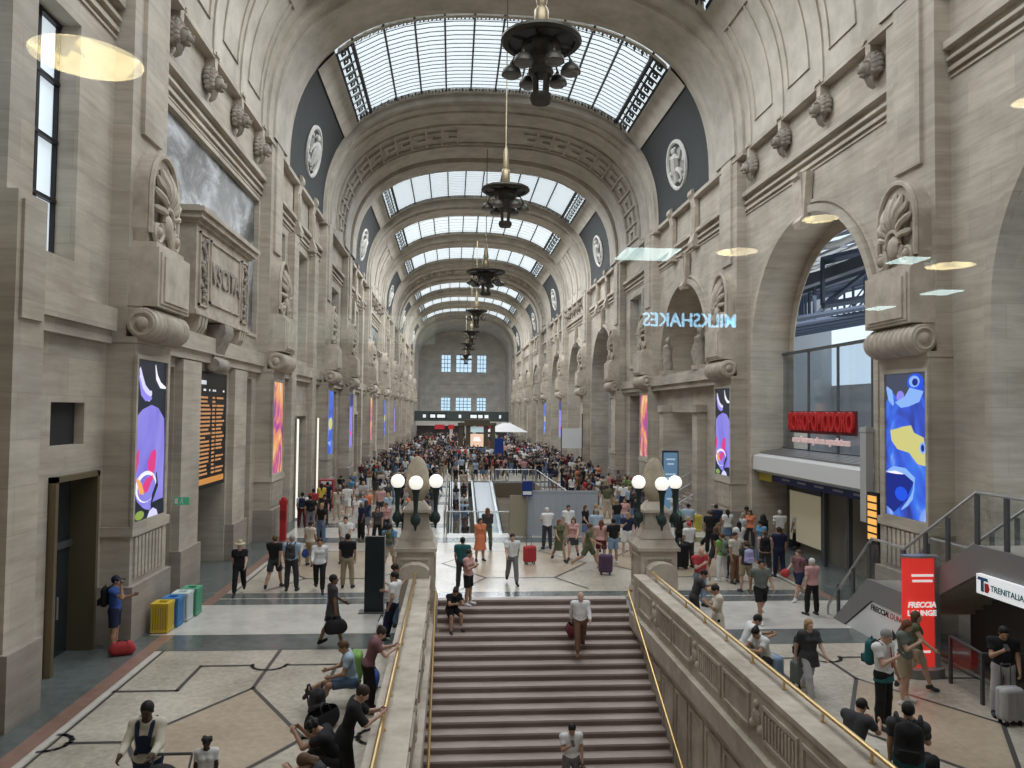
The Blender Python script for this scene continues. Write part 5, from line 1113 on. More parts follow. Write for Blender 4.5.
# milkshake bar sign on the back wall of the mezzanine
dd = 14.0; d = F+R1*((690-512)/769.0)+U1*((384-321)/769.0); t = dd/d.y; sx, sz = CAM.x+d.x*t, CAM.z+d.z*t; sy = 2*YN-dd
r = empty('neon_sign', (sx, sy, sz)); tag(r, 'blue lit MILKSHAKES letters mirrored in the glass', 'sign')
o = text('lettering', 'MILKSHAKES', 0.36, plain('neon_blue', (0.3, 0.6, 0.9), 0.4, emit=(0.35, 0.72, 1.0), es=14.0), facing((sx, sy, sz), (-1, 0, 0), (0, 0, 1)), r, bold=0.004, depth=0.02)
wv = max(v.co.x for v in o.data.vertices)-min(v.co.x for v in o.data.vertices)
for v in o.data.vertices: v.co.x *= (97/769.0*dd)/wv
b = MB(); b.box(-1.1, 1.1, -0.12, -0.03, -0.3, 0.3); b.build('backboard', BLACK, r)
dd = 13.0
def mir(px, py): d = F+R1*((px-512)/769.0)+U1*((384-py)/769.0); t = dd/d.y; return CAM.x+d.x*t, CAM.z+d.z*t
(xa, za), (xb, zb) = mir(272, 312), mir(436, 346); r = empty('reflection_panel', ((xa+xb)/2, 2*YN-dd, zb)); tag(r, 'added pale green glow panel mirrored faintly over the left wall', 'glow panel'); w = abs(xb-xa)/2  # glowing panel added only to give the pale green reflection in the glass
b = MB(); b.box(-w, w, -0.06, 0.0, 0, za-zb); b.build('case', BLACK, r); b = MB(); b.box(-w+0.02, w-0.02, 0.0, 0.01, 0.02, za-zb-0.02); b.build('diffuser', plain('reflection_glow', (0.5, 0.6, 0.5), 0.4, emit=(0.72, 0.9, 0.72), es=1.0), r)

# ------------------------------------------------------------------ people: one smooth surface per body, grown from a posed skeleton
def nets(fv, org, h):
    """surface nets: polygon mesh of the zero level of a sampled field"""
    s = fv < 0; nx, ny, nz = fv.shape
    c = lambda a, i, j, k: a[i:nx-1+i, j:ny-1+j, k:nz-1+k]
    cnt = sum(c(s, i, j, k).astype(np.int8) for i in (0, 1) for j in (0, 1) for k in (0, 1))
    m = (cnt > 0) & (cnt < 8); I = np.argwhere(m)
    if len(I) == 0: return [], []
    acc = np.zeros((len(I), 3)); n = np.zeros(len(I))
    cor = [(i, j, k) for i in (0, 1) for j in (0, 1) for k in (0, 1)]
    for a in cor:
        for ax in range(3):
            if a[ax]: continue
            b = list(a); b[ax] = 1
            va = fv[I[:, 0]+a[0], I[:, 1]+a[1], I[:, 2]+a[2]]; vb = fv[I[:, 0]+b[0], I[:, 1]+b[1], I[:, 2]+b[2]]
            x = (va < 0) != (vb < 0); t = np.where(x, va/np.where(x, va-vb, 1), 0)
            for q in range(3): acc[:, q] += np.where(x, a[q]+(t if q == ax else 0), 0)
            n += x
    V = (I+acc/n[:, None])*h+np.array(org)
    idx = -np.ones(m.shape, int); idx[m] = np.arange(len(I)); F_ = []
    for ax in range(3):
        o = [0, 0, 0]; o[ax] = 1; a = s[:nx-o[0], :ny-o[1], :nz-o[2]]; b = s[o[0]:, o[1]:, o[2]:]
        E = np.argwhere(a != b); u, w = [(1, 2), (2, 0), (0, 1)][ax]
        E = E[(E[:, u] > 0) & (E[:, w] > 0)]; E = E[(E[:, u] < fv.shape[u]-1) & (E[:, w] < fv.shape[w]-1)]
        def g(du, dw):
            q = E.copy(); q[:, u] -= du; q[:, w] -= dw; return idx[q[:, 0], q[:, 1], q[:, 2]]
        quad = np.stack([g(1, 1), g(0, 1), g(0, 0), g(1, 0)], 1); fl_ = b[E[:, 0], E[:, 1], E[:, 2]]; quad[fl_] = quad[fl_][:, ::-1]
        F_.append(quad)
    F_ = np.concatenate(F_); F_ = F_[(F_ >= 0).all(1)]
    return V, F_
class Field:
    def __init__(s, lo, hi, h):
        s.h = h; s.lo = np.array(lo, float); n = np.ceil((np.array(hi)-s.lo)/h).astype(int)+1
        s.ax = [s.lo[i]+h*np.arange(n[i]) for i in range(3)]; s.f = np.full(tuple(n), 1.0)
    def sub(s, lo, hi):
        r = []
        for i in range(3):
            a = max(int((lo[i]-s.lo[i])/s.h)-1, 0); b = min(int((hi[i]-s.lo[i])/s.h)+2, len(s.ax[i])); r.append(slice(a, max(b, a)))
        return tuple(r)
    def put(s, d, r, k):
        o = s.f[r]
        if k > 0: hh = np.clip(0.5+0.5*(o-d)/k, 0, 1); s.f[r] = o*(1-hh)+d*hh-k*hh*(1-hh)
        else: s.f[r] = np.minimum(o, d)
    def cone(s, a, b, ra, rb, k=0.03, flat=1.0, fax=None, cut=None):
        """tapered limb; flat < 1 thins it along fax; cut = flat end at b"""
        a = np.array(a, float); b = np.array(b, float); R = max(ra, rb)+0.06
        r = s.sub(np.minimum(a, b)-R, np.maximum(a, b)+R)
        X, Y, Z = np.meshgrid(s.ax[0][r[0]], s.ax[1][r[1]], s.ax[2][r[2]], indexing='ij')
        ba = b-a; L2 = max(ba@ba, 1e-9); px, py, pz = X-a[0], Y-a[1], Z-a[2]
        t = np.clip((px*ba[0]+py*ba[1]+pz*ba[2])/L2, 0, 1); qx, qy, qz = px-t*ba[0], py-t*ba[1], pz-t*ba[2]
        if flat != 1.0:
            e = qx*fax[0]+qy*fax[1]+qz*fax[2]; g = e*(1/flat-1); qx, qy, qz = qx+g*fax[0], qy+g*fax[1], qz+g*fax[2]
        d = np.sqrt(qx*qx+qy*qy+qz*qz)-(ra+(rb-ra)*t)
        if cut is not None:
            u = ba/math.sqrt(L2); d = np.maximum(d, (X-b[0])*u[0]+(Y-b[1])*u[1]+(Z-b[2])*u[2])
            if cut == 2: d = np.maximum(d, -((X-a[0])*u[0]+(Y-a[1])*u[1]+(Z-a[2])*u[2]))
        s.put(d, r, k)
    def blob(s, c, rad, M=None, k=0.02, neg=False):
        c = np.array(c, float); rad = np.array(rad, float); R = rad.max()+0.05; r = s.sub(c-R, c+R)
        X, Y, Z = np.meshgrid(s.ax[0][r[0]]-c[0], s.ax[1][r[1]]-c[1], s.ax[2][r[2]]-c[2], indexing='ij')
        if M is not None: X, Y, Z = (M[0][0]*X+M[1][0]*Y+M[2][0]*Z, M[0][1]*X+M[1][1]*Y+M[2][1]*Z, M[0][2]*X+M[1][2]*Y+M[2][2]*Z)
        q = np.sqrt((X/rad[0])**2+(Y/rad[1])**2+(Z/rad[2])**2); d = (q-1)*rad.min()
        if neg: s.f[r] = np.maximum(s.f[r], -d)
        else: s.put(d, r, k)
    def keep(s, p, n):
        """cut away everything on the far side of a plane"""
        X, Y, Z = np.meshgrid(*s.ax, indexing='ij'); s.f = np.maximum(s.f, (X-p[0])*n[0]+(Y-p[1])*n[1]+(Z-p[2])*n[2])
    def mesh(s): return nets(s.f, s.lo, s.h)
def rx(a): c, q = math.cos(a), math.sin(a); return np.array([[1, 0, 0], [0, c, -q], [0, q, c]])
def rzm(a): c, q = math.cos(a), math.sin(a); return np.array([[c, -q, 0], [q, c, 0], [0, 0, 1]])
D2R = math.pi/180
POSES = {  # lean, head (pitch, yaw), arms (forward, out, elbow, inward), legs (hip, out, knee), seat height
 'stand': dict(l=(6, 8, 14, .15), r=(2, 9, 10, .1), L=(0, 4, 0), R=(3, 6, 4)),
 'stand2': dict(l=(-4, 10, 20, .2), r=(12, 8, 30, .3), L=(6, 6, 8), R=(-2, 4, 0)),
 'walk': dict(l=(28, 7, 22, .1), r=(-24, 8, 14, .1), L=(-18, 2, 22), R=(24, 2, 8)),
 'walk2': dict(l=(-22, 7, 12, .1), r=(26, 8, 26, .1), L=(22, 2, 6), R=(-16, 2, 20)),
 'stride': dict(l=(-30, 9, 20, .1), r=(34, 9, 40, .1), L=(32, 2, 10), R=(-26, 2, 34), lean=6),
 'phone': dict(l=(8, 8, 16, .1), r=(26, 6, 105, .55), L=(0, 4, 2), R=(4, 7, 6), head=(24, 0)),
 'phone2': dict(l=(28, 8, 100, .6), r=(24, 8, 105, .6), L=(2, 5, 2), R=(0, 5, 0), head=(26, 0)),
 'call': dict(l=(24, 8, 85, .2), r=(60, 18, 125, .1), L=(0, 4, 0), R=(4, 6, 4), head=(6, 10)),
 'cross': dict(l=(22, 8, 95, .95), r=(24, 8, 98, .95), L=(0, 5, 0), R=(6, 5, 8), head=(8, 0)),
 'carry': dict(l=(4, 7, 4, .0), r=(30, 10, 95, .4), L=(16, 3, 4), R=(-14, 3, 14)),
 'carry2': dict(l=(24, 8, 30, .2), r=(2, 7, 4, 0), L=(-12, 3, 12), R=(16, 3, 5)),
 'push': dict(l=(42, 10, 40, .1), r=(42, 10, 40, .1), L=(14, 3, 6), R=(-12, 3, 12), lean=6),
 'leanback': dict(l=(-14, 14, 30, .1), r=(18, 8, 80, .7), L=(14, 4, 2), R=(20, 6, 12), lean=-6, head=(14, 10)),
 'sit': dict(l=(42, 8, 60, .5), r=(44, 8, 62, .5), L=(78, 6, 82), R=(70, 8, 62), lean=24, head=(14, 0), seat=.45),
 'sitfloor': dict(l=(30, 10, 50, .5), r=(36, 10, 55, .4), L=(86, 7, 60), R=(84, 8, 16), lean=10, head=(18, 0), seat=.12),
 'crouch': dict(l=(70, 8, 70, .6), r=(66, 10, 80, .6), L=(112, 8, 128), R=(106, 10, 124), lean=34, head=(28, 0), seat=.30),
 'bend': dict(l=(50, 8, 50, .4), r=(52, 8, 45, .4), L=(4, 5, 6), R=(8, 6, 10), lean=38, head=(18, 0)),
 'leanfwd': dict(l=(40, 14, 70, .6), r=(38, 14, 75, .6), L=(0, 4, 2), R=(10, 5, 14), lean=18, head=(18, 0)),
}
def skeleton(pose, fem=False):
    p = POSES[pose]; lean = p.get('lean', 0)*D2R; hp, hy = p.get('head', (4, 0)); J = {}
    sw = 0.170 if fem else 0.192; hw = 0.098 if fem else 0.092
    J['pel'] = np.array([0, 0, 0.95]); T = rx(lean); J['T'] = T   # leaning forward is towards -y
    up = lambda v: J['pel']+T@np.array(v, float)
    J['waist'] = up([0, 0, .16]); J['chest'] = up([0, 0.0, .36]); J['neck'] = up([0, .015, .52]); J['nb'] = up([0, .01, .47])
    H = T@rx(hp*D2R)@rzm(hy*D2R); J['H'] = H; J['head'] = J['neck']+H@np.array([0, -.02, .135])
    for s, key in ((1, 'l'), (-1, 'r')):
        f, o, e, w = p[key]; sh = up([s*sw, .01, .455]); f, o, e = f*D2R, o*D2R, e*D2R
        u = np.array([s*math.sin(o), -math.sin(f)*math.cos(o), -math.cos(f)*math.cos(o)]); u = T@u if abs(p.get('lean', 0)) < 15 else u
        q = np.array([-s*w*math.sin(min(e, 1.57)), -math.sin(f+e), -math.cos(f+e)]); q /= np.linalg.norm(q); q = T@q if abs(p.get('lean', 0)) < 15 else q
        J[key+'s'] = sh; J[key+'e'] = sh+u*.285; J[key+'w'] = J[key+'e']+q*.245; J[key+'q'] = q
    for s, key in ((1, 'L'), (-1, 'R')):
        f, o, kx = [a*D2R for a in p[key]]; hip = J['pel']+np.array([s*hw, 0, -.02])
        u = np.array([s*math.sin(o), -math.sin(f)*math.cos(o), -math.cos(f)*math.cos(o)]); g = f-kx
        q = np.array([s*math.sin(o)*.4, -math.sin(g), -math.cos(g)]); q /= np.linalg.norm(q)
        J[key+'h'] = hip; J[key+'k'] = hip+u*.43; J[key+'a'] = J[key+'k']+q*.42
        fp = max(-.9, min(.5, g*0.8)) if 'seat' not in p else 0.0
        if 'seat' in p and g > .9: fp = .9
        J[key+'t'] = J[key+'a']+rx(fp)@np.array([s*.03, -.15, -.055]); J[key+'g'] = J[key+'a']+rx(fp)@np.array([0, .045, -.05])
    lowest = min(min(J[k+'t'][2], J[k+'g'][2]) for k in 'LR')-.033
    dz = -lowest if 'seat' not in p else (p['seat']+.06-J['pel'][2])
    if 'seat' in p: dz = max(dz, -lowest) if pose != 'sit' else dz
    for k in J:
        if isinstance(J[k], np.ndarray) and J[k].shape == (3,) and k not in ('lq', 'rq'): J[k] = J[k]+np.array([0, 0, dz])
    J['fem'] = fem; return J
def bounds(J, m=0.16):
    P_ = np.array([v for k, v in J.items() if isinstance(v, np.ndarray) and v.shape == (3,) and k not in ('lq', 'rq')]); return P_.min(0)-m-np.array([0, .06, 0]), P_.max(0)+m+np.array([0, 0, .06])
def torso(F_, J, g=0.0, k=0.05):
    T = J['T']; ya = T@np.array([0, 1.0, 0]); fem = J['fem']; up = lambda v: J['pel']+T@np.array(v, float)
    F_.cone(up([-.065, 0, -.02]), up([.065, 0, -.02]), .115+g+(.012 if fem else 0), .115+g+(.012 if fem else 0), k, .92, ya)
    F_.cone(up([-.05, 0, .02]), up([-.05, 0, .2]), .105+g, .098+g-(.014 if fem else 0), k, .88, ya); F_.cone(up([.05, 0, .02]), up([.05, 0, .2]), .105+g, .098+g-(.014 if fem else 0), k, .88, ya)
    F_.cone(up([-.07, 0, .2]), up([-.085, 0.005, .38]), .098+g-(.014 if fem else 0), .108+g, k, .9, ya); F_.cone(up([.07, 0, .2]), up([.085, 0.005, .38]), .098+g-(.014 if fem else 0), .108+g, k, .9, ya)
    if fem:
        for s in (-1, 1): F_.blob(up([s*.07, -.075, .34]), (.065+g, .055+g, .06+g), None, .03)
    F_.cone(J['ls'], J['rs'], .066+g, .066+g, k); F_.cone(J['nb'], J['ls'], .06+g*.6, .058+g*.8, k); F_.cone(J['nb'], J['rs'], .06+g*.6, .058+g*.8, k)
def body_field(J, h, lo, hi):
    B = Field(lo, hi, h); torso(B, J, -.004); B.cone(J['nb'], J['neck']+J['H']@np.array([0, -.01, .05]), .060, .054, .03)
    H = J['H']; hd = J['head']; at_ = lambda v: hd+H@np.array(v, float)
    B.blob(at_([0, .012, .025]), (.076, .094, .098), H, .02); B.blob(at_([0, -.03, -.045]), (.058, .062, .075), H, .03); B.blob(at_([0, -.065, -.088]), (.026, .022, .022), H, .03)
    B.blob(at_([0, -.098, -.022]), (.014, .02, .026), H, .012); B.cone(at_([0, -.088, .02]), at_([0, -.104, -.03]), .008, .012, .012)
    B.cone(at_([-.035, -.078, .018]), at_([.035, -.078, .018]), .012, .012, .012); B.cone(at_([-.016, -.086, -.064]), at_([.016, -.086, -.064]), .009, .009, .008)
    for s in (-1, 1): B.blob(at_([s*.077, .012, -.01]), (.012, .022, .032), H, .008); B.blob(at_([s*.03, -.094, .001]), (.014, .010, .009), H, .0, True)
    for k in 'lr':
        B.cone(J[k+'s'], J[k+'e'], .055, .042, .03); B.cone(J[k+'e'], J[k+'w'], .043, .029, .02)
        w = J[k+'w']; q = J[k+'q']; B.cone(w, w+q*.075, .031, .036, .02, .55, hand_frame(J, k)[2])
    for k in 'LR':
        B.cone(J[k+'h'], J[k+'k'], .085, .056, .04); m = J[k+'k']*.62+J[k+'a']*.38; bk = np.array([0, .014, 0]); B.cone(J[k+'k'], m+bk, .054, .056, .03); B.cone(m+bk, J[k+'a'], .054, .036, .03)
        B.cone(J[k+'g'], J[k+'t'], .034, .030, .02)
    return B
def hand_frame(J, k):
    q = J[k+'q']; s = 1 if k == 'l' else -1; x = np.array([s, 0, 0.0]); n = x-q*(x@q)
    if np.linalg.norm(n) < .2: n = np.array([0, 0, 1.0])-q*q[2]
    n = n/np.linalg.norm(n); side_ = np.cross(q, n)*s; return q, side_, n    # along, towards the thumb, out of the back of the hand
def fingers(J, k, mb, mi=0):
    q, sd, n = hand_frame(J, k); w = J[k+'w']; mb.mat(mi)
    if sd @ np.array([0, -1.0, 0.0]) < 0 and abs(q[2]) > .6: sd = -sd
    for i, (off, L, c) in enumerate(((.024, .072, .25), (.008, .08, .35), (-.008, .075, .45), (-.024, .058, .55))):
        p0 = w+q*.085+sd*off; d1 = q*math.cos(c)-n*math.sin(c); d2 = q*math.cos(c*2.4)-n*math.sin(c*2.4)
        mb.tube([p0-q*.02, p0, p0+d1*L*.5, p0+d1*L*.5+d2*L*.5], [.0095, .0095, .0085, .0065], 6)
    t0 = w+q*.03+sd*.026; d = q*.75+sd*.6-n*.25; d /= np.linalg.norm(d); mb.tube([t0-sd*.01, t0+d*.03, t0+d*.045+q*.03], [.0125, .011, .008], 6)
def shirt_field(J, h, lo, hi, sl, hem, loose=.014, collar=True):
    S_ = Field(lo, hi, h); torso(S_, J, loose)
    T = J['T']; up = lambda v: J['pel']+T@np.array(v, float)
    if hem < -.05:
        S_.cone(up([-.045, 0, 0]), up([-.06, 0, hem]), .12+loose, .125+loose*2.2-hem*.1, .04, .92, T@np.array([0, 1., 0])); S_.cone(up([.045, 0, 0]), up([.06, 0, hem]), .12+loose, .125+loose*2.2-hem*.1, .04, .92, T@np.array([0, 1., 0]))
    S_.keep(up([0, 0, hem]), T@np.array([0, 0, -1.0])); S_.keep(up([0, 0, .56]), T@np.array([0, 0, 1.0])); S_.blob(up([0, -.035, .56]), (.074, .085, .07), T, 0, True)
    for k in 'lr':
        a, e, w = J[k+'s'], J[k+'e'], J[k+'w']
        if sl <= 0: continue
        if sl <= 1: S_.cone(a, a+(e-a)*sl, .064+loose*.4, .058+loose*.8, .025, cut=1)
        else:
            S_.cone(a, e, .062+loose*.4, .052+loose*.6, .025); S_.cone(e, e+(w-e)*(sl-1), .052+loose*.5, .040+loose*.4, .02, cut=1)
    return S_
def pants_field(J, h, lo, hi, leg, loose=.012):
    S_ = Field(lo, hi, h); T = J['T']; up = lambda v: J['pel']+T@np.array(v, float); fem = J['fem']; g = loose
    S_.cone(up([-.065, 0, -.03]), up([.065, 0, -.03]), .122+g, .122+g, .03, .92, T@np.array([0, 1., 0])); S_.cone(up([-.05, 0, .0]), up([-.05, 0, .09]), .113+g, .108+g, .03, .9, T@np.array([0, 1., 0])); S_.cone(up([.05, 0, .0]), up([.05, 0, .09]), .113+g, .108+g, .03, .9, T@np.array([0, 1., 0]))
    S_.keep(up([0, 0, .09]), T@np.array([0, 0, 1.0]))
    for k in 'LR':
        a, e, w = J[k+'h'], J[k+'k'], J[k+'a']
        if leg <= 1: S_.cone(a, a+(e-a)*leg, .094+g, .078+g*1.8, .03, cut=1)
        else: S_.cone(a, e, .092+g, .069+g, .03); S_.cone(e, e+(w-e)*(leg-1)*.45+np.array([0, .012, 0]), .068+g, .066+g, .02); S_.cone(e+(w-e)*(leg-1)*.45+np.array([0, .012, 0]), e+(w-e)*(leg-1), .066+g, .054+g, .02, cut=1)
    return S_
def skirt_field(J, h, lo, hi, L, flare=.06):
    S_ = Field(lo-np.array([.1, .1, 0]), hi+np.array([.1, .1, 0]), h); a = J['pel']+np.array([0, 0, .09]); mid = (J['Lk']+J['Rk'])/2; d = mid-J['pel']; d /= np.linalg.norm(d)
    for s in (-1, 1): S_.cone(a+np.array([s*.05, 0, -.02]), a+d*L+np.array([s*.06, 0, 0]), .112, .12+flare, .04, .9, np.array([0, 1., 0]), cut=1)
    S_.keep(a, np.array([0, 0, 1.0])); return S_
def hair_field(J, h, style):
    hd, H = J['head'], J['H']; at_ = lambda v: hd+H@np.array(v, float); r = .42 if style == 'long' else .22
    lo = hd-np.array([.17, .2, r]); hi = hd+np.array([.17, .2, .2]); S_ = Field(lo, hi, h)
    S_.blob(at_([0, .018, .032]), (.086, .102, .102), H, 0); S_.keep(at_([0, -.062, .03]), H@np.array([0, -.80, -.60])); S_.keep(at_([0, 0, -.075]), H@np.array([0, -.35, -.93]))
    if style == 'long': S_.cone(at_([0, .05, .0]), at_([0, .085, -.24]), .085, .055, .03, .6, H@np.array([0, 1., 0])); [S_.cone(at_([s*.07, .02, .0]), at_([s*.085, .03, -.2]), .03, .025, .03) for s in (-1, 1)]
    if style == 'bun': S_.blob(at_([0, .085, .085]), (.05, .05, .05), H, .02)
    if style == 'tail': S_.cone(at_([0, .10, .03]), at_([0, .13, -.17]), .035, .02, .02)
    if style == 'curly':
        for i in range(14): a = i*2.4; S_.blob(at_([.075*math.cos(a), .03+.075*math.sin(a), .05+.045*math.sin(i*1.7)]), (.042, .042, .042), None, .01)
    if style == 'cap': S_.cone(at_([0, -.07, .06]), at_([0, -.15, .045]), .06, .05, .02, .25, H@np.array([0, 0, 1.]))
    if style == 'hat': S_.cone(at_([0, 0, .06]), at_([0, 0, .075]), .17, .17, .01, .15, H@np.array([0, 0, 1.])); S_.cone(at_([0, 0, .08]), at_([0, 0, .13]), .09, .08, .02)
    if style == 'veil': S_.cone(at_([0, .03, 0]), at_([0, .05, -.3]), .115, .16, .04)
    return S_
def mb_of(VF, mi=0):
    b = MB(); V, F_ = VF; b.v = [tuple(v) for v in V]; b.f = [tuple(int(i) for i in f) for f in F_]; b.m = [mi]*len(b.f); return b
MESHES = {}
def cached(key, fn):
    if key not in MESHES: MESHES[key] = fn()
    return MESHES[key]
FABW = {}
def fabric(name, col, rough=0.85): 
    k = 'cloth_'+name
    return MATS[k] if k in MATS else plain(k, col, rough, noise=0.12, nscale=6)
PAL = dict(white=(.70, .70, .69), cream=(.60, .55, .45), black=(.012, .012, .014), charcoal=(.045, .045, .05), navy=(.015, .022, .055), grey=(.17, .17, .175), lightgrey=(.40, .40, .41), olive=(.10, .11, .06), red=(.42, .045, .05), blue=(.035, .08, .30), lightblue=(.36, .47, .58), pink=(.55, .32, .30), mauve=(.19, .09, .10), khaki=(.34, .27, .18), beige=(.46, .39, .30), denim=(.10, .16, .26), paledenim=(.22, .31, .43), orange=(.62, .20, .10), green=(.19, .36, .09), brown=(.16, .09, .055), teal=(.02, .11, .12), lilac=(.38, .37, .58), yellow=(.62, .45, .06), sage=(.14, .16, .14), burgundy=(.10, .012, .02), skyblue=(.10, .26, .42), purple=(.09, .05, .10))
SKIN = dict(fair=(.56, .36, .27), tan=(.42, .25, .165), brown=(.20, .105, .062), dark=(.065, .034, .022))
HAIRC = dict(black=(.012, .010, .009), dark=(.035, .022, .015), brown=(.10, .055, .028), blond=(.36, .24, .115), grey=(.28, .27, .26), auburn=(.16, .06, .03), red=(.45, .05, .05), navy=(.01, .014, .03), straw=(.50, .42, .28), white=(.6, .58, .55))
def skin(n): k = 'skin_'+n; return MATS[k] if k in MATS else plain(k, SKIN[n], 0.55)
def hairm(n): k = 'hair_'+n; return MATS[k] if k in MATS else plain(k, HAIRC[n], 0.6)
def cl(n): return fabric(n, PAL[n])
def with_mat(me, m):
    me2 = me.copy(); me2.materials.clear(); me2.materials.append(m); return me2
def obj_of(name, me, m, parent=None):
    o = bpy.data.objects.new(name, me); COL.objects.link(o)
    if not me.materials: me.materials.append(m)
    o.material_slots[0].link = 'OBJECT'; o.material_slots[0].material = m
    if parent: o.parent = parent
    return o
HR = 0.0155
def person(x, y, z, h, rz, pose, fem, top, bottom, hair, skn, label, shoe='charcoal', group=None):
    """body is one continuous mesh; hair, clothes and shoes are its children. top=(colour, sleeve, hem), bottom=(colour, leg or 'skirt', length)"""
    key = (pose, fem); J = cached(('J',)+key, lambda: skeleton(pose, fem)); lo, hi = bounds(J)
    def body():
        b = mb_of(body_field(J, HR, lo, hi).mesh()); [fingers(J, k, b) for k in 'lr']; return b.mesh('person_body', [], smooth='all')
    o = obj_of('person', cached(('body',)+key, body), skin(skn)); o.location = (x, y, z); o.rotation_euler = (0, 0, rz*D2R); k = h/1.76; o.scale = (k*1.03, k*1.03, k); tag(o, label, 'person', group)
    c, sl, hem = top; obj_of('shirt' if hem > -.3 else 'dress', cached(('top', sl, hem)+key, lambda: mb_of(shirt_field(J, HR, lo, hi, sl, hem).mesh()).mesh('shirt', [], smooth='all')), cl(c), o)
    if bottom:
        c, kind = bottom[:2]
        if kind == 'skirt': obj_of('skirt', cached(('skirt', bottom[2])+key, lambda: mb_of(skirt_field(J, HR, lo, hi, bottom[2]).mesh()).mesh('skirt', [], smooth='all')), cl(c), o)
        else: obj_of('trousers' if kind > 1 else 'shorts', cached(('pants', kind)+key, lambda: mb_of(pants_field(J, HR, lo, hi, kind).mesh()).mesh('trousers', [], smooth='all')), cl(c), o)
    if hair:
        st, c = hair; obj_of({'cap': 'cap', 'hat': 'sun_hat', 'veil': 'veil'}.get(st, 'hair'), cached(('hair', st)+key, lambda: mb_of(hair_field(J, .011, st).mesh()).mesh('hair', [], smooth='all')), hairm(c), o)
    for k in 'LR':
        def sh(k=k):
            a, t = J[k+'g'], J[k+'t']; l2, h2 = np.minimum(a, t)-.1, np.maximum(a, t)+.1; S_ = Field(l2, h2, .012); S_.cone(a+np.array([0, 0, .004]), t, .043, .040, .02); S_.cone(J[k+'a'], a*.6+t*.4, .045, .040, .02); return mb_of(S_.mesh()).mesh('shoe', [], smooth='all')
        obj_of('shoe', cached(('shoe', k)+key, sh), cl(shoe), o)
    def eyes():
        b = MB()
        for s in (-1, 1): p = J['head']+J['H']@np.array([s*.03, -.086, .002]); b.ball(tuple(p), .0095, 8, 6)
        return b.mesh('eyes', [], smooth='all')
    obj_of('eyes', cached(('eyes',)+key, eyes), hairm('black'), o)
    return o

# bags
def backpack(x, y, z, rz, col, label, sc=1.0, tilt=0.0):
    def me():
        S_ = Field((-.24, -.16, -.3), (.24, .2, .34), .016)
        for sx in (-1, 1): S_.cone((sx*.08, 0, -.15), (sx*.07, 0, .13), .085, .075, .05)
        S_.cone((-.07, .07, -.12), (.07, .07, -.12), .06, .06, .04); S_.cone((0, .03, .12), (0, .02, .19), .08, .05, .05); return mb_of(S_.mesh()).mesh('backpack', [], smooth='all')
    o = obj_of('backpack', cached('backpack', me), cl(col)); o.location = (x, y, z); o.rotation_euler = (tilt, 0, rz*D2R); o.scale = (sc,)*3; tag(o, label, 'backpack')
    def st():
        b = MB()
        for s in (-1, 1): b.tube([(s*.1, -.06, .18), (s*.125, -.14, .26), (s*.135, -.27, .2), (s*.135, -.29, .02), (s*.125, -.16, -.14), (s*.11, -.06, -.17)], .02, 6)
        b.tube([(-.03, .0, .22), (0, 0, .27), (.03, 0, .22)], .01, 5); return b.mesh('straps', [], smooth='all')
    obj_of('straps', cached('bp_straps', st), cl('charcoal'), o)
    def pk(): b = MB(); b.prism([(-.09, -.2), (.09, -.2), (.1, -.06), (-.1, -.06)], 'y', .10, .15); return b.mesh('pocket', [])
    obj_of('pocket', cached('bp_pocket', pk), cl(col), o); return o
def suitcase(x, y, rz, col, label, h=.62, w=.42, ext=.4):
    r = empty('suitcase', (x, y, 0), rz*D2R); tag(r, label, 'suitcase')
    S_ = Field((-w/2-.06, -.2, 0), (w/2+.06, .2, h+.12), .02)
    for zz in (.17, h-.05):
        for yy in (-.05, .05): S_.cone((-w/2+.07, yy, zz), (w/2-.07, yy, zz), .085, .085, .0)
    for xx in (-w/2+.07, w/2-.07):
        for yy in (-.05, .05): S_.cone((xx, yy, .17), (xx, yy, h-.05), .085, .085, .0)
    S_.cone((0, -.05, .25), (0, -.05, h-.15), .085, .085); 
    X, Y, Z = np.meshgrid(*S_.ax, indexing='ij'); S_.f = np.minimum(S_.f, np.maximum(np.maximum(abs(X)-(w/2-.06), abs(Y)-.125), np.maximum(Z-h+.06, .15-Z)))
    o = mb_of(S_.mesh()).build('shell', cl(col), r, smooth='all')
    b = MB()
    for q in range(5): xx = -w/2+.06+(w-.12)*q/4; b.box(xx-.012, xx+.012, -.14, -.132, .16, h-.06)
    b.build('ribs', cl(col), r)
    for sx in (-1, 1):
        for sy in (-1, 1): b = MB(); b.lathe([(0, -.015), (.035, -.015), (.035, .015), (0, .015)], (sx*(w/2-.08), sy*.08, .04), 10, 'x'); b.box(sx*(w/2-.08)-.02, sx*(w/2-.08)+.02, sy*.08-.02, sy*.08+.02, .05, .1); b.build('wheel', BLACK, r)
    b = MB(); b.tube([(-.1, .09, h-.05), (-.1, .09, h+ext), (.1, .09, h+ext), (.1, .09, h-.05)], .013, 6); b.build('telescopic_handle', DGREY, r)
    return r
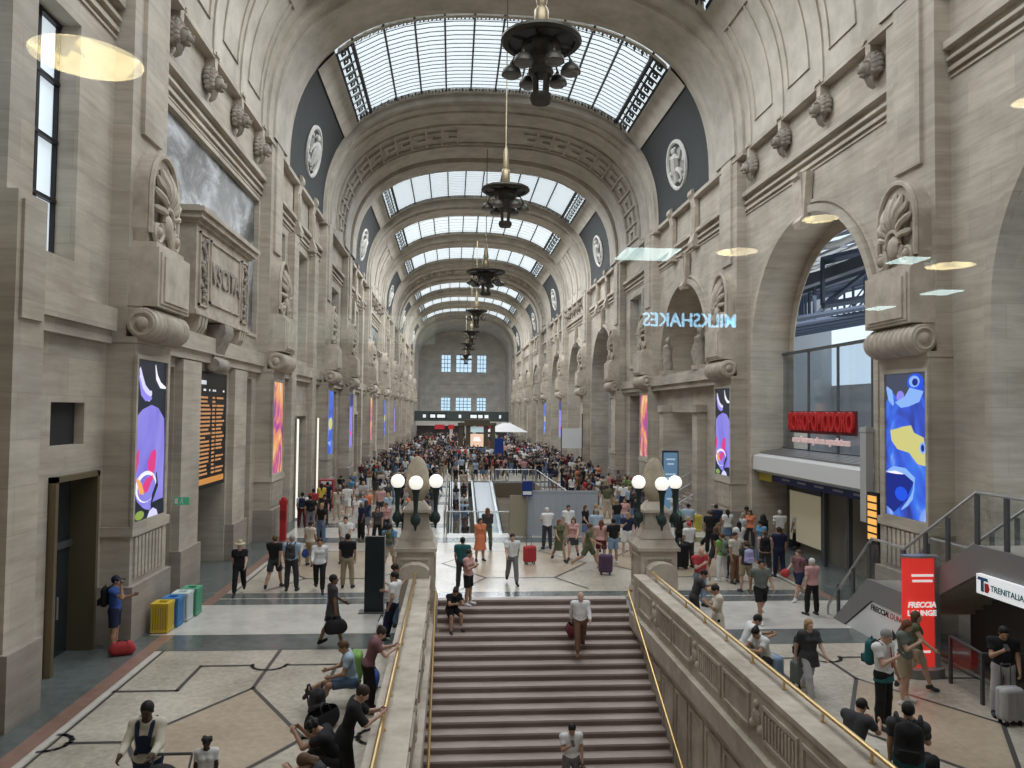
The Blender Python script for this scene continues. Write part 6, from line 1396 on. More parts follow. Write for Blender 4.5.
def holdall(x, y, z, rz, col, label, L=.5, R_=.14, strap=.25):
    r = empty('holdall', (x, y, z), rz*D2R); tag(r, label, 'bag'); S_ = Field((-L/2-.2, -.22, -.03), (L/2+.2, .22, .36), .018)
    S_.cone((-L/2+.08, 0, R_), (L/2-.08, 0, R_), R_, R_, 0, .85, np.array([0, 1., 0])); S_.cone((-L/2+.1, 0, R_*1.6), (L/2-.1, 0, R_*1.6), R_*.7, R_*.7, .06); mb_of(S_.mesh()).build('bag_body', cl(col), r, smooth='all')
    b = MB()
    for s in (-1, 1): b.tube([(-.12, s*.09, R_*1.8), (-.1, s*.04, R_*2+strap*.7), (0, 0, R_*2+strap), (.1, s*.04, R_*2+strap*.7), (.12, s*.09, R_*1.8)], .012, 6)
    b.build('handles', cl('charcoal'), r, smooth='all'); return r
def handset(x, y, z, rz, label, col='charcoal'):
    b = MB(); b.box(-.037, .037, -.078, .078, -.005, .005); b.box(-.033, .033, -.072, .072, .005, .0065); o = b.build('phone', cl(col)); o.location = (x, y, z); o.rotation_euler = (0.6, 0, rz*D2R); tag(o, label, 'phone'); return o

# ------------------------------------------------------------------ the people one can tell apart
FG = []
_p = person
def person(*a): o = _p(*a); FG.append((o, a)); return o
person(-10.25, 18.89, 0.000, 1.78, 95, 'call', False, ('blue', 0.62, -0.03), ('navy', 0.85), ('cap', 'navy'), 'tan', 'man in a blue polo and navy cap phoning by the left wall', 'charcoal')
person(-6.52, 11.09, 0.000, 1.72, 0, 'push', True, ('cream', 1.85, -0.05), ('navy', 1.95), ('short', 'black'), 'dark', 'woman in a cream jacket with navy straps pushing a black stroller', 'charcoal')
person(-5.78, 11.23, 0.000, 1.12, 10, 'stand', True, ('white', 0.62, -0.03), ('white', 'skirt', 0.35), ('curly', 'black'), 'dark', 'small child in a white dress beside the stroller', 'charcoal')
person(-8.86, 24.35, 0.000, 1.66, 10, 'walk', True, ('black', 0.62, -0.03), ('black', 1.95), ('hat', 'straw'), 'fair', 'woman in black with a straw sun hat by the left pier', 'charcoal')
person(-7.98, 25.12, 0.000, 1.74, 170, 'walk', False, ('black', 0.62, -0.03), ('charcoal', 0.85), ('short', 'brown'), 'tan', 'man in black tee and dark shorts seen from behind next to the grey backpack man', 'charcoal')
person(-7.39, 24.83, 0.000, 1.78, 178, 'stand', False, ('lightblue', 0.62, -0.03), ('charcoal', 1.95), ('short', 'grey'), 'fair', 'grey haired man in a light blue shirt wearing a grey backpack', 'charcoal')
person(-6.50, 24.68, 0.000, 1.72, 5, 'walk2', True, ('white', 1.85, -0.05), ('black', 1.95), ('short', 'dark'), 'tan', 'woman in an open white jacket over black clothes walking towards the stairs', 'charcoal')
person(-7.52, 28.75, 0.000, 1.66, 150, 'stand2', True, ('cream', 0.62, -0.03), ('khaki', 1.95), ('short', 'dark'), 'tan', 'person in a cream top carrying a blue shoulder bag behind the white jacket woman', 'charcoal')
person(-6.36, 29.48, 0.000, 1.74, 0, 'walk', False, ('white', 0.62, -0.03), ('grey', 1.95), ('short', 'dark'), 'fair', 'man in a white tee walking forward behind the man in black', 'charcoal')
person(-5.71, 25.20, 0.000, 1.76, 175, 'stand', False, ('black', 0.62, -0.03), ('khaki', 1.95), ('short', 'black'), 'tan', 'man in a black tee and khaki trousers seen from behind', 'charcoal')
person(-5.24, 19.07, 0.000, 1.74, 110, 'carry2', False, ('charcoal', 0.62, -0.2), ('charcoal', 0.85), ('short', 'black'), 'brown', 'man in charcoal tee and shorts carrying a black bag and looking at a phone', 'black')
person(-4.57, 27.64, 0.000, 1.74, 170, 'walk', False, ('skyblue', 0.62, -0.03), ('beige', 0.85), ('short', 'dark'), 'tan', 'man in a blue tee with an olive backpack beyond the black totem', 'charcoal')
person(-3.88, 20.73, 0.000, 1.66, 100, 'cross', True, ('charcoal', 0.62, -0.03), ('denim', 1.95), ('curly', 'dark'), 'tan', 'woman with curly dark hair and folded arms leaning at the parapet end', 'charcoal')
person(-3.82, 19.40, 0.000, 1.74, 250, 'leanback', False, ('white', 0.62, -0.03), ('navy', 1.95), ('short', 'black'), 'tan', 'man in a white tee leaning on the left parapet end', 'charcoal')
person(-3.94, 14.92, 0.000, 1.66, 100, 'leanfwd', True, ('mauve', 0.62, -0.03), ('black', 1.95), ('bun', 'dark'), 'fair', 'woman in a mauve tee and black trousers standing over a green suitcase', 'charcoal')
person(-4.29, 15.26, 0.000, 1.74, -80, 'sitfloor', False, ('lightblue', 0.62, -0.03), ('denim', 0.85), ('short', 'brown'), 'tan', 'man in denim shorts sitting on the floor against the left parapet', 'charcoal')
person(-3.93, 11.69, 0.000, 1.7, 95, 'leanfwd', True, ('black', 1.0, -0.1), ('black', 1.95), ('short', 'dark'), 'fair', 'woman all in black leaning at the left parapet', 'charcoal')
person(-4.05, 12.08, 0.000, 1.74, -90, 'crouch', False, ('black', 0.62, -0.03), ('charcoal', 1.95), ('curly', 'black'), 'tan', 'dark haired person in black crouching over bags on the floor', 'charcoal')
person(-4.05, 11.23, 0.000, 1.66, -60, 'crouch', True, ('charcoal', 0.62, -0.03), ('navy', 1.95), ('long', 'brown'), 'fair', 'brown haired woman crouching at the bottom edge of the picture', 'charcoal')
person(-2.35, 22.85, -0.56, 1.66, 20, 'sit', True, ('black', 0.62, -0.03), ('black', 0.85), ('bun', 'dark'), 'tan', 'woman in a black top sitting on the top steps', 'charcoal')
person(-1.88, 22.89, 0.000, 1.66, 60, 'cross', True, ('pink', 0.62, -0.03), ('black', 0.85), ('short', 'dark'), 'tan', 'woman in a pink tee and black shorts standing at the stair top', 'white')
person(1.23, 21.50, -1.008, 1.74, 0, 'walk', False, ('white', 1.85, -0.05), ('brown', 1.95), None, 'fair', 'bald man in a white shirt carrying a dark case down the stairs', 'brown')
person(0.38, 17.59, -3.024, 1.72, 5, 'phone', False, ('white', 0.62, -0.03), ('grey', 1.95), ('short', 'black'), 'tan', 'dark haired man in a white polo looking down on the lower steps', 'charcoal')
person(-0.37, 25.63, 0.000, 1.7, 5, 'walk2', False, ('white', 0.62, -0.03), ('grey', 1.95), ('short', 'dark'), 'fair', 'man in a white tee and grey trousers walking alone to the stair top', 'charcoal')
person(-1.29, 29.58, 0.000, 1.66, 20, 'stand', True, ('orange', 0.3, -0.5), None, ('long', 'dark'), 'tan', 'woman in a long orange dress behind the stair top', 'charcoal')
person(-0.91, 31.91, 0.000, 1.76, 200, 'stand2', True, ('charcoal', 1.85, -0.05), ('olive', 1.95), ('long', 'auburn'), 'tan', 'person in a dark jacket beside the orange dress', 'charcoal')
person(-2.03, 24.82, 0.000, 1.7, 170, 'stand', False, ('teal', 0.62, -0.03), ('charcoal', 1.95), ('short', 'black'), 'tan', 'person in teal behind the pink tee woman', 'charcoal')
person(1.60, 32.11, 0.000, 1.76, 190, 'phone2', False, ('white', 0.62, -0.03), ('charcoal', 1.95), ('cap', 'white'), 'fair', 'man in a white tee and dark waistcoat beside the red suitcase', 'charcoal')
person(2.63, 33.06, 0.000, 1.74, 10, 'stand', False, ('white', 0.62, -0.03), ('khaki', 1.95), ('short', 'dark'), 'tan', 'man in a white tee before the grey hoarding', 'charcoal')
person(1.72, 29.33, 0.000, 1.66, 20, 'walk2', True, ('olive', 0, -0.03), ('olive', 'skirt', 0.55), ('long', 'auburn'), 'tan', 'woman in an olive sundress before the hoarding', 'charcoal')
person(2.32, 29.71, 0.000, 1.68, -20, 'walk', True, ('pink', 0, -0.03), ('charcoal', 'skirt', 0.4), ('long', 'brown'), 'fair', 'woman in a pink top and dark skirt before the hoarding', 'charcoal')
person(2.57, 27.83, 0.000, 1.76, 70, 'stride', False, ('olive', 0.62, -0.03), ('olive', 0.85), ('short', 'brown'), 'tan', 'man in olive clothes striding past with one leg back', 'khaki')
person(3.54, 31.39, 0.000, 1.78, 180, 'stand', False, ('lightblue', 0.62, -0.03), ('khaki', 1.95), ('short', 'grey'), 'fair', 'man in a pale blue shirt behind the striding man', 'charcoal')
person(3.30, 29.10, 0.000, 1.66, 160, 'stand2', True, ('pink', 0, -0.03), ('burgundy', 0.85), ('long', 'auburn'), 'fair', 'woman in a pink top and red shorts with a purple suitcase', 'charcoal')
person(3.72, 28.90, 0.000, 1.74, 200, 'stand', False, ('black', 0.62, -0.03), ('paledenim', 0.85), ('short', 'black'), 'tan', 'young man in a black tee and denim shorts beside the purple suitcase', 'white')
person(6.40, 28.10, 0.000, 1.74, 200, 'stand', False, ('white', 0.62, -0.03), ('charcoal', 1.95), ('cap', 'red'), 'tan', 'man in a white tee and red cap behind the right pedestal', 'charcoal')
person(4.96, 22.46, 0.000, 1.8, 20, 'phone', False, ('red', 0.62, -0.03), ('paledenim', 1.95), None, 'fair', 'bald man in a red polo and pale jeans', 'charcoal')
person(3.96, 19.88, 0.000, 1.72, 80, 'leanfwd', False, ('charcoal', 0.62, -0.03), ('charcoal', 1.95), ('short', 'black'), 'tan', 'man in a charcoal tee leaning on the right parapet end', 'charcoal')
person(3.95, 18.06, 0.000, 1.68, -100, 'phone2', True, ('cream', 0.9, -0.35), ('black', 1.95), ('short', 'black'), 'tan', 'person in a long cream shirt standing beside the right parapet', 'charcoal')
person(6.86, 25.90, 0.000, 1.66, 200, 'stand', True, ('green', 0.62, -0.03), ('white', 1.95), ('short', 'brown'), 'fair', 'woman in a green tee and white trousers wearing a green backpack', 'white')
person(7.35, 26.37, 0.000, 1.4, 190, 'stand2', False, ('lightblue', 0.62, -0.03), ('charcoal', 1.95), ('short', 'brown'), 'fair', 'child in a pale blue tee beside the green tee woman', 'charcoal')
person(7.08, 24.29, 0.000, 1.66, 185, 'stand2', True, ('charcoal', 0.62, -0.03), ('khaki', 0.85), ('short', 'brown'), 'fair', 'woman wearing a lilac backpack and khaki shorts', 'charcoal')
person(7.20, 25.59, 0.000, 1.74, 30, 'stand', False, ('cream', 0.62, -0.03), ('brown', 1.95), ('short', 'dark'), 'tan', 'man in a cream tee and brown trousers beyond the lilac backpack', 'charcoal')
person(8.56, 26.34, 0.000, 1.68, 160, 'stand', True, ('pink', 0.62, -0.03), ('charcoal', 1.95), ('short', 'brown'), 'fair', 'person in pink with a big black backpack', 'charcoal')
person(9.13, 26.49, 0.000, 1.78, 180, 'stand', False, ('navy', 0.62, -0.03), ('navy', 1.95), ('short', 'dark'), 'tan', 'tall man dressed in navy seen from behind', 'charcoal')
person(6.13, 20.79, 0.000, 1.76, 0, 'walk', False, ('sage', 0.62, -0.03), ('black', 0.85), ('short', 'black'), 'tan', 'man in a grey green tee and black shorts walking to the camera', 'white')
person(8.27, 23.08, 0.000, 1.6, -70, 'walk2', False, ('mauve', 0.62, -0.03), ('navy', 0.85), ('short', 'brown'), 'fair', 'boy in shorts with a navy backpack holding a red ball', 'white')
person(7.91, 21.46, 0.000, 1.64, 195, 'stand2', True, ('pink', 0.62, -0.03), ('black', 1.95), ('short', 'white'), 'fair', 'white haired woman in a pale pink tee and black trousers by the lounge stairs', 'charcoal')
person(9.13, 32.99, 0.000, 1.8, 170, 'stand', False, ('navy', 0.62, -0.03), ('khaki', 1.95), ('short', 'dark'), 'tan', 'man in a navy tee and khaki trousers beside the teal bin', 'charcoal')
person(10.17, 30.41, 0.000, 1.7, 200, 'stand', True, ('black', 1.9, -0.85), ('black', 'skirt', 0.8), ('veil', 'black'), 'tan', 'woman in a full black robe and veil by the right pier', 'charcoal')
person(11.36, 31.51, 0.000, 1.74, 170, 'stand2', False, ('white', 0.62, -0.03), ('khaki', 1.95), ('short', 'white'), 'fair', 'white haired man in a white tee near the shop entrance', 'charcoal')
person(12.20, 31.73, 0.000, 1.68, 200, 'stand', True, ('white', 0.62, -0.03), ('black', 'skirt', 0.85), ('short', 'dark'), 'tan', 'woman in a white blouse and long black skirt at the shop entrance', 'charcoal')
person(12.48, 31.04, 0.000, 1.78, 100, 'stand', False, ('skyblue', 0.62, -0.03), ('beige', 0.85), ('short', 'dark'), 'tan', 'man in a blue tee and beige shorts under the shop canopy', 'charcoal')
person(12.96, 30.37, 0.000, 1.66, 190, 'stand2', True, ('beige', 0.62, -0.2), ('beige', 1.95), ('long', 'black'), 'tan', 'woman in a beige outfit under the shop canopy', 'charcoal')
person(13.75, 31.25, 0.000, 1.72, 20, 'phone', False, ('lightgrey', 0.62, -0.03), ('black', 1.95), ('short', 'black'), 'tan', 'man in a pale grey tee beside the beige outfit woman', 'charcoal')
person(13.79, 30.35, 0.000, 1.7, 10, 'cross', True, ('black', 1.8, -0.2), ('black', 1.95), ('long', 'auburn'), 'fair', 'woman in black with auburn hair under the shop canopy', 'charcoal')
person(10.43, 32.97, 0.000, 1.72, 70, 'phone', False, ('brown', 0.62, -0.03), ('charcoal', 1.95), ('short', 'black'), 'brown', 'man in a brown tee leaning on the second right pier', 'charcoal')
person(10.36, 32.23, 0.000, 1.64, -40, 'stand', True, ('orange', 0, -0.03), ('charcoal', 1.95), ('long', 'dark'), 'tan', 'woman with long dark hair and a sleeveless top by the second right pier', 'charcoal')
person(4.21, 17.09, 0.000, 1.74, 80, 'sit', False, ('white', 0.62, -0.03), ('grey', 1.95), ('short', 'black'), 'tan', 'man in a white tee sitting with a hand at his chin behind the right parapet', 'charcoal')
person(4.41, 16.33, 0.000, 1.66, -70, 'sit', True, ('white', 0.62, -0.03), ('charcoal', 1.95), ('bun', 'black'), 'tan', 'woman in a white tee sitting beside the black backpack', 'charcoal')
person(4.81, 15.17, 0.000, 1.64, 8, 'walk', True, ('charcoal', 0.75, -0.22), ('lightgrey', 1.95), ('long', 'blond'), 'fair', 'blond woman in a dark fringed top and pale grey trousers', 'beige')
person(5.56, 13.76, 0.000, 1.84, 30, 'phone', False, ('white', 0.62, -0.03), ('black', 1.95), ('short', 'grey'), 'fair', 'tall man in a white shirt and red tie with a green backpack', 'charcoal')
person(6.64, 14.87, 0.000, 1.7, 40, 'phone', True, ('sage', 0.62, -0.03), ('khaki', 0.85), ('long', 'auburn'), 'fair', 'auburn haired woman in a grey green tee and khaki shorts', 'white')
person(7.28, 15.51, 0.000, 1.68, 60, 'walk2', True, ('olive', 0, -0.03), ('beige', 0.85), ('long', 'brown'), 'fair', 'woman partly hidden behind the auburn haired woman', 'charcoal')
person(3.91, 11.85, 0.000, 1.72, 120, 'sit', False, ('charcoal', 0.62, -0.03), ('charcoal', 1.95), ('cap', 'black'), 'tan', 'man in a charcoal tee and dark cap holding an orange phone by the parapet', 'charcoal')
person(3.99, 10.44, 0.000, 1.74, 150, 'carry', False, ('charcoal', 0.62, -0.03), ('teal', 1.95), ('short', 'black'), 'tan', 'man wearing a big black backpack at the bottom right', 'charcoal')
person(8.17, 14.14, 0.000, 1.76, -20, 'phone', False, ('black', 0.62, -0.03), ('lightgrey', 1.95), ('short', 'black'), 'tan', 'man in a black tee looking at a phone under the lounge stairs', 'charcoal')
person(13.38, 27.24, 0.000, 1.66, 190, 'stand', True, ('white', 0.62, -0.03), ('lightgrey', 1.95), ('short', 'grey'), 'fair', 'person in white behind the lounge stair railing', 'charcoal')
person(-9.56, 37.92, 0.000, 1.74, 185, 'stand2', False, ('white', 0.62, -0.03), ('burgundy', 1.95), ('short', 'black'), 'tan', 'man in a white tee with a navy backpack near the red post', 'charcoal')
person(-9.39, 39.93, 0.000, 1.72, 170, 'stand', False, ('red', 0.62, -0.03), ('charcoal', 1.95), ('short', 'black'), 'brown', 'man in a red tee near the left shop door', 'charcoal')
person(-9.50, 42.98, 0.000, 1.7, 190, 'stand', True, ('yellow', 0.62, -0.03), ('charcoal', 1.95), ('long', 'dark'), 'tan', 'woman in a yellow top near the left shop door', 'charcoal')
person(-8.95, 36.69, 0.000, 1.74, 200, 'stand', False, ('black', 0.62, -0.03), ('grey', 1.95), ('short', 'dark'), 'tan', 'man in a black tee with a dark backpack beside the white tee man', 'charcoal')
person(-9.31, 43.82, 0.000, 1.72, 180, 'walk', False, ('navy', 0.62, -0.03), ('navy', 1.95), ('short', 'black'), 'tan', 'person in dark navy by the left wall crowd', 'charcoal')
person(-7.94, 41.80, 0.000, 1.76, 180, 'walk2', False, ('white', 0.62, -0.03), ('white', 0.85), ('short', 'brown'), 'fair', 'man in a white tee and white shorts walking away with a black suitcase', 'white')
person(-6.70, 37.92, 0.000, 1.68, 5, 'stand2', True, ('paledenim', 0, -0.03), ('denim', 'skirt', 0.5), ('long', 'brown'), 'fair', 'woman in a denim dress in the left middle distance', 'white')
person(-6.09, 40.67, 0.000, 1.74, 175, 'stand', False, ('pink', 0.62, -0.03), ('charcoal', 0.85), ('short', 'grey'), 'fair', 'man in a salmon pink tee with his back turned near the left lamp', 'charcoal')
person(-5.52, 33.15, 0.000, 1.66, 10, 'stand', True, ('charcoal', 0.62, -0.03), ('black', 1.95), ('long', 'dark'), 'tan', 'woman in dark clothes behind the black totem', 'charcoal')
person(-5.30, 34.96, 0.000, 1.62, 0, 'phone', True, ('pink', 0.62, -0.03), ('charcoal', 1.95), ('short', 'brown'), 'fair', 'woman in a pink tee looking down behind the black totem', 'charcoal')

def who(s): return next(t for t in FG if s in t[1][11])
def world(t, v): o, a = t; k = a[3]/1.76; c, q = math.cos(a[4]*D2R), math.sin(a[4]*D2R); x, y, z = v[0]*k, v[1]*k, v[2]*k; return (a[0]+c*x-q*y, a[1]+q*x+c*y, a[2]+z)
def on_back(s, col, label, sc=1.0, z=1.26):
    t = who(s); p = world(t, (0, .215, z)); return backpack(*p, t[1][4], col, label, sc)
def hand(s, k): t = who(s); J = MESHES[('J', t[1][5], t[1][6])]; return world(t, J[k+'w']+J[k+'q']*.11)
on_back('grey haired man in a light blue', 'charcoal', 'grey backpack worn by the light blue shirt man'); on_back('olive backpack', 'olive', 'olive backpack on the man beyond the black totem'); on_back('navy backpack near the red post', 'navy', 'navy backpack on the white tee man near the red post')
on_back('with a dark backpack', 'black', 'black backpack on the man in the black tee by the left shops'); on_back('green backpack', 'green', 'green backpack on the green tee woman') if False else on_back('woman in a green tee', 'sage', 'dark green backpack worn by the green tee woman'); on_back('lilac backpack and khaki', 'lilac', 'lilac backpack on the woman in khaki shorts'); on_back('big black backpack', 'black', 'big black backpack worn by the person in pink', 1.15)
on_back('holding a red ball', 'navy', 'navy backpack on the boy with the ball', 1.0, 1.2); on_back('red tie', 'teal', 'dark green backpack worn by the man in the red tie', 1.05); on_back('bottom right', 'black', 'big black backpack on the man at the bottom right', 1.2); on_back('bald man in a white shirt', 'charcoal', 'dark backpack worn by the bald man on the stairs', .9); on_back('man in a blue polo', 'black', 'black backpack on the man phoning by the left wall')
def bag_in_hand(s, k, col, label, L, R_, strap): p = hand(s, k); return holdall(p[0], p[1], p[2]-R_*2-strap+.03, who(s)[1][4]+90, col, label, L, R_, strap)
bag_in_hand('looking at a phone', 'r', 'black', 'large black bag hanging from the hand of the charcoal tee man', .5, .17, .1) if False else bag_in_hand('carrying a black bag', 'r', 'black', 'large black bag hanging from the hand of the charcoal tee man', .40, .16, .14)
bag_in_hand('bald man in a white shirt', 'r', 'burgundy', 'dark case in the hand of the bald man on the stairs', .46, .17, .06); bag_in_hand('lower steps', 'l', 'brown', 'small brown bag in the hand of the man on the lower steps', .26, .09, .1); bag_in_hand('blue shoulder bag', 'l', 'blue', 'blue bag beside the white jacket woman', .4, .14, .2)
for s, k, lab in (('carrying a black bag', 'l', 'phone in the hand of the charcoal tee man'), ('man in a blue polo', 'r', 'phone held by the man by the left wall'), ('orange phone', 'l', 'orange cased phone held by the man by the right parapet'), ('under the lounge stairs', 'r', 'phone held by the man under the lounge stairs'), ('red tie', 'r', 'phone held by the man in the red tie'), ('lower steps', 'r', 'phone held by the man on the lower steps')):
    p = hand(s, k); handset(p[0], p[1], p[2]+.03, who(s)[1][4], lab, 'orange' if 'orange' in lab else 'charcoal')
holdall(-9.92, 18.55, 0, 20, 'red', 'red holdall on the floor at the feet of the phoning man', .46, .14, .08)
suitcase(-4.35, 16.35, 90, 'green', 'pale green suitcase by the mauve tee woman', .66, .44, .1); holdall(-3.98, 16.2, 0, 90, 'blue', 'blue bag against the left parapet', .42, .16, .1)
holdall(-4.65, 14.1, 0, 60, 'black', 'black bag on the floor before the crouching person', .6, .19, .1); backpack(-4.85, 14.75, .3, 200, 'charcoal', 'charcoal backpack standing on the floor beside the crouching person'); holdall(-4.15, 20.15, 0, 90, 'white', 'white bag at the feet of the couple at the parapet end', .4, .15, .16)
suitcase(.55, 28.9, 20, 'red', 'red suitcase before the grey hoarding', .66, .46); suitcase(3.05, 27.0, -20, 'purple', 'purple suitcase beside the denim shorts man', .68, .46, .3); suitcase(-8.05, 33.6, 10, 'black', 'black suitcase near the red post, left one', .6, .42); suitcase(-5.25, 34.6, 10, 'black', 'black suitcase beside the man in white shorts', .64, .5)
suitcase(8.0, 13.75, 5, 'lightgrey', 'silver grey suitcase under the lounge stairs', .66, .44, .42); suitcase(4.95, 15.85, 30, 'sage', 'grey green suitcase behind the right parapet under a black backpack', .55, .42, .05); backpack(4.93, 15.8, .88, 10, 'black', 'black backpack standing on the grey green suitcase', 1.0)
suitcase(4.30, 17.12, 80, 'charcoal', 'charcoal suitcase the man with his hand at his chin sits on', .5, .5, .02); suitcase(4.55, 16.36, -70, 'paledenim', 'pale blue suitcase the white tee woman sits on', .5, .5, .02)
suitcase(4.02, 11.9, 120, 'charcoal', 'charcoal suitcase under the man with the orange phone', .5, .5, .02); suitcase(6.05, 27.9, 10, 'black', 'tall black suitcase behind the red polo man', .9, .5, .2); suitcase(4.7, 11.2, 20, 'black', 'black suitcase before the man with the big backpack', .6, .42, .5)
t = who('holding a red ball'); p = hand('holding a red ball', 'r'); b = MB(); b.ball(p, .13, 18, 12); tag(b.build('ball', cl('red'), smooth='all'), 'red ball in the hands of the boy', 'ball')
# red tie, baby carrier straps: parts of their wearers
t = who('red tie'); J = MESHES[('J', 'phone', False)]; up = lambda v: tuple(J['pel']+J['T']@np.array(v, float)); b = MB(); b.add([up((-.018, -.128, .47)), up((.018, -.128, .47)), up((.035, -.155, .14)), up((0, -.155, .09)), up((-.035, -.155, .14)), up((0, -.145, .3))], [(0, 1, 5), (1, 2, 5), (2, 3, 5), (3, 4, 5), (4, 0, 5)]); o = b.build('tie', cl('red')); o.parent = t[0]
obj_of('jumper_round_waist', mb_of(skirt_field(J, HR, *bounds(J), .24, .03).mesh()).mesh('jumper_round_waist', [], smooth='all'), cl('teal'), t[0])
t = who('navy straps'); J = MESHES[('J', 'push', True)]; up = lambda v: tuple(J['pel']+J['T']@np.array(v, float)); b = MB()
for s in (-1, 1): b.tube([up((s*.11, .06, .52)), up((s*.10, -.08, .50)), up((s*.085, -.15, .36)), up((s*.06, -.155, .2)), up((s*.12, -.11, .08))], .03, 6)
b.box(-.07, .07, up((0, -.17, .2))[1], up((0, -.14, .2))[1], up((0, 0, .1))[2], up((0, 0, .34))[2]); o = b.build('carrier_straps', cl('navy')); o.parent = t[0]
# stroller
r = empty('stroller', (-6.15, 10.55, 0)); tag(r, 'black folding stroller pushed by the woman in the cream jacket', 'stroller')
b = MB(); b.grid([[(.24*math.cos(a)*(1 if abs(q) < .27 else .9), -.25+.3*math.sin(a)*0+q*0+(-.3*math.cos(e)), .72+.3*math.sin(e)) for a in [PI*i/12 for i in range(13)]] for q, e in [(0, .2*j) for j in range(9)]]); b.ball((0, -.1, .82), (.27, .33, .24), 18, 12); b.build('hood', cl('black'), r, smooth='all')
b = MB(); b.box(-.2, .2, -.3, .1, .34, .42); b.box(-.2, .2, .08, .16, .4, .75); b.build('seat', cl('charcoal'), r)
b = MB()
for s in (-1, 1): b.tube([(s*.25, .45, .98), (s*.25, .1, .6), (s*.25, -.42, .12)], .016, 6); b.tube([(s*.25, -.1, .5), (s*.25, .3, .12)], .016, 6)
b.tube([(-.25, .45, .98), (.25, .45, .98)], .02, 6); b.build('frame', DGREY, r)
for sx in (-1, 1):
    for y in (-.42, .3): b = MB(); b.lathe([(0, -.02), (.09, -.02), (.1, 0), (.09, .02), (0, .02)], (sx*.25, y, .1), 14, 'x'); b.build('wheel', BLACK, r)

# ------------------------------------------------------------------ the crowd down the hall: every person an object of its own
rr = random.Random(21)
def crowd_mesh(pose, fem, h, kind):
    J = cached(('J', pose, fem), lambda: skeleton(pose, fem)); lo, hi = bounds(J); B = MB()
    def addm(VF, mi): o = len(B.v); B.v += [tuple(v) for v in VF[0]]; B.f += [tuple(int(i)+o for i in f) for f in VF[1]]; B.m += [mi]*len(VF[1])
    addm(body_field(J, h, lo, hi).mesh(), 0); addm(shirt_field(J, h, lo, hi, .62, -.04, .02).mesh(), 1)
    addm((skirt_field(J, h, lo, hi, .5) if kind == 'skirt' else pants_field(J, h, lo, hi, .85 if kind == 'shorts' else 1.95, .02)).mesh(), 2); addm(hair_field(J, h*.8, 'long' if fem else 'short').mesh(), 3)
    me = B.mesh('person_body', [], smooth=False); me.polygons.foreach_set('use_smooth', [True]*len(me.polygons))
    for m in (skin('tan'), cl('white'), cl('navy'), hairm('dark')): me.materials.append(m)
    me.polygons.foreach_set('material_index', B.m); return me
LOD = [(f, kd, cached(('crowd', p, f, kd), lambda p=p, f=f, kd=kd: crowd_mesh(p, f, .034, kd))) for p, f, kd in (('stand', 0, 'long'), ('stand2', 0, 'shorts'), ('walk', 0, 'long'), ('phone', 0, 'shorts'), ('cross', 0, 'long'), ('stand', 1, 'long'), ('stand2', 1, 'skirt'), ('walk2', 1, 'shorts'), ('phone', 1, 'long'), ('cross', 1, 'skirt'))]
TOPS = [('white', 14), ('black', 26), ('navy', 10), ('charcoal', 14), ('grey', 6), ('lightgrey', 5), ('red', 2), ('pink', 3), ('lightblue', 6), ('skyblue', 4), ('olive', 4), ('beige', 6), ('burgundy', 4), ('green', 1), ('orange', 2), ('denim', 3), ('brown', 3)]
TOPL = [t for t, w in TOPS for _ in range(w)]; BOTL = ['navy', 'black', 'black', 'charcoal', 'denim', 'denim', 'khaki', 'beige', 'grey', 'paledenim', 'white']
taken = [(a[0], a[1]) for o, a in FG]
def free(x, y, d):
    return all((x-p)**2+(y-q)**2 > d*d for p, q in taken)
def blocked(x, y): 
    return (-3.1 < x < 4.8 and 35.0 < y < 63.2) or (abs(x-.7) < 3 and 95.5 < y < 98.6) or (abs(x-2.35) < .9 and 77 < y < 79) or (abs(x-9) < 1.3 and 72.5 < y < 73.6) or (x > 9.2 and 36.2 < y < 46) or (x < -9 and 44.5 < y < 46.8)
spots = []
def scatter(n, x0, x1, y0, y1, d):
    k = 0
    for _ in range(n*12):
        if k >= n: break
        x, y = rr.uniform(x0, x1), rr.uniform(y0, y1)
        if blocked(x, y) or not free(x, y, d): continue
        taken.append((x, y)); spots.append((x, y, 0.0)); k += 1
scatter(16, -9.3, -3.3, 33, 44, .8); scatter(16, 5.2, 9.0, 34.5, 46, .8); scatter(6, 3.2, 6.5, 29.5, 34.3, .8); scatter(11, 6.8, 9.9, 26.5, 33.8, .7)
scatter(28, -9.3, -3.3, 44, 54, .65); scatter(46, -9.3, -3.3, 54, 64, .55); scatter(56, 5.0, 9.6, 44, 62, .55)
for _ in range(26):
    y = rr.uniform(46, 61.5); x = -1.8+rr.choice((-.28, .28))
    if free(x, y, .55): taken.append((x, y)); spots.append((x, y, -(62-y)*.17+.02))
scatter(2, -.3, .3, 50, 58, 1.5); spots[-1:] = [(a, b_, -(62-b_)*.17+.02) for a, b_, z in spots[-1:]] if -.8 < spots[-1][0] < .8 and spots[-1][1] < 62 else spots[-1:]
scatter(120, -9.4, 9.6, 63.5, 76, .52); scatter(170, -9.4, 9.6, 76, 92, .5); scatter(170, -9.4, 9.6, 92, 112, .5); scatter(110, -9, 9.4, 112, 150, .6)
spots.sort(key=lambda p: p[1])
NEAR_N = 297-len(FG)
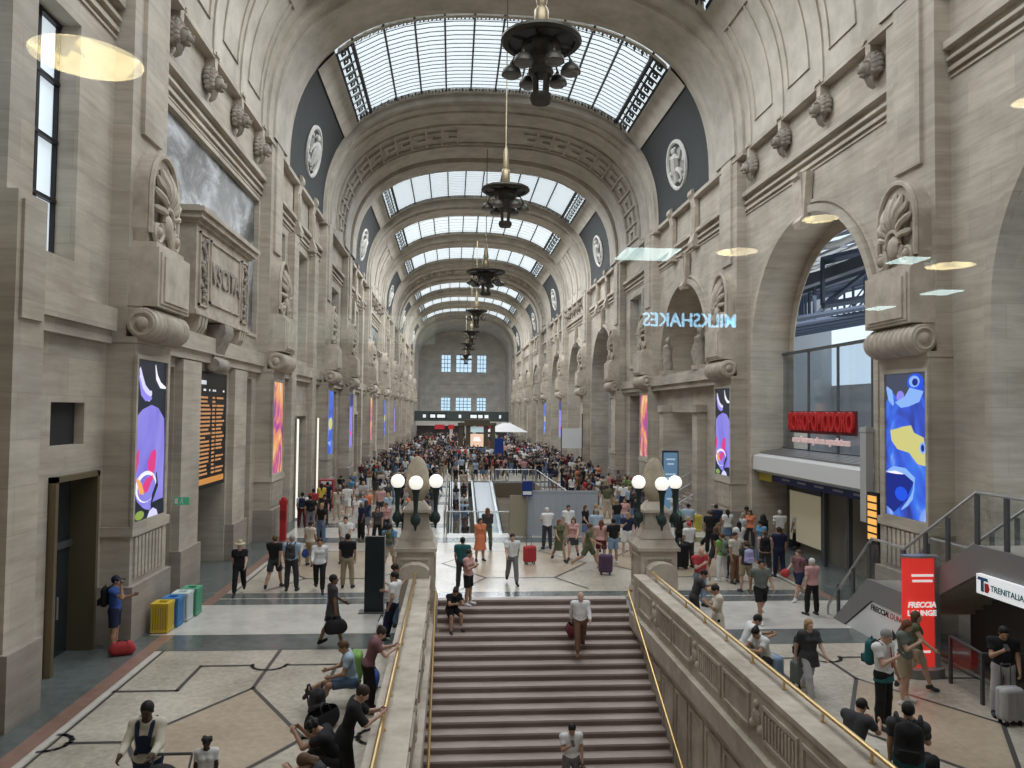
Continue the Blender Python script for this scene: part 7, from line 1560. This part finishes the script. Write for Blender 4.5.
for i, (x, y, z) in enumerate(spots[:NEAR_N]):
    f, kd, me = rr.choice(LOD); o = bpy.data.objects.new('person', me); COL.objects.link(o); k = (rr.uniform(1.58, 1.72) if f else rr.uniform(1.68, 1.86))/1.76
    o.location = (x, y, z); o.scale = (k, k, k); o.rotation_euler = (0, 0, rr.choice((0, PI))+rr.gauss(0, .8)); tp, bt = rr.choice(TOPL), rr.choice(BOTL)
    for sl, m in zip(o.material_slots, (skin(rr.choice(('fair', 'tan', 'tan', 'fair', 'brown'))), cl(tp), cl(bt), hairm(rr.choice(('black', 'dark', 'dark', 'brown', 'brown', 'blond', 'grey'))))): sl.link = 'OBJECT'; sl.material = m
    low = {'long': 'trousers', 'shorts': 'shorts', 'skirt': 'skirt'}[kd]; wh = 'on the sloping walkway' if z < -.001 else ('in the crowd left of the walkways' if x < -3 and y < 63 else ('in the crowd right of the walkways' if x > 3 and y < 63 else 'in the dense crowd beyond the walkways'))
    tag(o, 'person in a %s top and %s %s %s' % (tp, bt, low, wh), 'person', 'crowd of travellers down the hall')
far = MB(); fm = []
CRM = {}
src = [crowd_mesh(p, f, .06, kd) for p, f, kd in (('stand', 0, 'long'), ('stand', 1, 'long'), ('walk', 0, 'long'))]
mats = [skin('tan'), hairm('dark')]+[cl(c) for c in ('white', 'black', 'navy', 'charcoal', 'grey', 'red', 'lightblue', 'beige', 'pink', 'denim', 'burgundy')]
data = [([tuple(v.co) for v in me.vertices], [tuple(p.vertices) for p in me.polygons], [p.material_index for p in me.polygons]) for me in src]
for (x, y, z) in spots[NEAR_N:]:
    V_, F2, M2 = rr.choice(data); a = rr.uniform(0, 6.28); c_, s_ = math.cos(a), math.sin(a); k = rr.uniform(.92, 1.05); o0 = len(far.v); tm, bm2 = rr.choice((2, 2, 3, 3, 3, 3, 4, 4, 5, 5, 5, 6, 8, 9, 10, 12, 11, 7)), rr.choice((3, 4, 5, 11, 9))
    far.v += [(x+(c_*v[0]-s_*v[1])*k, y+(s_*v[0]+c_*v[1])*k, v[2]*k) for v in V_]; far.f += [tuple(i+o0 for i in f) for f in F2]; far.m += [(0, tm, bm2, 1)[m] for m in M2]
me = bpy.data.meshes.new('crowd'); me.from_pydata(far.v, [], far.f); [me.materials.append(m) for m in mats]; me.polygons.foreach_set('material_index', far.m); me.polygons.foreach_set('use_smooth', [True]*len(me.polygons))
o = bpy.data.objects.new('crowd', me); COL.objects.link(o); tag(o, 'far crowd of tiny travellers filling the end of the hall', 'crowd', kind='stuff')
print('crowd', len(spots), 'individuals', NEAR_N+len(FG))
